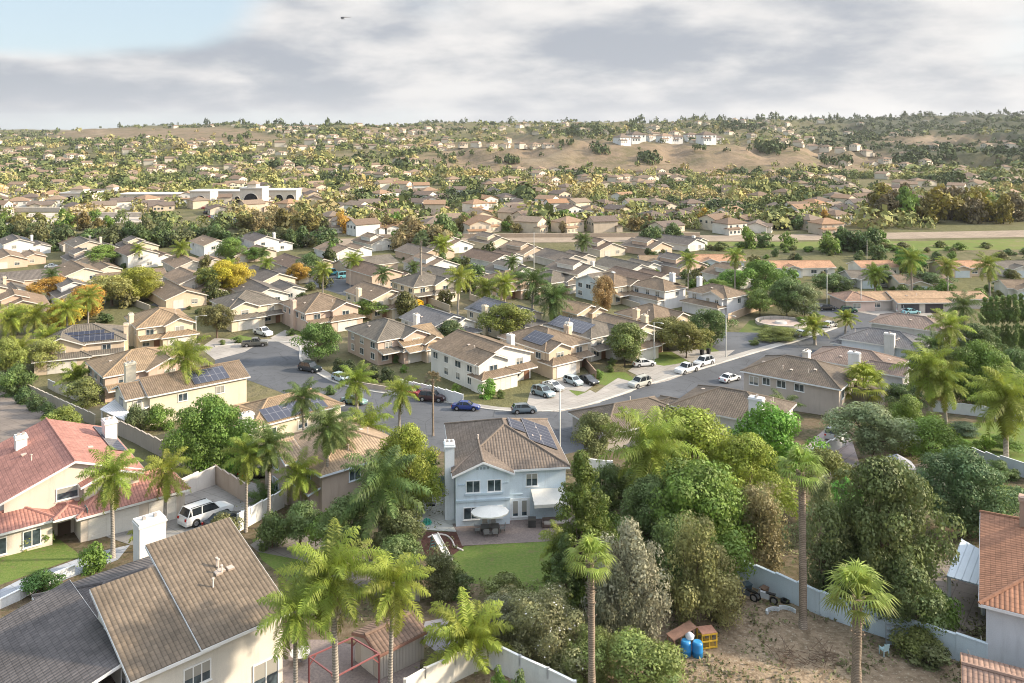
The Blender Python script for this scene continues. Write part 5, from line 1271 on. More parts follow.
for (px, py, w) in [(622,144,1.5),(636,143,1.7),(650,141,1.4),(664,142,1.5),(676,143,1.3),(690,141,1.6),(706,143,1.7),(717,143,1.2)]:
    g = G(px, py); o = link('house', SH[0], None, g, (0, 0, R(rd.uniform(0, 40))), (.8, .79, .77)); o.scale = (w, w, w * 1.15); tag(o, 'large white house in the cluster on the bare ridge', 'house', 'large white houses on the bare ridge')
for i, (X, Y) in enumerate(order):
    k = rd.randrange(3); rz = R(rd.choice([38, 128, 20, 60, 100]) + rd.uniform(-10, 10)); col = rd.choice([(.70,.62,.50), (.74,.70,.64), (.66,.56,.44), (.78,.76,.72), (.6,.5,.4)])
    if i < 190:
        lb = next(z for z in ZN if Y < z[0]); o = link('house', SH[k], None, (X, Y, zg(X, Y)), (0, 0, rz), col)
        tag(o, '%s with %s walls' % (lb[1], 'white' if col[0] > .72 else 'cream' if col[0] > .65 else 'tan'), 'house', lb[2] + (', white' if col[0] > .72 else ', cream' if col[0] > .65 else ', tan'))
    else: sv.append((X, Y, k, rz))
mats = [flat('pale_stucco', (.70, .63, .52), .9, ns=.02, amt=.15), flat('brown_roofs', (.24, .17, .12), .9, ns=.02, amt=.35), M['glass']]
V = []; Q = []; MI = []; base = 0
pro = []
for me in SH:
    vs = np.array([v.co[:] for v in me.vertices]); fs_ = [tuple(p.vertices) for p in me.polygons]; mi = [p.material_index for p in me.polygons]; pro.append((vs, fs_, mi))
allv = []; allf = []; allm = []
for (X, Y, k, rz) in sv:
    vs, fs_, mi = pro[k]; c, s_ = math.cos(rz), math.sin(rz); sc = 1.0 if Y < 1200 else 1.25
    w = np.stack([vs[:, 0] * c - vs[:, 1] * s_, vs[:, 0] * s_ + vs[:, 1] * c, vs[:, 2]], 1) * sc + np.array([X, Y, zg(X, Y)])
    allv += [tuple(x) for x in w]; allf += [tuple(j + base for j in f) for f in fs_]; allm += mi; base += len(vs)
me = bpy.data.meshes.new('distant_houses'); me.from_pydata(allv, [], allf)
for m in mats: me.materials.append(m)
me.polygons.foreach_set('material_index', allm); me.update()
tag(link('distant_houses', me), 'countless tiny pale houses scattered over the far valley and hills', 'houses', kind='stuff')

# far woodland as one mass: thousands of small crowns
def clump_template(seed, n=34, ls=.5):
    rs = np.random.RandomState(seed); d = rs.normal(size=(n, 3)); d[:, 2] = np.abs(d[:, 2]) * 1.0; d /= np.linalg.norm(d, axis=1)[:, None]
    c = d * rs.uniform(.55, 1.0, n)[:, None] * np.array([1, 1, 1.1]); nn = d * .9 + rs.normal(size=(n, 3)) * .45; nn /= np.linalg.norm(nn, axis=1)[:, None]
    return leaf_quads(c, nn, np.full(n, ls), rs, 1.2)
def woodland(name, pts, mat, label, seed):
    tm = [clump_template(seed + i) for i in range(6)]; tn = [clump_template(seed + i, 110, .27) for i in range(6)]; rs = np.random.RandomState(seed); VV = []; TT = []; HH = []
    for (X, Y, w, h, t) in pts:
        v, q = (tn if Y < 850 else tm)[rs.randint(6)]; a = rs.uniform(0, 6.28); c, s_ = math.cos(a), math.sin(a)
        x = (v[:, 0] * c - v[:, 1] * s_) * w + X; y = (v[:, 0] * s_ + v[:, 1] * c) * w + Y; z = v[:, 2] * h + zg(X, Y) + h * .15
        VV.append(np.stack([x, y, z], 1)); TT.append(np.clip(np.full(len(v), t) + rs.uniform(-.06, .06, len(v)), 0, 1))
    V = np.concatenate(VV); q = np.arange(len(V)).reshape(-1, 4)
    o = link(name, npmesh(name, V, q, [mat], tint=np.concatenate(TT))); return tag(o, label, 'woodland', kind='stuff')
def m_wood():
    t = NT('woodland_foliage'); a = t.N('ShaderNodeAttribute', attribute_name='tint'); cr = t.N('ShaderNodeValToRGB'); t.L(a.outputs['Fac'], cr.inputs[0]); e = cr.color_ramp.elements
    e[0].color = (.08, .105, .05, 1); e[1].color = (.46, .38, .15, 1)
    for p, c in ((.3, (.12, .15, .06)), (.55, (.23, .25, .09)), (.75, (.38, .36, .14)), (.88, (.33, .27, .15))):
        x = e.new(p); x.color = (*c, 1)
    t.base(cr.outputs[0], .8, .15); return t.m
M['wood'+'land'] = m_wood()
wp = []
hx = np.array(far_h)
while len(wp) < 10500:
    Y = 395 * (3300 / 395) ** (rd.random() ** .85); X = rd.uniform(-.75, .75) * Y
    px = 512 + X * F / Y
    if not -70 < px < 1094: continue
    d = np.min((hx[:, 0] - X) ** 2 + (hx[:, 1] - Y) ** 2)
    if d < 64: continue
    if is_bare(X, Y) and rd.random() > .035: continue
    if not (px > 820 and Y > 1000) and rd.random() > .62 + 1.1 * fnoise(X + 500, Y, 110, 3): continue
    if px < 300 and 400 < Y < 545 and rd.random() < .85: continue
    pn = fnoise(X, Y, 90, 3)
    t = .47 + pn * .85 + rd.uniform(-.2, .24)
    if px > 820 and Y > 1000: t -= .5
    if Y > 1900: t -= .25
    h = rd.uniform(3, 7.5) if Y < 1500 else rd.uniform(4, 8); h *= 1 + .5 * (rd.random() < .08)
    wp.append((X, Y, h * rd.uniform(.7, 1.1), h, min(1, max(0, t))))
# skyline trees join the mass
for i in range(150):
    px = rd.uniform(100, 1030) if i < 80 else rd.uniform(620, 1030); best = None
    for D in np.linspace(1500, 2900, 24):
        X = (px - 512) * D / F; y = HY + (CAMZ - zg(X, D)) * F / D
        if best is None or y < best[0]: best = (y, X, D)
    _, X, D = best; D += rd.uniform(-30, 60); X = (px - 512) * D / F; h = rd.choice([7, 9, 12, 15, 20]) * rd.uniform(.8, 1.1)
    wp.append((X, D, h * rd.uniform(.35, .6), h, rd.uniform(0, .2)))
for (px, py, sx, sy, n, t, h) in [(603,153,9,3,14,.12,8),(647,160,12,4,22,.15,8),(767,151,14,5,30,.15,9),(507,163,9,3,12,.2,8),(838,163,12,4,18,.15,8),(590,134,28,4,60,.25,12),(632,131,12,4,26,.3,11),(345,121,16,3,26,.12,16),(280,126,6,2,6,.05,20),(700,150,8,3,8,.2,6),(450,160,20,6,26,.2,6),(240,140,14,3,16,.2,9),(740,128,30,3,50,.1,11),(560,146,10,3,8,.2,6)]:
    for i in range(n):
        g = G(px + rd.gauss(0, sx * .55), py + rd.gauss(0, sy * .55)); hh = h * rd.uniform(.7, 1.2); wp.append((g.x, g.y, hh * .6, hh, min(1, max(0, t + rd.uniform(-.08, .1)))))
woodland('woodland', wp, M['woodland'], 'scattered olive and golden trees covering the distant town and hills', 70)
# ------------------------------------------------------------------ vehicles
def car_meshes(kind):
    """body lofted along x (front at +x); returns dict of part meshes"""
    L, Wd, H, belt = {'suv': (4.9, 1.92, 1.78, 1.08), 'bigsuv': (5.6, 2.05, 1.92, 1.18), 'sedan': (4.7, 1.82, 1.44, .95), 'hatch': (4.2, 1.76, 1.52, .98), 'pickup': (5.6, 2.0, 1.85, 1.15), 'van': (5.4, 2.0, 2.1, 1.2)}[kind]
    h = L / 2; zb = .28
    # stations: x, hood/deck height, roof height (or None), width factor
    if kind in ('suv', 'bigsuv', 'hatch'):
        st = [(-h, .62, 0, .86), (-h + .12, belt, 0, .95), (-h + .22, belt, 0, .97), (-h + .55, belt, H - .05, 1), (-.2, belt, H, 1), (.45, belt, H - .04, 1), (1.05, belt, 0, 1), (h - .7, belt - .05, 0, .99), (h - .15, belt - .18, 0, .93), (h, .60, 0, .82)]
        cab = (3, 5); rw = 2; ws = 6
    elif kind == 'van':
        st = [(-h, .6, 0, .9), (-h + .06, belt, 0, .97), (-h + .1, belt, 0, .98), (-h + .3, belt, H - .04, 1), (0, belt, H, 1), (1.15, belt, H - .06, 1), (1.75, belt, 0, 1), (h - .5, belt - .12, 0, .99), (h - .12, belt - .3, 0, .93), (h, .6, 0, .84)]
        cab = (3, 5); rw = 2; ws = 6
    elif kind == 'sedan':
        st = [(-h, .6, 0, .84), (-h + .15, belt - .02, 0, .93), (-h + .75, belt, 0, .99), (-h + 1.35, belt, H - .04, 1), (-.15, belt, H, 1), (.35, belt, H - .05, 1), (1.05, belt - .02, 0, 1), (h - .7, belt - .12, 0, .98), (h - .15, belt - .24, 0, .92), (h, .55, 0, .80)]
        cab = (3, 5); rw = 2; ws = 6
    else:
        st = [(-h, .7, 0, .95), (-h + .05, belt - .02, 0, .98), (-.85, belt - .02, 0, .99), (-.65, belt, H - .05, 1), (.1, belt, H, 1), (.6, belt, H - .05, 1), (1.15, belt, 0, 1), (h - .7, belt - .06, 0, .99), (h - .12, belt - .2, 0, .94), (h, .65, 0, .88)]
        cab = (3, 5); rw = 2; ws = 6
    w2 = Wd / 2; body = MB(); rings = []
    for (x, zt, zr, wf) in st:
        w = w2 * wf
        rings.append([(x, -w * .93, zb), (x, -w, zb + .2), (x, -w, zt * .72), (x, -w * .96, zt), (x, w * .96, zt), (x, w, zt * .72), (x, w, zb + .2), (x, w * .93, zb)])
    for i in range(len(rings) - 1):
        a, b = rings[i], rings[i + 1]
        for j in range(8): body.face([a[j], a[(j + 1) % 8], b[(j + 1) % 8], b[j]], 0, sm=j != 7)
    body.face(rings[0][::-1]); body.face(rings[-1])
    def cs(i, f): x, zt, zr, wf = st[i]; w = w2 * wf * (.95 if f == 0 else .78); return (x, w, zt if f == 0 else zr)
    # roof panel and pillars
    top = [st[i] for i in range(cab[0], cab[1] + 1)]
    for a, b in zip(top[:-1], top[1:]):
        w = w2 * .78; body.face([(a[0], -w, a[2]), (b[0], -w, b[2]), (b[0], w, b[2]), (a[0], w, a[2])], 0, sm=True)
        body.face([(a[0], -w, a[2]), (b[0], -w, b[2]), (b[0], -w * .98, b[2] - .07), (a[0], -w * .98, a[2] - .07)]) 
    xb, xf = st[rw][0], st[ws][0]; x3, x5 = st[3][0], st[5][0]; z3, z5 = st[3][2], st[5][2]; wb = w2 * .93; wr = w2 * .78; zbl = belt
    for s in (-1, 1):
        for (p, q) in (((xb + (.0), s * wb, zbl), (x3, s * wr, z3)), ((xf, s * wb, zbl - .02), (x5, s * wr, z5)), (((x3 + x5) / 2 - .1, s * wb, zbl), ((x3 + x5) / 2 - .05, s * wr, H)), ((x3 + .12, s * wb, zbl), (x3 + .1, s * wr, z3))):
            body.bar(p, q, .09, .07)
    side = MB()
    for s in (-1, 1): side.face([(xb, s * wb, zbl), (xf, s * wb, zbl), (x5, s * wr, z5), (-.1, s * wr, H), (x3, s * wr, z3)])
    wsd = MB(); wsd.face([(xf, -wb, zbl - .02), (xf, wb, zbl - .02), (x5, wr, z5), (x5, -wr, z5)])
    rwd = MB(); rwd.face([(xb, -wb, zbl), (x3, -wr, z3), (x3, wr, z3), (xb, wb, zbl)])
    r = .34 if kind in ('sedan', 'hatch') else .39
    wh = MB(); wh.tube([(0, -.11, 0), (0, .11, 0)], [r, r], 16, 0, True); rim = MB(); rim.tube([(0, -.12, 0), (0, .12, 0)], [r * .62, r * .62], 12, 0, False)
    arch = MB()
    wx = (-L * .30, L * .31)
    for x in wx:
        for s in (-1, 1): arch.tube([(x, s * (w2 - .12), r + .03), (x, s * (w2 + .005), r + .03)], [r * 1.17, r * 1.17], 16, 0, False)
    hl = MB(); hl.box(-.10, -.17, -.07, .05, .17, .07); tl = MB(); tl.box(-.05, -.12, -.12, .06, .12, .12)
    pl = MB(); pl.box(-.02, -.55, -.10, .03, .55, .08)
    d = dict(body=body.mesh('body', [M['car']]), side_window=side.mesh('side_window', [M['carglass']]), windscreen=wsd.mesh('windscreen', [M['carglass']]), rear_window=rwd.mesh('rear_window', [M['carglass']]), wheel_arch=arch.mesh('wheel_arch', [M['dark']]),
             wheel=wh.mesh('wheel', [M['tyre']]), rim=rim.mesh('rim', [M['rim']]), headlight=hl.mesh('headlight', [M['lamp']]), taillight=tl.mesh('taillight', [M['tail']]), grille=pl.mesh('grille', [M['dark']]))
    if kind == 'pickup':
        b = MB(); b.box(-h + .12, -w2 * .8, belt - .35, -.95, w2 * .8, belt - .015); d['truck_bed'] = b.mesh('truck_bed', [M['dark']])
    if kind in ('suv', 'bigsuv'):
        b = MB()
        for s in (-1, 1): b.bar((x3 + .1, s * wr * .93, H + .07), (x5 - .1, s * wr * .93, H + .06), .05, .05)
        d['roof_rail'] = b.mesh('roof_rail', [M['dark']])
    return d, (L, w2, belt, r, wx)
CARM = {}
def car(kind, px, py, head, color, label, group=None, loc=None):
    if kind not in CARM: CARM[kind] = car_meshes(kind)
    d, (L, w2, belt, r, wx) = CARM[kind]; g = loc or G(px, py)
    nm = {'suv': 'parked_suv', 'bigsuv': 'parked_suv', 'sedan': 'parked_car', 'hatch': 'parked_car', 'pickup': 'pickup_truck', 'van': 'parked_van'}[kind]
    o = empty(nm, (g[0], g[1], zg(g[0], g[1]) + .03), 0, label, {'parked_suv': 'suv', 'parked_car': 'car', 'pickup_truck': 'pickup truck', 'parked_van': 'van'}[nm], group)
    a = R(head); dy = (zg(0, g[1] + 1) - zg(0, g[1] - 1)) / 2
    f = Vector((math.cos(a), math.sin(a), math.sin(a) * dy)).normalized(); n = Vector((0, -dy, 1)).normalized(); l = n.cross(f).normalized(); n = f.cross(l)
    o.rotation_euler = Matrix((f, l, n)).transposed().to_euler()
    for k, m in d.items():
        if k in ('wheel', 'rim', 'headlight', 'taillight'): continue
        link(k, m, o, color=color)
    for x in wx:
        for s in (-1, 1):
            wq = link('wheel', d['wheel'], o, (x, s * (w2 - .10), r)); link('rim', d['rim'], wq)
    for s in (-1, 1): link('headlight', d['headlight'], o, (L / 2 - .08, s * w2 * .68, belt * .70)); link('taillight', d['taillight'], o, (-L / 2 + .03, s * w2 * .74, belt * .78))
    return o
WHT = (.72, .73, .74); SIL = (.42, .46, .48); BLK = (.012, .013, .015)
for c in [('bigsuv',206,520,50,WHT,'large white suv parked on the drive of the red roofed house'), ('sedan',226,526,50,(.03,.035,.045),'dark sedan beside the large white suv, half hidden by a bush'),
 ('pickup',263,335,-40,WHT,'white pickup in the driveway of the arched porch house'), ('pickup',255,346,12,(.10,.10,.09),'dark flatbed pickup at the kerb of the cul de sac'),
 ('suv',310,371,-28,(.03,.04,.05),'black suv parked right of the cul de sac tree'), ('hatch',341,381,-40,(.45,.55,.58),'pale silver hatchback behind the street palm'), ('sedan',354,404,-25,(.18,.30,.30),'teal sedan on the near side by the street palm'),
 ('hatch',412,396,-30,(.42,.03,.03),'red hatchback at the left end of the white fence'), ('suv',432,401,-14,(.045,.015,.02),'dark maroon suv in front of the white fence'), ('sedan',466,410,-8,(.01,.04,.22),'bright blue sedan right of the bare palm trunk'),
 ('hatch',524,413,8,(.12,.16,.20),'grey blue hatchback on the road before the driveways'), ('suv',543,396,-50,(.24,.32,.36),'blue grey suv in the tan house driveway'), ('sedan',553,389,-50,(.55,.57,.58),'silver sedan behind the blue grey suv'),
 ('hatch',573,384,-52,(.38,.46,.50),'light grey hatchback left of the black sedan'), ('sedan',588,383,-52,BLK,'black sedan in front of the brown twin gable porch'), ('suv',640,386,218,(.50,.50,.46),'silver suv at the kerb, first along the street'),
 ('sedan',644,366,15,WHT,'white sedan parked on a driveway behind the street tree'), ('pickup',687,372,218,WHT,'white pickup truck, front one of two at the kerb'), ('suv',704,365,218,WHT,'white suv, back one of two at the kerb'), ('sedan',730,381,36,WHT,'white sedan with dark glass on the near side of the street'),
 ('sedan',802,336,38,WHT,'white sedan near the little corner palm'), ('hatch',830,327,38,(.5,.5,.5),'grey hatchback at the street junction'), ('sedan',826,310,0,BLK,'black sedan on the cross street'), ('hatch',849,312,-12,(.05,.14,.08),'dark green hatchback on the cross street'),
 ('van',901,311,60,WHT,'white van before the dark garage doors'), ('sedan',911,314,10,(.30,.55,.60),'turquoise sedan beside the white van'), ('hatch',618,428,36,(.20,.01,.02),'dark red hatchback at the near kerb'), ('suv',836,438,50,(.30,.33,.36),'grey suv behind the white side wall'),
 ('sedan',258,478,40,BLK,'black sedan beside the brown two storey house'), ('van',331,275,30,(.12,.42,.50),'turquoise van, left of two in the back rows'), ('van',345,278,30,(.16,.45,.52),'turquoise van, right of two in the back rows'),
 ('sedan',52,268,20,WHT,'white sedan in the leftmost back street'), ('sedan',77,276,20,(.03,.06,.25),'dark blue sedan in the leftmost back street'), ('sedan',166,291,15,WHT,'white sedan among the ranch roofs'), ('suv',178,290,15,(.5,.52,.55),'silver suv among the ranch roofs'), ('suv',643,264,10,(.2,.02,.02),'red suv before the long white ranch house'), ('sedan',705,270,0,BLK,'dark sedan before the blue garage ranch house')]:
    car(*c)
for i in range(26):
    g = G(204 + (i % 9) * 5.5 + (i // 9) * 2, 209 + (i // 9) * 4.5); car('sedan', 0, 0, 90, rnd.choice([WHT, SIL, BLK, (.3, .05, .05)]), 'car parked in rows on the distant shop car park', 'cars on the shop car park', loc=g)

# ------------------------------------------------------------------ walls and fences
def fence(label, pts, h, col, panel=2.4, th=.12, cap=True, cat='wall', name='garden_wall', mat='stucco', post=True, capcol=None, world=False):
    P_ = pts if world else [G(*p) for p in pts]; x0, y0 = P_[0][0], P_[0][1]; z0 = zg(0, y0)
    o = empty(name, (x0, y0, z0), 0, label, cat); w = MB(); c = MB(); ps = []
    for a, b in zip(P_[:-1], P_[1:]):
        a = Vector((a[0], a[1], 0)); b = Vector((b[0], b[1], 0)); d = (b - a); n = max(1, round(d.length / panel)); d /= n; t = d.normalized(); nrm = Vector((-t.y, t.x, 0)) * th / 2
        for i in range(n):
            p, q = a + d * i, a + d * (i + 1); zp, zq = zg(0, p.y) - z0, zg(0, q.y) - z0; zt = max(zp, zq) + h; off = Vector((x0, y0, 0)); p -= off; q -= off
            p2 = p + t * .004; q2 = q - t * .004
            w.hexa([(*(p2 - nrm)[:2], zp - .4), (*(q2 - nrm)[:2], zq - .4), (*(q2 + nrm)[:2], zq - .4), (*(p2 + nrm)[:2], zp - .4), (*(p2 - nrm)[:2], zt), (*(q2 - nrm)[:2], zt), (*(q2 + nrm)[:2], zt), (*(p2 + nrm)[:2], zt)])
            if cap: c.bar(Vector((p2.x, p2.y, zt + .04)), Vector((q2.x, q2.y, zt + .04)), th + .08, .075)
            ps.append((p, zt)); 
            if i == n - 1: ps.append((q, zt))
    w.build('panel', M[mat], o, col)
    if cap: c.build('coping', M[mat], o, capcol or tuple(min(.82, k * 1.1) for k in col))
    if post:
        pm = MB(); pm.box(-.1, -.1, -.6, .1, .1, .14); me = pm.mesh('post', [M[mat]])
        for p, zt in ps[:60]: link('post', me, o, (p.x, p.y, zt), color=col).scale = (1, 1, 1)
        for ch in o.children:
            if ch.name.startswith('post'): ch.data = me
    return o
WV = (.74, .75, .76)
fence('long white fence along the far pavement behind the maroon suv', [(398,389),(430,397),(463,406)], 1.9, WV)
fence('grey brown garden wall running behind the red roofed house', [(107,430),(135,443),(176,464),(215,484),(246,503)], 2.1, (.40,.34,.29), post=False)
fence('white wall at the head of the drive behind the white suv', [(181,497),(215,485)], 2.0, (.66,.62,.58), post=False)
fence('white panel fence right of the white suv', [(238,532),(262,519),(284,507)], 1.8, WV)
fence('low white wall along the bottom left drive', [(-20,618),(20,600),(50,583),(75,574)], .7, WV, post=False)
fence('panel fence left of the date palm, warm sunlight put into its cream colour', [(405,708),(425,696),(455,682),(487,667)], 1.9, (.72,.68,.60))  # cream puts warm sunlight into the colour, same white fence as the next leg
fence('white panel fence right of the date palm in shade', [(489,668),(520,683),(548,696),(575,710)], 1.9, WV)
fence('long pale blue wall at the back of the dirt lot', [(736,580),(776,596),(820,615),(865,631),(925,650),(988,670)], 1.9, (.58,.66,.72), post=False, th=.2)
fence('white wall along the right lawn', [(972,463),(1000,472),(1050,484)], 1.8, (.62,.66,.70), post=False)
fence('white side wall beside the grey suv', [(808,464),(846,445)], 1.6, (.72,.72,.72), post=False)
fence('tan wall around the white house by the plaza', [(728,322),(750,313),(776,305)], 1.9, (.50,.38,.28), post=False)
fence('alley wall at far left behind the hedge', [(-20,372),(20,390),(60,410),(95,426)], 1.7, (.46,.40,.33), post=False)
fence('slate blue side gate fence left of the blue house', [(428,493),(447,492)], 1.9, (.22,.27,.31), name='wooden_fence', cat='fence', cap=False)
fence('white side fence right of the blue house', [(588,474),(612,476)], 1.8, WV)
fence('white wall beyond the weeping tree at right', [(930,411),(975,416),(1045,425)], 1.7, (.62,.64,.64), post=False)
fence('tan garden wall between corner house and cul de sac', [(333,378),(352,386),(388,392)], .9, (.5,.42,.36), post=False)
fence('pale wall behind the solar house garden', [(48,388),(70,398),(88,405)], 1.6, (.6,.58,.54), post=False)
fence('brown fence between the two street houses', [(596,380),(584,366)], 1.7, (.34,.25,.19), name='wooden_fence', cat='fence')
# back yard walls among the rows
for i, (a, b) in enumerate([((440,322),(470,335)),((470,300),(520,318)),((380,330),(400,338)),((560,322),(585,332)),((150,345),(200,352)),((240,318),(228,325)),((325,318),(340,324)),((610,300),(640,310)),((420,300),(450,312)),((120,300),(150,312)),((520,296),(545,306)),((680,305),(700,296))]):
    g1, g2 = G(*a), G(*b); o = fence('low garden wall between the tract house yards', [a, b], 1.7, (.52,.46,.38), post=False); o['group'] = 'garden walls among the tract yards'
# small iron rail
def rail(label, pts, h=.9, col=(.02,.02,.02), step=.35):
    P_ = [G(*p) for p in pts]; o = empty('iron_railing', P_[0], 0, label, 'railing'); mb = MB(); pk = MB(); z0 = P_[0].z
    for a, b in zip(P_[:-1], P_[1:]):
        A = a - P_[0]; B_ = b - P_[0]
        for k in (.12, h): mb.bar(A + Vector((0, 0, k)), B_ + Vector((0, 0, k)), .05, .05)
        n = int((B_ - A).length / step)
        for i in range(n + 1): p = A.lerp(B_, i / n); pk.bar(p, p + Vector((0, 0, h)), .035, .035)
    mb.build('rail', M['metal'], o, col); pk.build('pickets', M['metal'], o, col); return o
rail('low black railing beside the garden path', [(345,552),(365,562),(388,573)])
# plaza ring wall
g = G(781, 324); o = empty('planter_ring', g, 0, 'low curved concrete wall of the round plaza', 'planter'); mb = MB(); n = 28
for i in range(n):
    a0, a1 = R(360 * i / n), R(360 * (i + 1) / n); r0, r1 = 5.2, 5.6; f = lambda r, a: (r * 1.1 * math.cos(a), r * math.sin(a))
    mb.hexa([(*f(r0, a0), -.5), (*f(r1, a0), -.5), (*f(r1, a1), -.5), (*f(r0, a1), -.5), (*f(r0, a0), .8), (*f(r1, a0), .8), (*f(r1, a1), .8), (*f(r0, a1), .8)])
mb.build('ring', M['concrete'], o, (.5, .46, .42)); mb = MB(); mb.tube([(0, 0, 0), (0, 0, .25)], [4.9, 4.9], 28, 0, False); mb.build('paving', M['concrete'], o, (.45, .36, .32))
mb = MB(); mb.tube([(0, 0, .25), (0, 0, .7)], [1.5, 1.3], 16, 0); mb.build('basin', M['concrete'], o, (.5, .48, .45))

# ------------------------------------------------------------------ street lamps and poles
def lamp(px, by, ty, label, arm=1.8, az=-50, col=(.50,.50,.48), lum=True, name='street_lamp', cat='street lamp', thick=.1):
    g = G(px, by); H = CAMZ - (ty - HY) * g.y / F - g.z; o = empty(name, g, 0, label, cat)
    mb = MB(); mb.tube([(0, 0, -.4), (0, 0, .3), (0, 0, H)], [thick * 1.6, thick * 1.2, thick * .7], 8); mb.build('pole', M['metal'], o, col)
    if lum:
        d = Vector((math.cos(R(az)), math.sin(R(az)), 0)); mb = MB(); mb.tube([(0, 0, H - .3), tuple(d * arm * .5 + Vector((0, 0, H + .1))), tuple(d * arm + Vector((0, 0, H + .15)))], [.05, .045, .04], 6); mb.build('arm', M['metal'], o, col)
        mb = MB(); c = d * arm; mb.bar(c + Vector((0, 0, H + .12)), c + d * .65 + Vector((0, 0, H + .12)), .28, .14); mb.build('lamp_head', M['metal'], o, (.6, .6, .58))
    return o
lamp(726,357,315,'concrete street lamp at the mouth of the side road'); lamp(560,452,388,'street lamp just behind the solar roof of the blue house', az=130); lamp(654,361,322,'street lamp beside the cream gabled porch')
lamp(827,306,268,'street lamp on the cross street left of the pink house', az=-10); lamp(861,311,279,'slim lamp post at the corner of the garage ranch house', az=180); lamp(196,342,316,'street lamp left of the arched porch house', az=0)
lamp(948,302,276,'wooden utility pole above the ranch garage house', lum=False, col=(.30,.25,.2), name='utility_pole', cat='utility pole', thick=.16); lamp(534,270,232,'thin bare mast in the middle back rows', lum=False, name='mast', cat='mast'); lamp(867,262,240,'short utility pole at the edge of the field', lum=False, name='utility_pole', cat='utility pole', col=(.4,.36,.3))
lamp(350,300,262,'thin utility pole left of the turquoise vans', lum=False, name='utility_pole', cat='utility pole', col=(.4,.36,.3), thick=.07)

# ------------------------------------------------------------------ garden things
g = G(490, 533.5); o = empty('patio_umbrella', g, R(7), 'big oval white umbrella over the dining table behind the blue house', 'umbrella')
mb = MB(); mb.tube([(0, 0, 0), (0, 0, 2.75)], [.035, .03], 8); mb.build('pole', M['metal'], o, (.2, .17, .15)); mb = MB(); mb.tube([(0, 0, 0), (0, 0, .12)], [.35, .3], 12); mb.build('base', M['concrete'], o, (.3, .3, .3))
mb = MB(); n = 12
for i in range(n):
    a0, a1 = R(360 * i / n), R(360 * (i + 1) / n); e = lambda a, r, z: (1.98 * r * math.cos(a), 1.42 * r * math.sin(a), z)
    mb.face([e(a0, 1, 2.28), e(a1, 1, 2.28), e(a1, .5, 2.58), e(a0, .5, 2.58)]); mb.face([e(a0, .5, 2.58), e(a1, .5, 2.58), (0, 0, 2.78)]); mb.face([e(a0, 1, 2.14), e(a1, 1, 2.14), e(a1, 1, 2.28), e(a0, 1, 2.28)])
mb.build('canopy', M['paint'], o, (.76, .74, .70))
mb = MB()
for i in range(n): a = R(360 * i / n); mb.bar((0, 0, 2.74), (1.95 * math.cos(a), 1.4 * math.sin(a), 2.25), .025, .025)
mb.build('ribs', M['metal'], o, (.3, .3, .3))
def table(px, py, rz, w, d, label):
    g = G(px, py); o = empty('dining_table', g, R(rz), label, 'table'); mb = MB(); mb.box(-w/2, -d/2, .70, w/2, d/2, .74); mb.build('tabletop', M['plastic'], o, (.06, .055, .05))
    for sx in (-1, 1):
        for sy in (-1, 1): mb = MB(); mb.box(sx*(w/2-.1)-.03, sy*(d/2-.1)-.03, 0, sx*(w/2-.1)+.03, sy*(d/2-.1)+.03, .7); mb.build('leg', M['metal'], o, (.05, .05, .05))
    return o, g
tb, tg = table(490, 533.0, 7, 1.9, 1.0, 'dark dining table under the oval umbrella')
chm = None
def make_chair(loc, rz, label, group=None, col=(.30, .30, .30), name='patio_chair', cat='chair'):
    o = empty(name, loc, rz, label, cat, group)
    mb = MB(); mb.box(-.25, -.25, .42, .25, .25, .47); mb.build('seat', M['plastic'], o, col)
    mb = MB(); mb.hexa([(-.25, .21, .5), (.25, .21, .5), (.25, .25, .5), (-.25, .25, .5), (-.24, .30, .98), (.24, .30, .98), (.24, .34, .98), (-.24, .34, .98)]); mb.build('backrest', M['plastic'], o, col)
    for sx in (-1, 1):
        for sy in (-1, 1): mb = MB(); mb.box(sx*.23-.025, sy*.23-.025, 0, sx*.23+.025, sy*.23+.025, .42); mb.build('leg', M['metal'], o, (.12,.12,.12) if col[0] < .5 else col)
        mb = MB(); mb.box(sx*.27-.03, -.22, .62, sx*.27+.03, .25, .66); mb.bar((sx*.27, -.2, .42), (sx*.27, -.2, .62), .04, .04); mb.build('armrest', M['metal'], o, col)
    return o
tr_ = R(7); ex = Vector((math.cos(tr_), math.sin(tr_), 0)); ey = Vector((-math.sin(tr_), math.cos(tr_), 0))
for (a, b, rz, lb) in [(-.45,-.85,180,'front left chair at the umbrella table'), (.45,-.85,180,'front right chair at the umbrella table'), (-.45,.85,0,'rear left chair at the umbrella table'), (.45,.85,0,'rear right chair at the umbrella table'), (-1.3,0,90,'chair at the left end of the umbrella table'), (1.3,0,-90,'chair at the right end of the umbrella table')]:
    make_chair(tg + ex * a + ey * b, tr_ + R(rz), lb, 'chairs round the umbrella table')
g = G(884, 655); make_chair(g, R(200), 'pale blue plastic chair in the dirt lot by the blue wall', None, (.50, .66, .70))
g = G(556, 526.5); o = empty('outdoor_sofa', g, R(7), 'grey brown outdoor sofa under the awning', 'sofa')
mb = MB(); mb.box(-1.4, -.4, .15, 1.4, .4, .42); mb.build('seat', M['plastic'], o, (.14, .10, .09)); mb = MB(); mb.box(-1.4, .26, .42, 1.4, .42, .85); mb.build('backrest', M['plastic'], o, (.12, .09, .08))
for s in (-1, 1): mb = MB(); mb.box(s*1.42-.09, -.4, .1, s*1.42+.09, .4, .62); mb.build('armrest', M['plastic'], o, (.12, .09, .08))
mb = MB(); mb.box(-1.3, -.38, .425, 1.3, .24, .55); mb.build('cushion', M['stucco'], o, (.40, .36, .33))
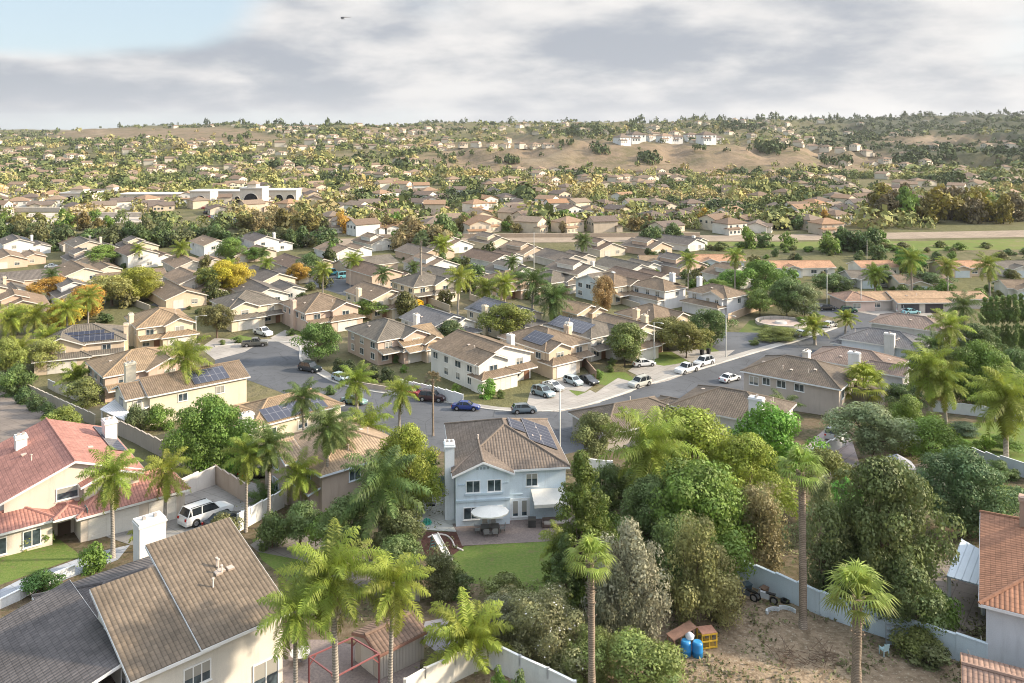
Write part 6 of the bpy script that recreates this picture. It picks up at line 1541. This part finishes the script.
g = G(532, 527); o = empty('planter_pot', g, 0, 'dark barbecue beside the french doors', 'barbecue'); o.name = 'barbecue'
mb = MB(); mb.box(-.4, -.3, .1, .4, .3, .8); mb.build('cabinet', M['metal'], o, (.05, .05, .05)); mb = MB(); mb.tube([(-.4, 0, .85), (.4, 0, .85)], [.26, .26], 12); mb.build('lid', M['metal'], o, (.08, .08, .08))
# play slide, ball net, hose
g = G(441, 556); o = empty('play_slide', g, R(125), 'white children slide at the edge of the mulch bed', 'slide'); mb = MB(); mb.hexa([(-1.6, -.3, .15), (1.2, -.3, 1.5), (1.2, .3, 1.5), (-1.6, .3, .15), (-1.6, -.3, .21), (1.2, -.3, 1.56), (1.2, .3, 1.56), (-1.6, .3, .21)])
for s in (-1, 1): mb.hexa([(-1.6, s*.32-.03, .15), (1.2, s*.32-.03, 1.5), (1.2, s*.32+.03, 1.5), (-1.6, s*.32+.03, .15), (-1.6, s*.32-.03, .38), (1.2, s*.32-.03, 1.75), (1.2, s*.32+.03, 1.75), (-1.6, s*.32+.03, .38)])
mb.build('chute', M['plastic'], o, (.74, .72, .68)); mb = MB()
for s in (-1, 1): mb.bar((1.25, s*.3, 1.5), (1.7, s*.3, 0), .06, .06)
for i in range(4): mb.bar((1.32 + i*.1, -.3, 1.25 - i*.33), (1.32 + i*.1, .3, 1.25 - i*.33), .05, .05)
mb.build('ladder', M['plastic'], o, (.1, .35, .38))
g = G(427, 524); o = empty('goal_net', g, 0, 'small green toy frame on the side patio', 'toy'); mb = MB()
for a in range(8): mb.tube([(.55*math.cos(R(45*a)), .55*math.sin(R(45*a)), 0), (.4*math.cos(R(45*a+20)), .4*math.sin(R(45*a+20)), .35), (.1*math.cos(R(45*a)), .1*math.sin(R(45*a)), .6)], [.04, .04, .03], 5)
mb.build('frame', M['plastic'], o, (.03, .30, .22)); mb = MB(); mb.tube([(0, 0, .1), (0, 0, .2)], [.45, .4], 12); mb.build('tub', M['plastic'], o, (.02, .22, .16))
g = G(420, 532); o = tag(MB().build('tarp', M['plastic']), 'pale blue tilted canopy sheet beside the patio', 'canopy') if False else None
g = G(450, 541); mb = MB(); pp = [G(*p) + Vector((0, 0, .06)) for p in [(428,538),(436,535),(446,536),(452,541),(455,547),(463,551)]]; sm = smooth_line([(p.x, p.y) for p in pp], 5)
mb.tube([(x, y, zg(0, y) + .06) for x, y in sm], [.09] * len(sm), 6); tag(mb.build('garden_edging', M['concrete'], None, (.66, .60, .56)), 'pale curved edging snaking through the red mulch bed', 'edging')
g = G(431, 505); o = empty('basketball_hoop', g, R(180), 'portable basketball hoop on the side patio of the blue house', 'basketball hoop'); mb = MB(); mb.box(-.5, -.4, 0, .5, .4, .25); mb.build('base', M['plastic'], o, (.02, .02, .03)); mb = MB(); mb.tube([(0, 0, .2), (0, 0, 2.6)], [.05, .05], 8); mb.build('pole', M['metal'], o, (.1, .1, .1)); mb = MB(); mb.box(-.55, -.32, 2.4, .55, -.28, 3.1); mb.build('backboard', M['plastic'], o, (.35, .42, .45))
g = G(83, 540); o = empty('basketball_hoop', g, R(130), 'wall side basketball hoop before the red roofed garage', 'basketball hoop'); mb = MB(); mb.tube([(0, 0, 0), (0, 0, 2.9)], [.06, .05], 8); mb.build('pole', M['metal'], o, (.05, .06, .06)); mb = MB(); mb.box(-.6, -.32, 2.5, .6, -.28, 3.3); mb.build('backboard', M['plastic'], o, (.10, .20, .20)); mb = MB()
for i in range(12): a0, a1 = R(30*i), R(30*i+30); mb.bar((.23*math.cos(a0), -.57+.23*math.sin(a0), 2.75), (.23*math.cos(a1), -.57+.23*math.sin(a1), 2.75), .03, .03)
mb.build('ring', M['metal'], o, (.6, .12, .05))
# garden shed
o = house('small garden shed with brown gable roof behind the yellow green palm', (379, 654), 2.1, 42, [(0, 0, 4.0, 3.3, 2.1, 'X', .34, .18)], (.42, .38, .34), (.19, .13, .10), (.24, .13, .10), vents=0, name='garden_shed', cat='shed', foot=.3)
mb = MB()
for i in range(14): mb.box(.1 + i*.28, -.03, .05, .14 + i*.28, -.004, 2.0)
mb.build('siding_batten', M['paint'], o, (.38, .34, .30)); mb = MB(); mb.box(-.03, .7, .05, -.004, 2.4, 1.9); mb.build('door', M['paint'], o, (.50, .47, .43))
# red pergola frame: four posts, four beams
c4 = []
for (x, y) in [(309,659),(352,640),(379,656),(336,679)]:
    D = F * (CAMZ - 2.3 - 1.9) / (y - HY); c4.append(Vector(((x - 512) * D / F, D, 0)))
o = empty('pergola_frame', (c4[0].x, c4[0].y, zg(0, c4[0].y)), 0, 'dark red steel pergola frame next to the shed', 'pergola')
q = [c - c4[0] for c in c4]
for i, p in enumerate(q): mb = MB(); mb.bar(p + Vector((0, 0, -.2)), p + Vector((0, 0, 2.3)), .11, .11, up=(1, 0, 0)); mb.build('post', M['metal'], o, (.22, .07, .07))
for i in range(4): mb = MB(); mb.bar(q[i] + Vector((0, 0, 2.36)), q[(i + 1) % 4] + Vector((0, 0, 2.36)), .09, .09); mb.build('beam', M['metal'], o, (.26, .09, .09))
for i in range(4):
    a = q[i]; b = q[(i + 1) % 4]; d = (b - a).normalized(); mb = MB(); mb.bar(a + Vector((0, 0, 1.7)), a + d * .55 + Vector((0, 0, 2.3)), .07, .07); mb.build('brace', M['metal'], o, (.24, .08, .08))
# round table and chairs on the brown house terrace
g = G(300, 662); o = empty('round_table', g, 0, 'round grey terrace table by the white house wall', 'table'); mb = MB(); mb.tube([(0, 0, .7), (0, 0, .75)], [.75, .75], 20); mb.build('tabletop', M['plastic'], o, (.5, .48, .46)); mb = MB(); mb.tube([(0, 0, 0), (0, 0, .7)], [.08, .06], 8); mb.build('leg', M['metal'], o, (.2, .2, .2))
make_chair(G(262, 672), R(30), 'grey terrace chair left of the white house door', None, (.32, .31, .30)); make_chair(G(244, 681), R(10), 'grey terrace chair by the lower window of the white house', None, (.30, .30, .30))
# white patio cover of the long cream house is a part there; add free posts and patio covers
def patio_cover(label, pix4, h, col, posts=True, pad=None):
    c = []
    for (x, y) in pix4:
        z = 0
        for _ in range(8): D = F * (CAMZ - z - h) / (y - HY); z = zg(0, D)
        c.append(Vector(((x - 512) * D / F, D, 0)))
    z0 = zg(0, c[0].y); o = empty('patio_cover', (c[0].x, c[0].y, z0), 0, label, 'patio cover'); q = [p - c[0] for p in c]
    mb = MB(); mb.slab([q[0] + Vector((0, 0, h)), q[1] + Vector((0, 0, h)), q[2] + Vector((0, 0, h + .25)), q[3] + Vector((0, 0, h + .25))], .1); mb.build('roof', M['paint'], o, col)
    mb = MB(); n = max(4, int((q[1] - q[0]).length / .5))
    for i in range(n + 1): a = q[0].lerp(q[1], i / n); b = q[3].lerp(q[2], i / n); mb.bar(a + Vector((0, 0, h + .12)), b + Vector((0, 0, h + .37)), .05, .06)
    mb.build('roof_seam', M['paint'], o, tuple(k * .85 for k in col))
    for i in (0, 1, 2, 3): p = q[i].lerp(sum(q, Vector()) / 4, .08); mb = MB(); mb.box(p.x - .12, p.y - .12, -2.0, p.x + .12, p.y + .12, h); mb.build('post', M['paint'], o, (.7, .7, .7))
    return o
patio_cover('ribbed white patio cover beside the orange red roof', [(947,577),(984,586),(994,563),(962,547)], 2.6, (.56,.62,.68))
patio_cover('flat white patio cover of the long cream house', [(100,410),(124,418),(152,408),(128,397)], 2.5, (.70,.70,.72))
# gazebo
g = G(897, 484); o = empty('gazebo', g, R(20), 'small gazebo with grey pointed roof behind the massive dark tree', 'gazebo'); mb = MB(); n = 6; rr_ = 2.2
pts = [(rr_*math.cos(R(60*i)), rr_*math.sin(R(60*i)), 2.5) for i in range(n)]
for i in range(n): mb.face([pts[i], pts[(i+1)%n], (0, 0, 3.7)], 0, [(0, 0), (2, 0), (1, 2)]); mb.face([pts[i], (pts[i][0], pts[i][1], 2.35), (pts[(i+1)%n][0], pts[(i+1)%n][1], 2.35), pts[(i+1)%n]])
mb.build('roof', M['stucco'], o, (.30, .30, .33))
for i in range(n): mb = MB(); mb.tube([(pts[i][0]*.9, pts[i][1]*.9, -.3), (pts[i][0]*.9, pts[i][1]*.9, 2.4)], [.07, .07], 6); mb.build('post', M['paint'], o, (.6, .6, .6))
# dirt lot clutter
g = G(686, 655)
for i, (dx, dy, lb) in enumerate([(0, 0, 'left blue barrel of the pair beside the yellow crate'), (.85, -.15, 'right blue barrel of the pair beside the yellow crate')]):
    o = empty('plastic_barrel', g + Vector((dx, dy, 0)), 0, lb, 'barrel', 'blue barrels in the dirt lot'); mb = MB(); mb.tube([(0, 0, 0), (0, 0, .08), (0, 0, .38), (0, 0, .42), (0, 0, .46), (0, 0, .95), (0, 0, 1.1)], [.36, .41, .41, .43, .41, .40, .34], 18); mb.build('body', M['plastic'], o, (.02, .20, .48)); mb = MB(); mb.tube([(0, 0, 1.1), (0, 0, 1.14)], [.30, .30], 18); mb.build('lid', M['plastic'], o, (.05, .28, .55))
o = empty('wooden_crate', g + Vector((1.9, 1.3, 0)), R(12), 'yellow open wooden crate in the dirt lot', 'crate'); mb = MB()
for x in (-.6, .0, .6): mb.box(x-.05, -.5, 0, x+.05, -.42, 1.1); mb.box(x-.05, .42, 0, x+.05, .5, 1.1)
for z in (0, .5, 1.02): mb.box(-.65, -.54, z, .65, -.46, z+.1); mb.box(-.65, .46, z, .65, .54, z+.1)
mb.build('frame', M['wood'], o, (.60, .38, .05)); mb = MB(); mb.box(-.6, -.4, .02, .6, .4, .06); mb.build('floor', M['wood'], o, (.35, .22, .05)); mb = MB(); mb.box(-.62, -.5, 1.13, .62, .5, 1.17); mb.build('lid', M['wood'], o, (.48, .25, .18))
mb = MB(); mb.hexa([(-1.3, -.5, .85), (.9, -.5, 1.35), (.9, .5, 1.35), (-1.3, .5, .85), (-1.3, -.5, .9), (.9, -.5, 1.4), (.9, .5, 1.4), (-1.3, .5, .9)]); 
for i in range(4): mb.bar((-1.2 + i*.6, -.45, .1), (-1.2 + i*.6, -.45, .85 + i*.13), .07, .07); mb.bar((-1.2 + i*.6, .45, .1), (-1.2 + i*.6, .45, .85 + i*.13), .07, .07)
tag(mb.build('plywood_stand', M['wood'], None, (.42, .24, .17), g + Vector((.1, 1.3, 0)), (0, 0, R(25))), 'weathered plank stand leaning behind the blue barrels', 'stand')
mb = MB(); mb.tube([(0, 0, 0), (0, 0, .2), (0, 0, .42)], [.3, .36, .12], 10); tag(mb.build('plastic_sack', M['plastic'], None, (.6, .64, .70), g + Vector((.35, .25, 1.15))), 'crumpled white sack on top of the blue barrels', 'sack')
jg = G(757, 606); rj = random.Random(3)
def junk(name, cat, label, dx, dy, mk, col, rz=0, mat='metal', dz=0):
    p = jg + Vector((dx, dy, 0)); mb = MB(); mk(mb); return tag(mb.build(name, M[mat], None, col, (p.x, p.y, zg(0, p.y) + dz), (0, 0, R(rz))), label, cat)
def motorbike(dx, dy, rz, col, label):
    p = jg + Vector((dx, dy, 0)); o = empty('motorcycle', (p.x, p.y, zg(0, p.y)), R(rz), label, 'motorcycle')
    for x in (-.7, .7):
        mb = MB()
        for i in range(16): a0, a1 = R(22.5*i), R(22.5*i+22.5); mb.bar((x+.3*math.cos(a0), 0, .32+.3*math.sin(a0)), (x+.3*math.cos(a1), 0, .32+.3*math.sin(a1)), .12, .1, up=(0, 1, 0))
        wq = mb.build('wheel', M['tyre'], o); mb = MB(); mb.tube([(x, -.04, .32), (x, .04, .32)], [.2, .2], 10); mb.build('rim', M['rim'], wq)
    mb = MB(); mb.hexa([(-.35, -.17, .4), (.35, -.17, .4), (.35, .17, .4), (-.35, .17, .4), (-.3, -.15, .85), (.45, -.13, .9), (.45, .13, .9), (-.3, .15, .85)]); mb.build('body', M['car'], o, col); mb = MB(); mb.box(-.85, -.14, .82, -.05, .14, .93); mb.build('seat', M['plastic'], o, BLK)
    mb = MB(); mb.bar((.7, 0, .35), (.45, 0, 1.05), .07, .14); mb.build('fork', M['metal'], o, (.3, .3, .3)); mb = MB(); mb.bar((.42, -.36, 1.08), (.42, .36, 1.08), .04, .04); mb.build('handlebar', M['metal'], o, (.1, .1, .1))
motorbike(-.6, 1.2, 140, (.10, .12, .14), 'dark motorcycle in the junk pile by the blue wall'); motorbike(.9, .6, 150, (.45, .47, .50), 'grey motorcycle in front of the junk pile')
for i, (dx, dy, rz, lb) in enumerate([(1.0, -1.1, 20, 'white curved fairing panel nearest the dirt'), (2.3, -.9, -30, 'white curved fairing panel at the right of the pile')]):
    def mk(mb):
        n = 9
        for k in range(n): a0, a1 = R(200*k/n), R(200*(k+1)/n); mb.hexa([(.7*math.cos(a0), .35*math.sin(a0), 0), (.7*math.cos(a1), .35*math.sin(a1), 0), (.5*math.cos(a1), .2*math.sin(a1), 0), (.5*math.cos(a0), .2*math.sin(a0), 0), (.7*math.cos(a0), .35*math.sin(a0), .3), (.7*math.cos(a1), .35*math.sin(a1), .3), (.5*math.cos(a1), .2*math.sin(a1), .34), (.5*math.cos(a0), .2*math.sin(a0), .34)])
    junk('fairing_panel', 'panel', lb, dx, dy, mk, (.62, .66, .70), rz, 'plastic')
for i, (dx, dy, s, col, lb) in enumerate([(-1.6, 2.0, .9, (.03,.04,.05), 'black storage bin at the back of the junk pile'), (-.2, 2.4, .7, (.05,.08,.10), 'dark blue bin against the blue wall'), (1.2, 1.9, .6, (.20,.12,.08), 'rusty brown box in the junk pile'), (-1.4, .2, .6, (.08,.03,.03), 'maroon crate left in the junk pile')]):
    junk('storage_bin', 'bin', lb, dx, dy, lambda mb: (mb.hexa([(-s*.45, -s*.35, 0), (s*.45, -s*.35, 0), (s*.45, s*.35, 0), (-s*.45, s*.35, 0), (-s*.55, -s*.43, s), (s*.55, -s*.43, s), (s*.55, s*.43, s), (-s*.55, s*.43, s)]), mb.box(-s*.6, -s*.48, s+.003, s*.6, s*.48, s+.07)), col, 20*i, 'plastic')
for i, (dx, dy) in enumerate([(-2.2, -.6), (2.6, .6)]):
    def mk(mb):
        for k in range(18): a0, a1 = R(20*k), R(20*k+20); mb.bar((.3*math.cos(a0), .3*math.sin(a0), .12), (.3*math.cos(a1), .3*math.sin(a1), .12), .16, .22)
    junk('old_tyre', 'tyre', 'black tyre lying %s the junk pile' % ('left of' if i == 0 else 'right of'), dx, dy, mk, (.02, .02, .02), 0, 'plastic')
g = G(893, 647); o = empty('metal_rack', g, R(-20), 'grey wire shelf rack behind the pale blue chair', 'rack')
for sx in (-1, 1):
    for sy in (-1, 1): mb = MB(); mb.box(sx*.5-.02, sy*.22-.02, 0, sx*.5+.02, sy*.22+.02, 1.7); mb.build('post', M['metal'], o, (.3, .32, .34))
for z in (.25, .7, 1.15, 1.6): mb = MB(); mb.box(-.48, -.2, z, .48, .2, z+.03); mb.build('shelf', M['metal'], o, (.3, .32, .34))
for i, (x, y, t, lb) in enumerate([(972, 668, (968, 650), 'leaning bleached pole nearest the skylight roof'), (983, 664, (981, 636), 'upright white pole at the end of the blue wall'), (936, 664, (931, 648), 'pale bent stick standing in the weeds')]):
    g = G(x, y); D = g.y - .3; z = CAMZ - (t[1] - HY) * D / F; b = Vector(((t[0] - 512) * D / F, D, z)) - g; mb = MB(); mb.tube([(0, 0, -.1), tuple(b * .5 + Vector((.05, 0, 0))), tuple(b)], [.06, .05, .04], 6); tag(mb.build('wooden_pole', M['wood'], None, (.52, .48, .42), g), lb, 'pole')
g = G(806, 660); mb = MB(); rs_ = random.Random(4)
for i in range(90):
    a = Vector((rs_.uniform(-2.4, 2.4), rs_.uniform(-1, 1), rs_.uniform(0, .3))); d = Vector((rs_.uniform(-1, 1), rs_.uniform(-1, 1), rs_.uniform(-.05, .45))).normalized() * rs_.uniform(.4, 1.4); mb.bar(a, a + d, .035, .03)
tag(mb.build('brush_heap', M['wood'], None, (.16, .11, .08), g), 'heap of dry cut branches on the bare dirt lot', 'brush heap')
for i, (x, y, lb) in enumerate([(702, 355, 'left black wheelie bin on the driveway edge'), (708.5, 354, 'right black wheelie bin on the driveway edge')]):
    g = G(x, y); o = empty('wheelie_bin', g, R(38), lb, 'bin'); mb = MB(); mb.hexa([(-.26, -.3, .1), (.26, -.3, .1), (.26, .3, .1), (-.26, .3, .1), (-.32, -.38, 1.05), (.32, -.38, 1.05), (.32, .38, 1.05), (-.32, .38, 1.05)]); mb.build('body', M['plastic'], o, (.015, .017, .02)); mb = MB(); mb.box(-.34, -.42, 1.06, .34, .42, 1.14); mb.build('lid', M['plastic'], o, (.02, .02, .025))
g = G(419, 309); mb = MB(); n = 7
for k in range(n): a0, a1 = R(180*k/n), R(180*(k+1)/n); mb.hexa([(-1.1*math.cos(a0), -.6, 2.2*math.sin(a0)**.6), (-1.1*math.cos(a1), -.6, 2.2*math.sin(a1)**.6), (-1.1*math.cos(a1), .6, 2.2*math.sin(a1)**.6), (-1.1*math.cos(a0), .6, 2.2*math.sin(a0)**.6), (-1.2*math.cos(a0), -.65, 2.4*math.sin(a0)**.6+.1), (-1.2*math.cos(a1), -.65, 2.4*math.sin(a1)**.6+.1), (-1.2*math.cos(a1), .65, 2.4*math.sin(a1)**.6+.1), (-1.2*math.cos(a0), .65, 2.4*math.sin(a0)**.6+.1)])
mb.box(-1.05, -.5, 0, 1.05, .5, 2.0); tag(mb.build('yellow_cover', M['plastic'], None, (.75, .42, .02), g, (0, 0, R(38))), 'bright yellow covered object at the side of the cream porch house', 'cover')
# small dining set under white wall patio, right
# ------------------------------------------------------------------ shopping centre across the belt
def arcade(px0, px1, by, ty, arches, label, roofc=(.30, .22, .16), tower=None):
    a, b = G(px0, by), G(px1, by); D = (a.y + b.y) / 2; z = zg(0, D); w = b.x - a.x; h = CAMZ - (ty - HY) * D / F - z
    o = empty('shop_building', (a.x, D, z), 0, label, 'building'); mb = MB(); mb.box(0, 0, -1, w, 14, h); mb.build('wall', M['stucco'], o, (.64, .58, .50))
    mb = MB(); mb.box(-.4, -.5, h - .5, w + .4, 14.4, h + .25); mb.build('cornice', M['stucco'], o, (.70, .66, .60))
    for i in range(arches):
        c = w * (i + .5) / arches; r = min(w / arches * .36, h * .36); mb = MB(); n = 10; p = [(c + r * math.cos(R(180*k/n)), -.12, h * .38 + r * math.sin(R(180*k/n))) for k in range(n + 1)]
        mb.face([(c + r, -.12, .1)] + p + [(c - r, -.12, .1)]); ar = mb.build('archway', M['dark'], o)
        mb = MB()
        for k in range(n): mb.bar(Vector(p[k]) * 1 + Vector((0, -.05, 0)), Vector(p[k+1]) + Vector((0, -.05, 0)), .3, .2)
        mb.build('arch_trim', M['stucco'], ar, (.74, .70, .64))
    if tower:
        mb = MB(); c = w * tower; X0, X1 = c - w * .2, c + w * .2; mb.box(X0, 1, h + .25, X1, 9, h + 2.5); mb.build('turret', M['stucco'], o, (.66, .60, .52)); mb = MB(); t = (c, 5, h + 4.6); e = [(X0 - .8, .2, h + 2.5), (X1 + .8, .2, h + 2.5), (X1 + .8, 9.8, h + 2.5), (X0 - .8, 9.8, h + 2.5)]
        for i in range(4): mb.face([e[i], e[(i+1)%4], t])
        mb.face(e); mb.build('turret_roof', M['stucco'], o, roofc)
arcade(60, 92, 206, 193, 2, 'pale shop building with two arches at the far left', tower=.5); arcade(100, 118, 201, 191, 1, 'small pale shop with hip roof right of the two arched one', tower=.5)
arcade(120, 188, 203, 194, 6, 'long low shop building with brown front'); arcade(190, 210, 208, 191, 1, 'shop building with one large arch left of the car park'); arcade(211, 241, 204, 191, 4, 'low colonnaded shop front behind the car park'); arcade(240, 262, 208, 188, 1, 'tallest shop tower with arch and small hipped top', tower=.5); arcade(262, 296, 204, 190, 3, 'white shop wing right of the tower')
for i, (x0, x1, y0, y1) in enumerate([(-30, 60, 212, 208), (70, 150, 217, 213)]):
    a, b = G(x0, y0), G(x1, y0); mb = MB(); h = (y0 - y1) * a.y / F; mb.box(0, 0, -1, b.x - a.x, 1.2, h); mb.box(0, -.1, h, b.x - a.x, 1.3, h + .3); tag(mb.build('retaining_wall', M['stucco'], None, (.56, .50, .43), (a.x, a.y, a.z)), ['upper', 'lower'][i] + ' pale retaining wall in front of the left shops', 'wall')
# wall along the valley road
a, b = G(362, 238.5), G(700, 236.5); v = b - a; o = empty('retaining_wall', a, math.atan2(v.y, v.x), 'long low pale wall beyond the valley road', 'wall'); mb = MB(); mb.box(0, 0, -.5, v.length, .4, 1.6); mb.build('panel', M['stucco'], o, (.50, .40, .30)); mb = MB(); mb.box(0, -.05, 1.603, v.length, .45, 1.8); mb.build('coping', M['stucco'], o, (.56, .46, .36))
# helicopter
Dh = 900; c = Vector(((343 - 512) * Dh / F, Dh, CAMZ + (130 - 18) * Dh / F)); o = empty('helicopter', c, R(180), 'tiny dark helicopter in the sky at upper left', 'helicopter')
mb = MB(); mb.tube([(2.6, 0, 0), (2.0, 0, .1), (.8, 0, .2), (-1, 0, .3), (-2, 0, .5)], [.3, .9, 1.15, .9, .3], 12); mb.build('body', M['metal'], o, (.05, .05, .06)); mb = MB(); mb.tube([(-1.6, 0, .6), (-8.5, 0, .9)], [.35, .15], 8); mb.bar((-8.4, 0, .6), (-9, 0, 2.2), .5, .1); mb.build('tail_boom', M['metal'], o, (.08, .08, .09))
mb = MB(); mb.tube([(0, 0, 1.2), (0, 0, 1.9)], [.15, .15], 8); mb.build('mast', M['metal'], o, (.1, .1, .1))
for k in (25, 205): mb = MB(); mb.bar((0, 0, 1.9), (5.3 * math.cos(R(k)), 5.3 * math.sin(R(k)), 1.85), .3, .05); mb.build('rotor_blade', M['metal'], o, (.1, .1, .1))
for s in (-1, 1): mb = MB(); mb.bar((-1.8, s * 1, -1.5), (2, s * 1, -1.5), .1, .1); mb.bar((-1, s * 1, -1.5), (-.8, s * .6, -.5), .08, .08); mb.bar((1, s * 1, -1.5), (.9, s * .6, -.5), .08, .08); mb.build('skid', M['metal'], o, (.1, .1, .1))
# ------------------------------------------------------------------ haze
t = bpy.data.materials.new('haze_air'); t.use_nodes = True; nn = t.node_tree.nodes; nn.remove(nn['Principled BSDF'])
pv = nn.new('ShaderNodeVolumePrincipled'); pv.inputs['Color'].default_value = (.93, .95, 1, 1); pv.inputs['Density'].default_value = HAZE; pv.inputs['Anisotropy'].default_value = .2
t.node_tree.links.new(pv.outputs[0], nn['Material Output'].inputs['Volume'])
mb = MB(); mb.box(-20000, -600, -60, 20000, 14500, 320)
if HAZE: tag(mb.build('haze', t), kind='stuff')
S.cycles.volume_step_rate = 8; S.cycles.volume_max_steps = 32
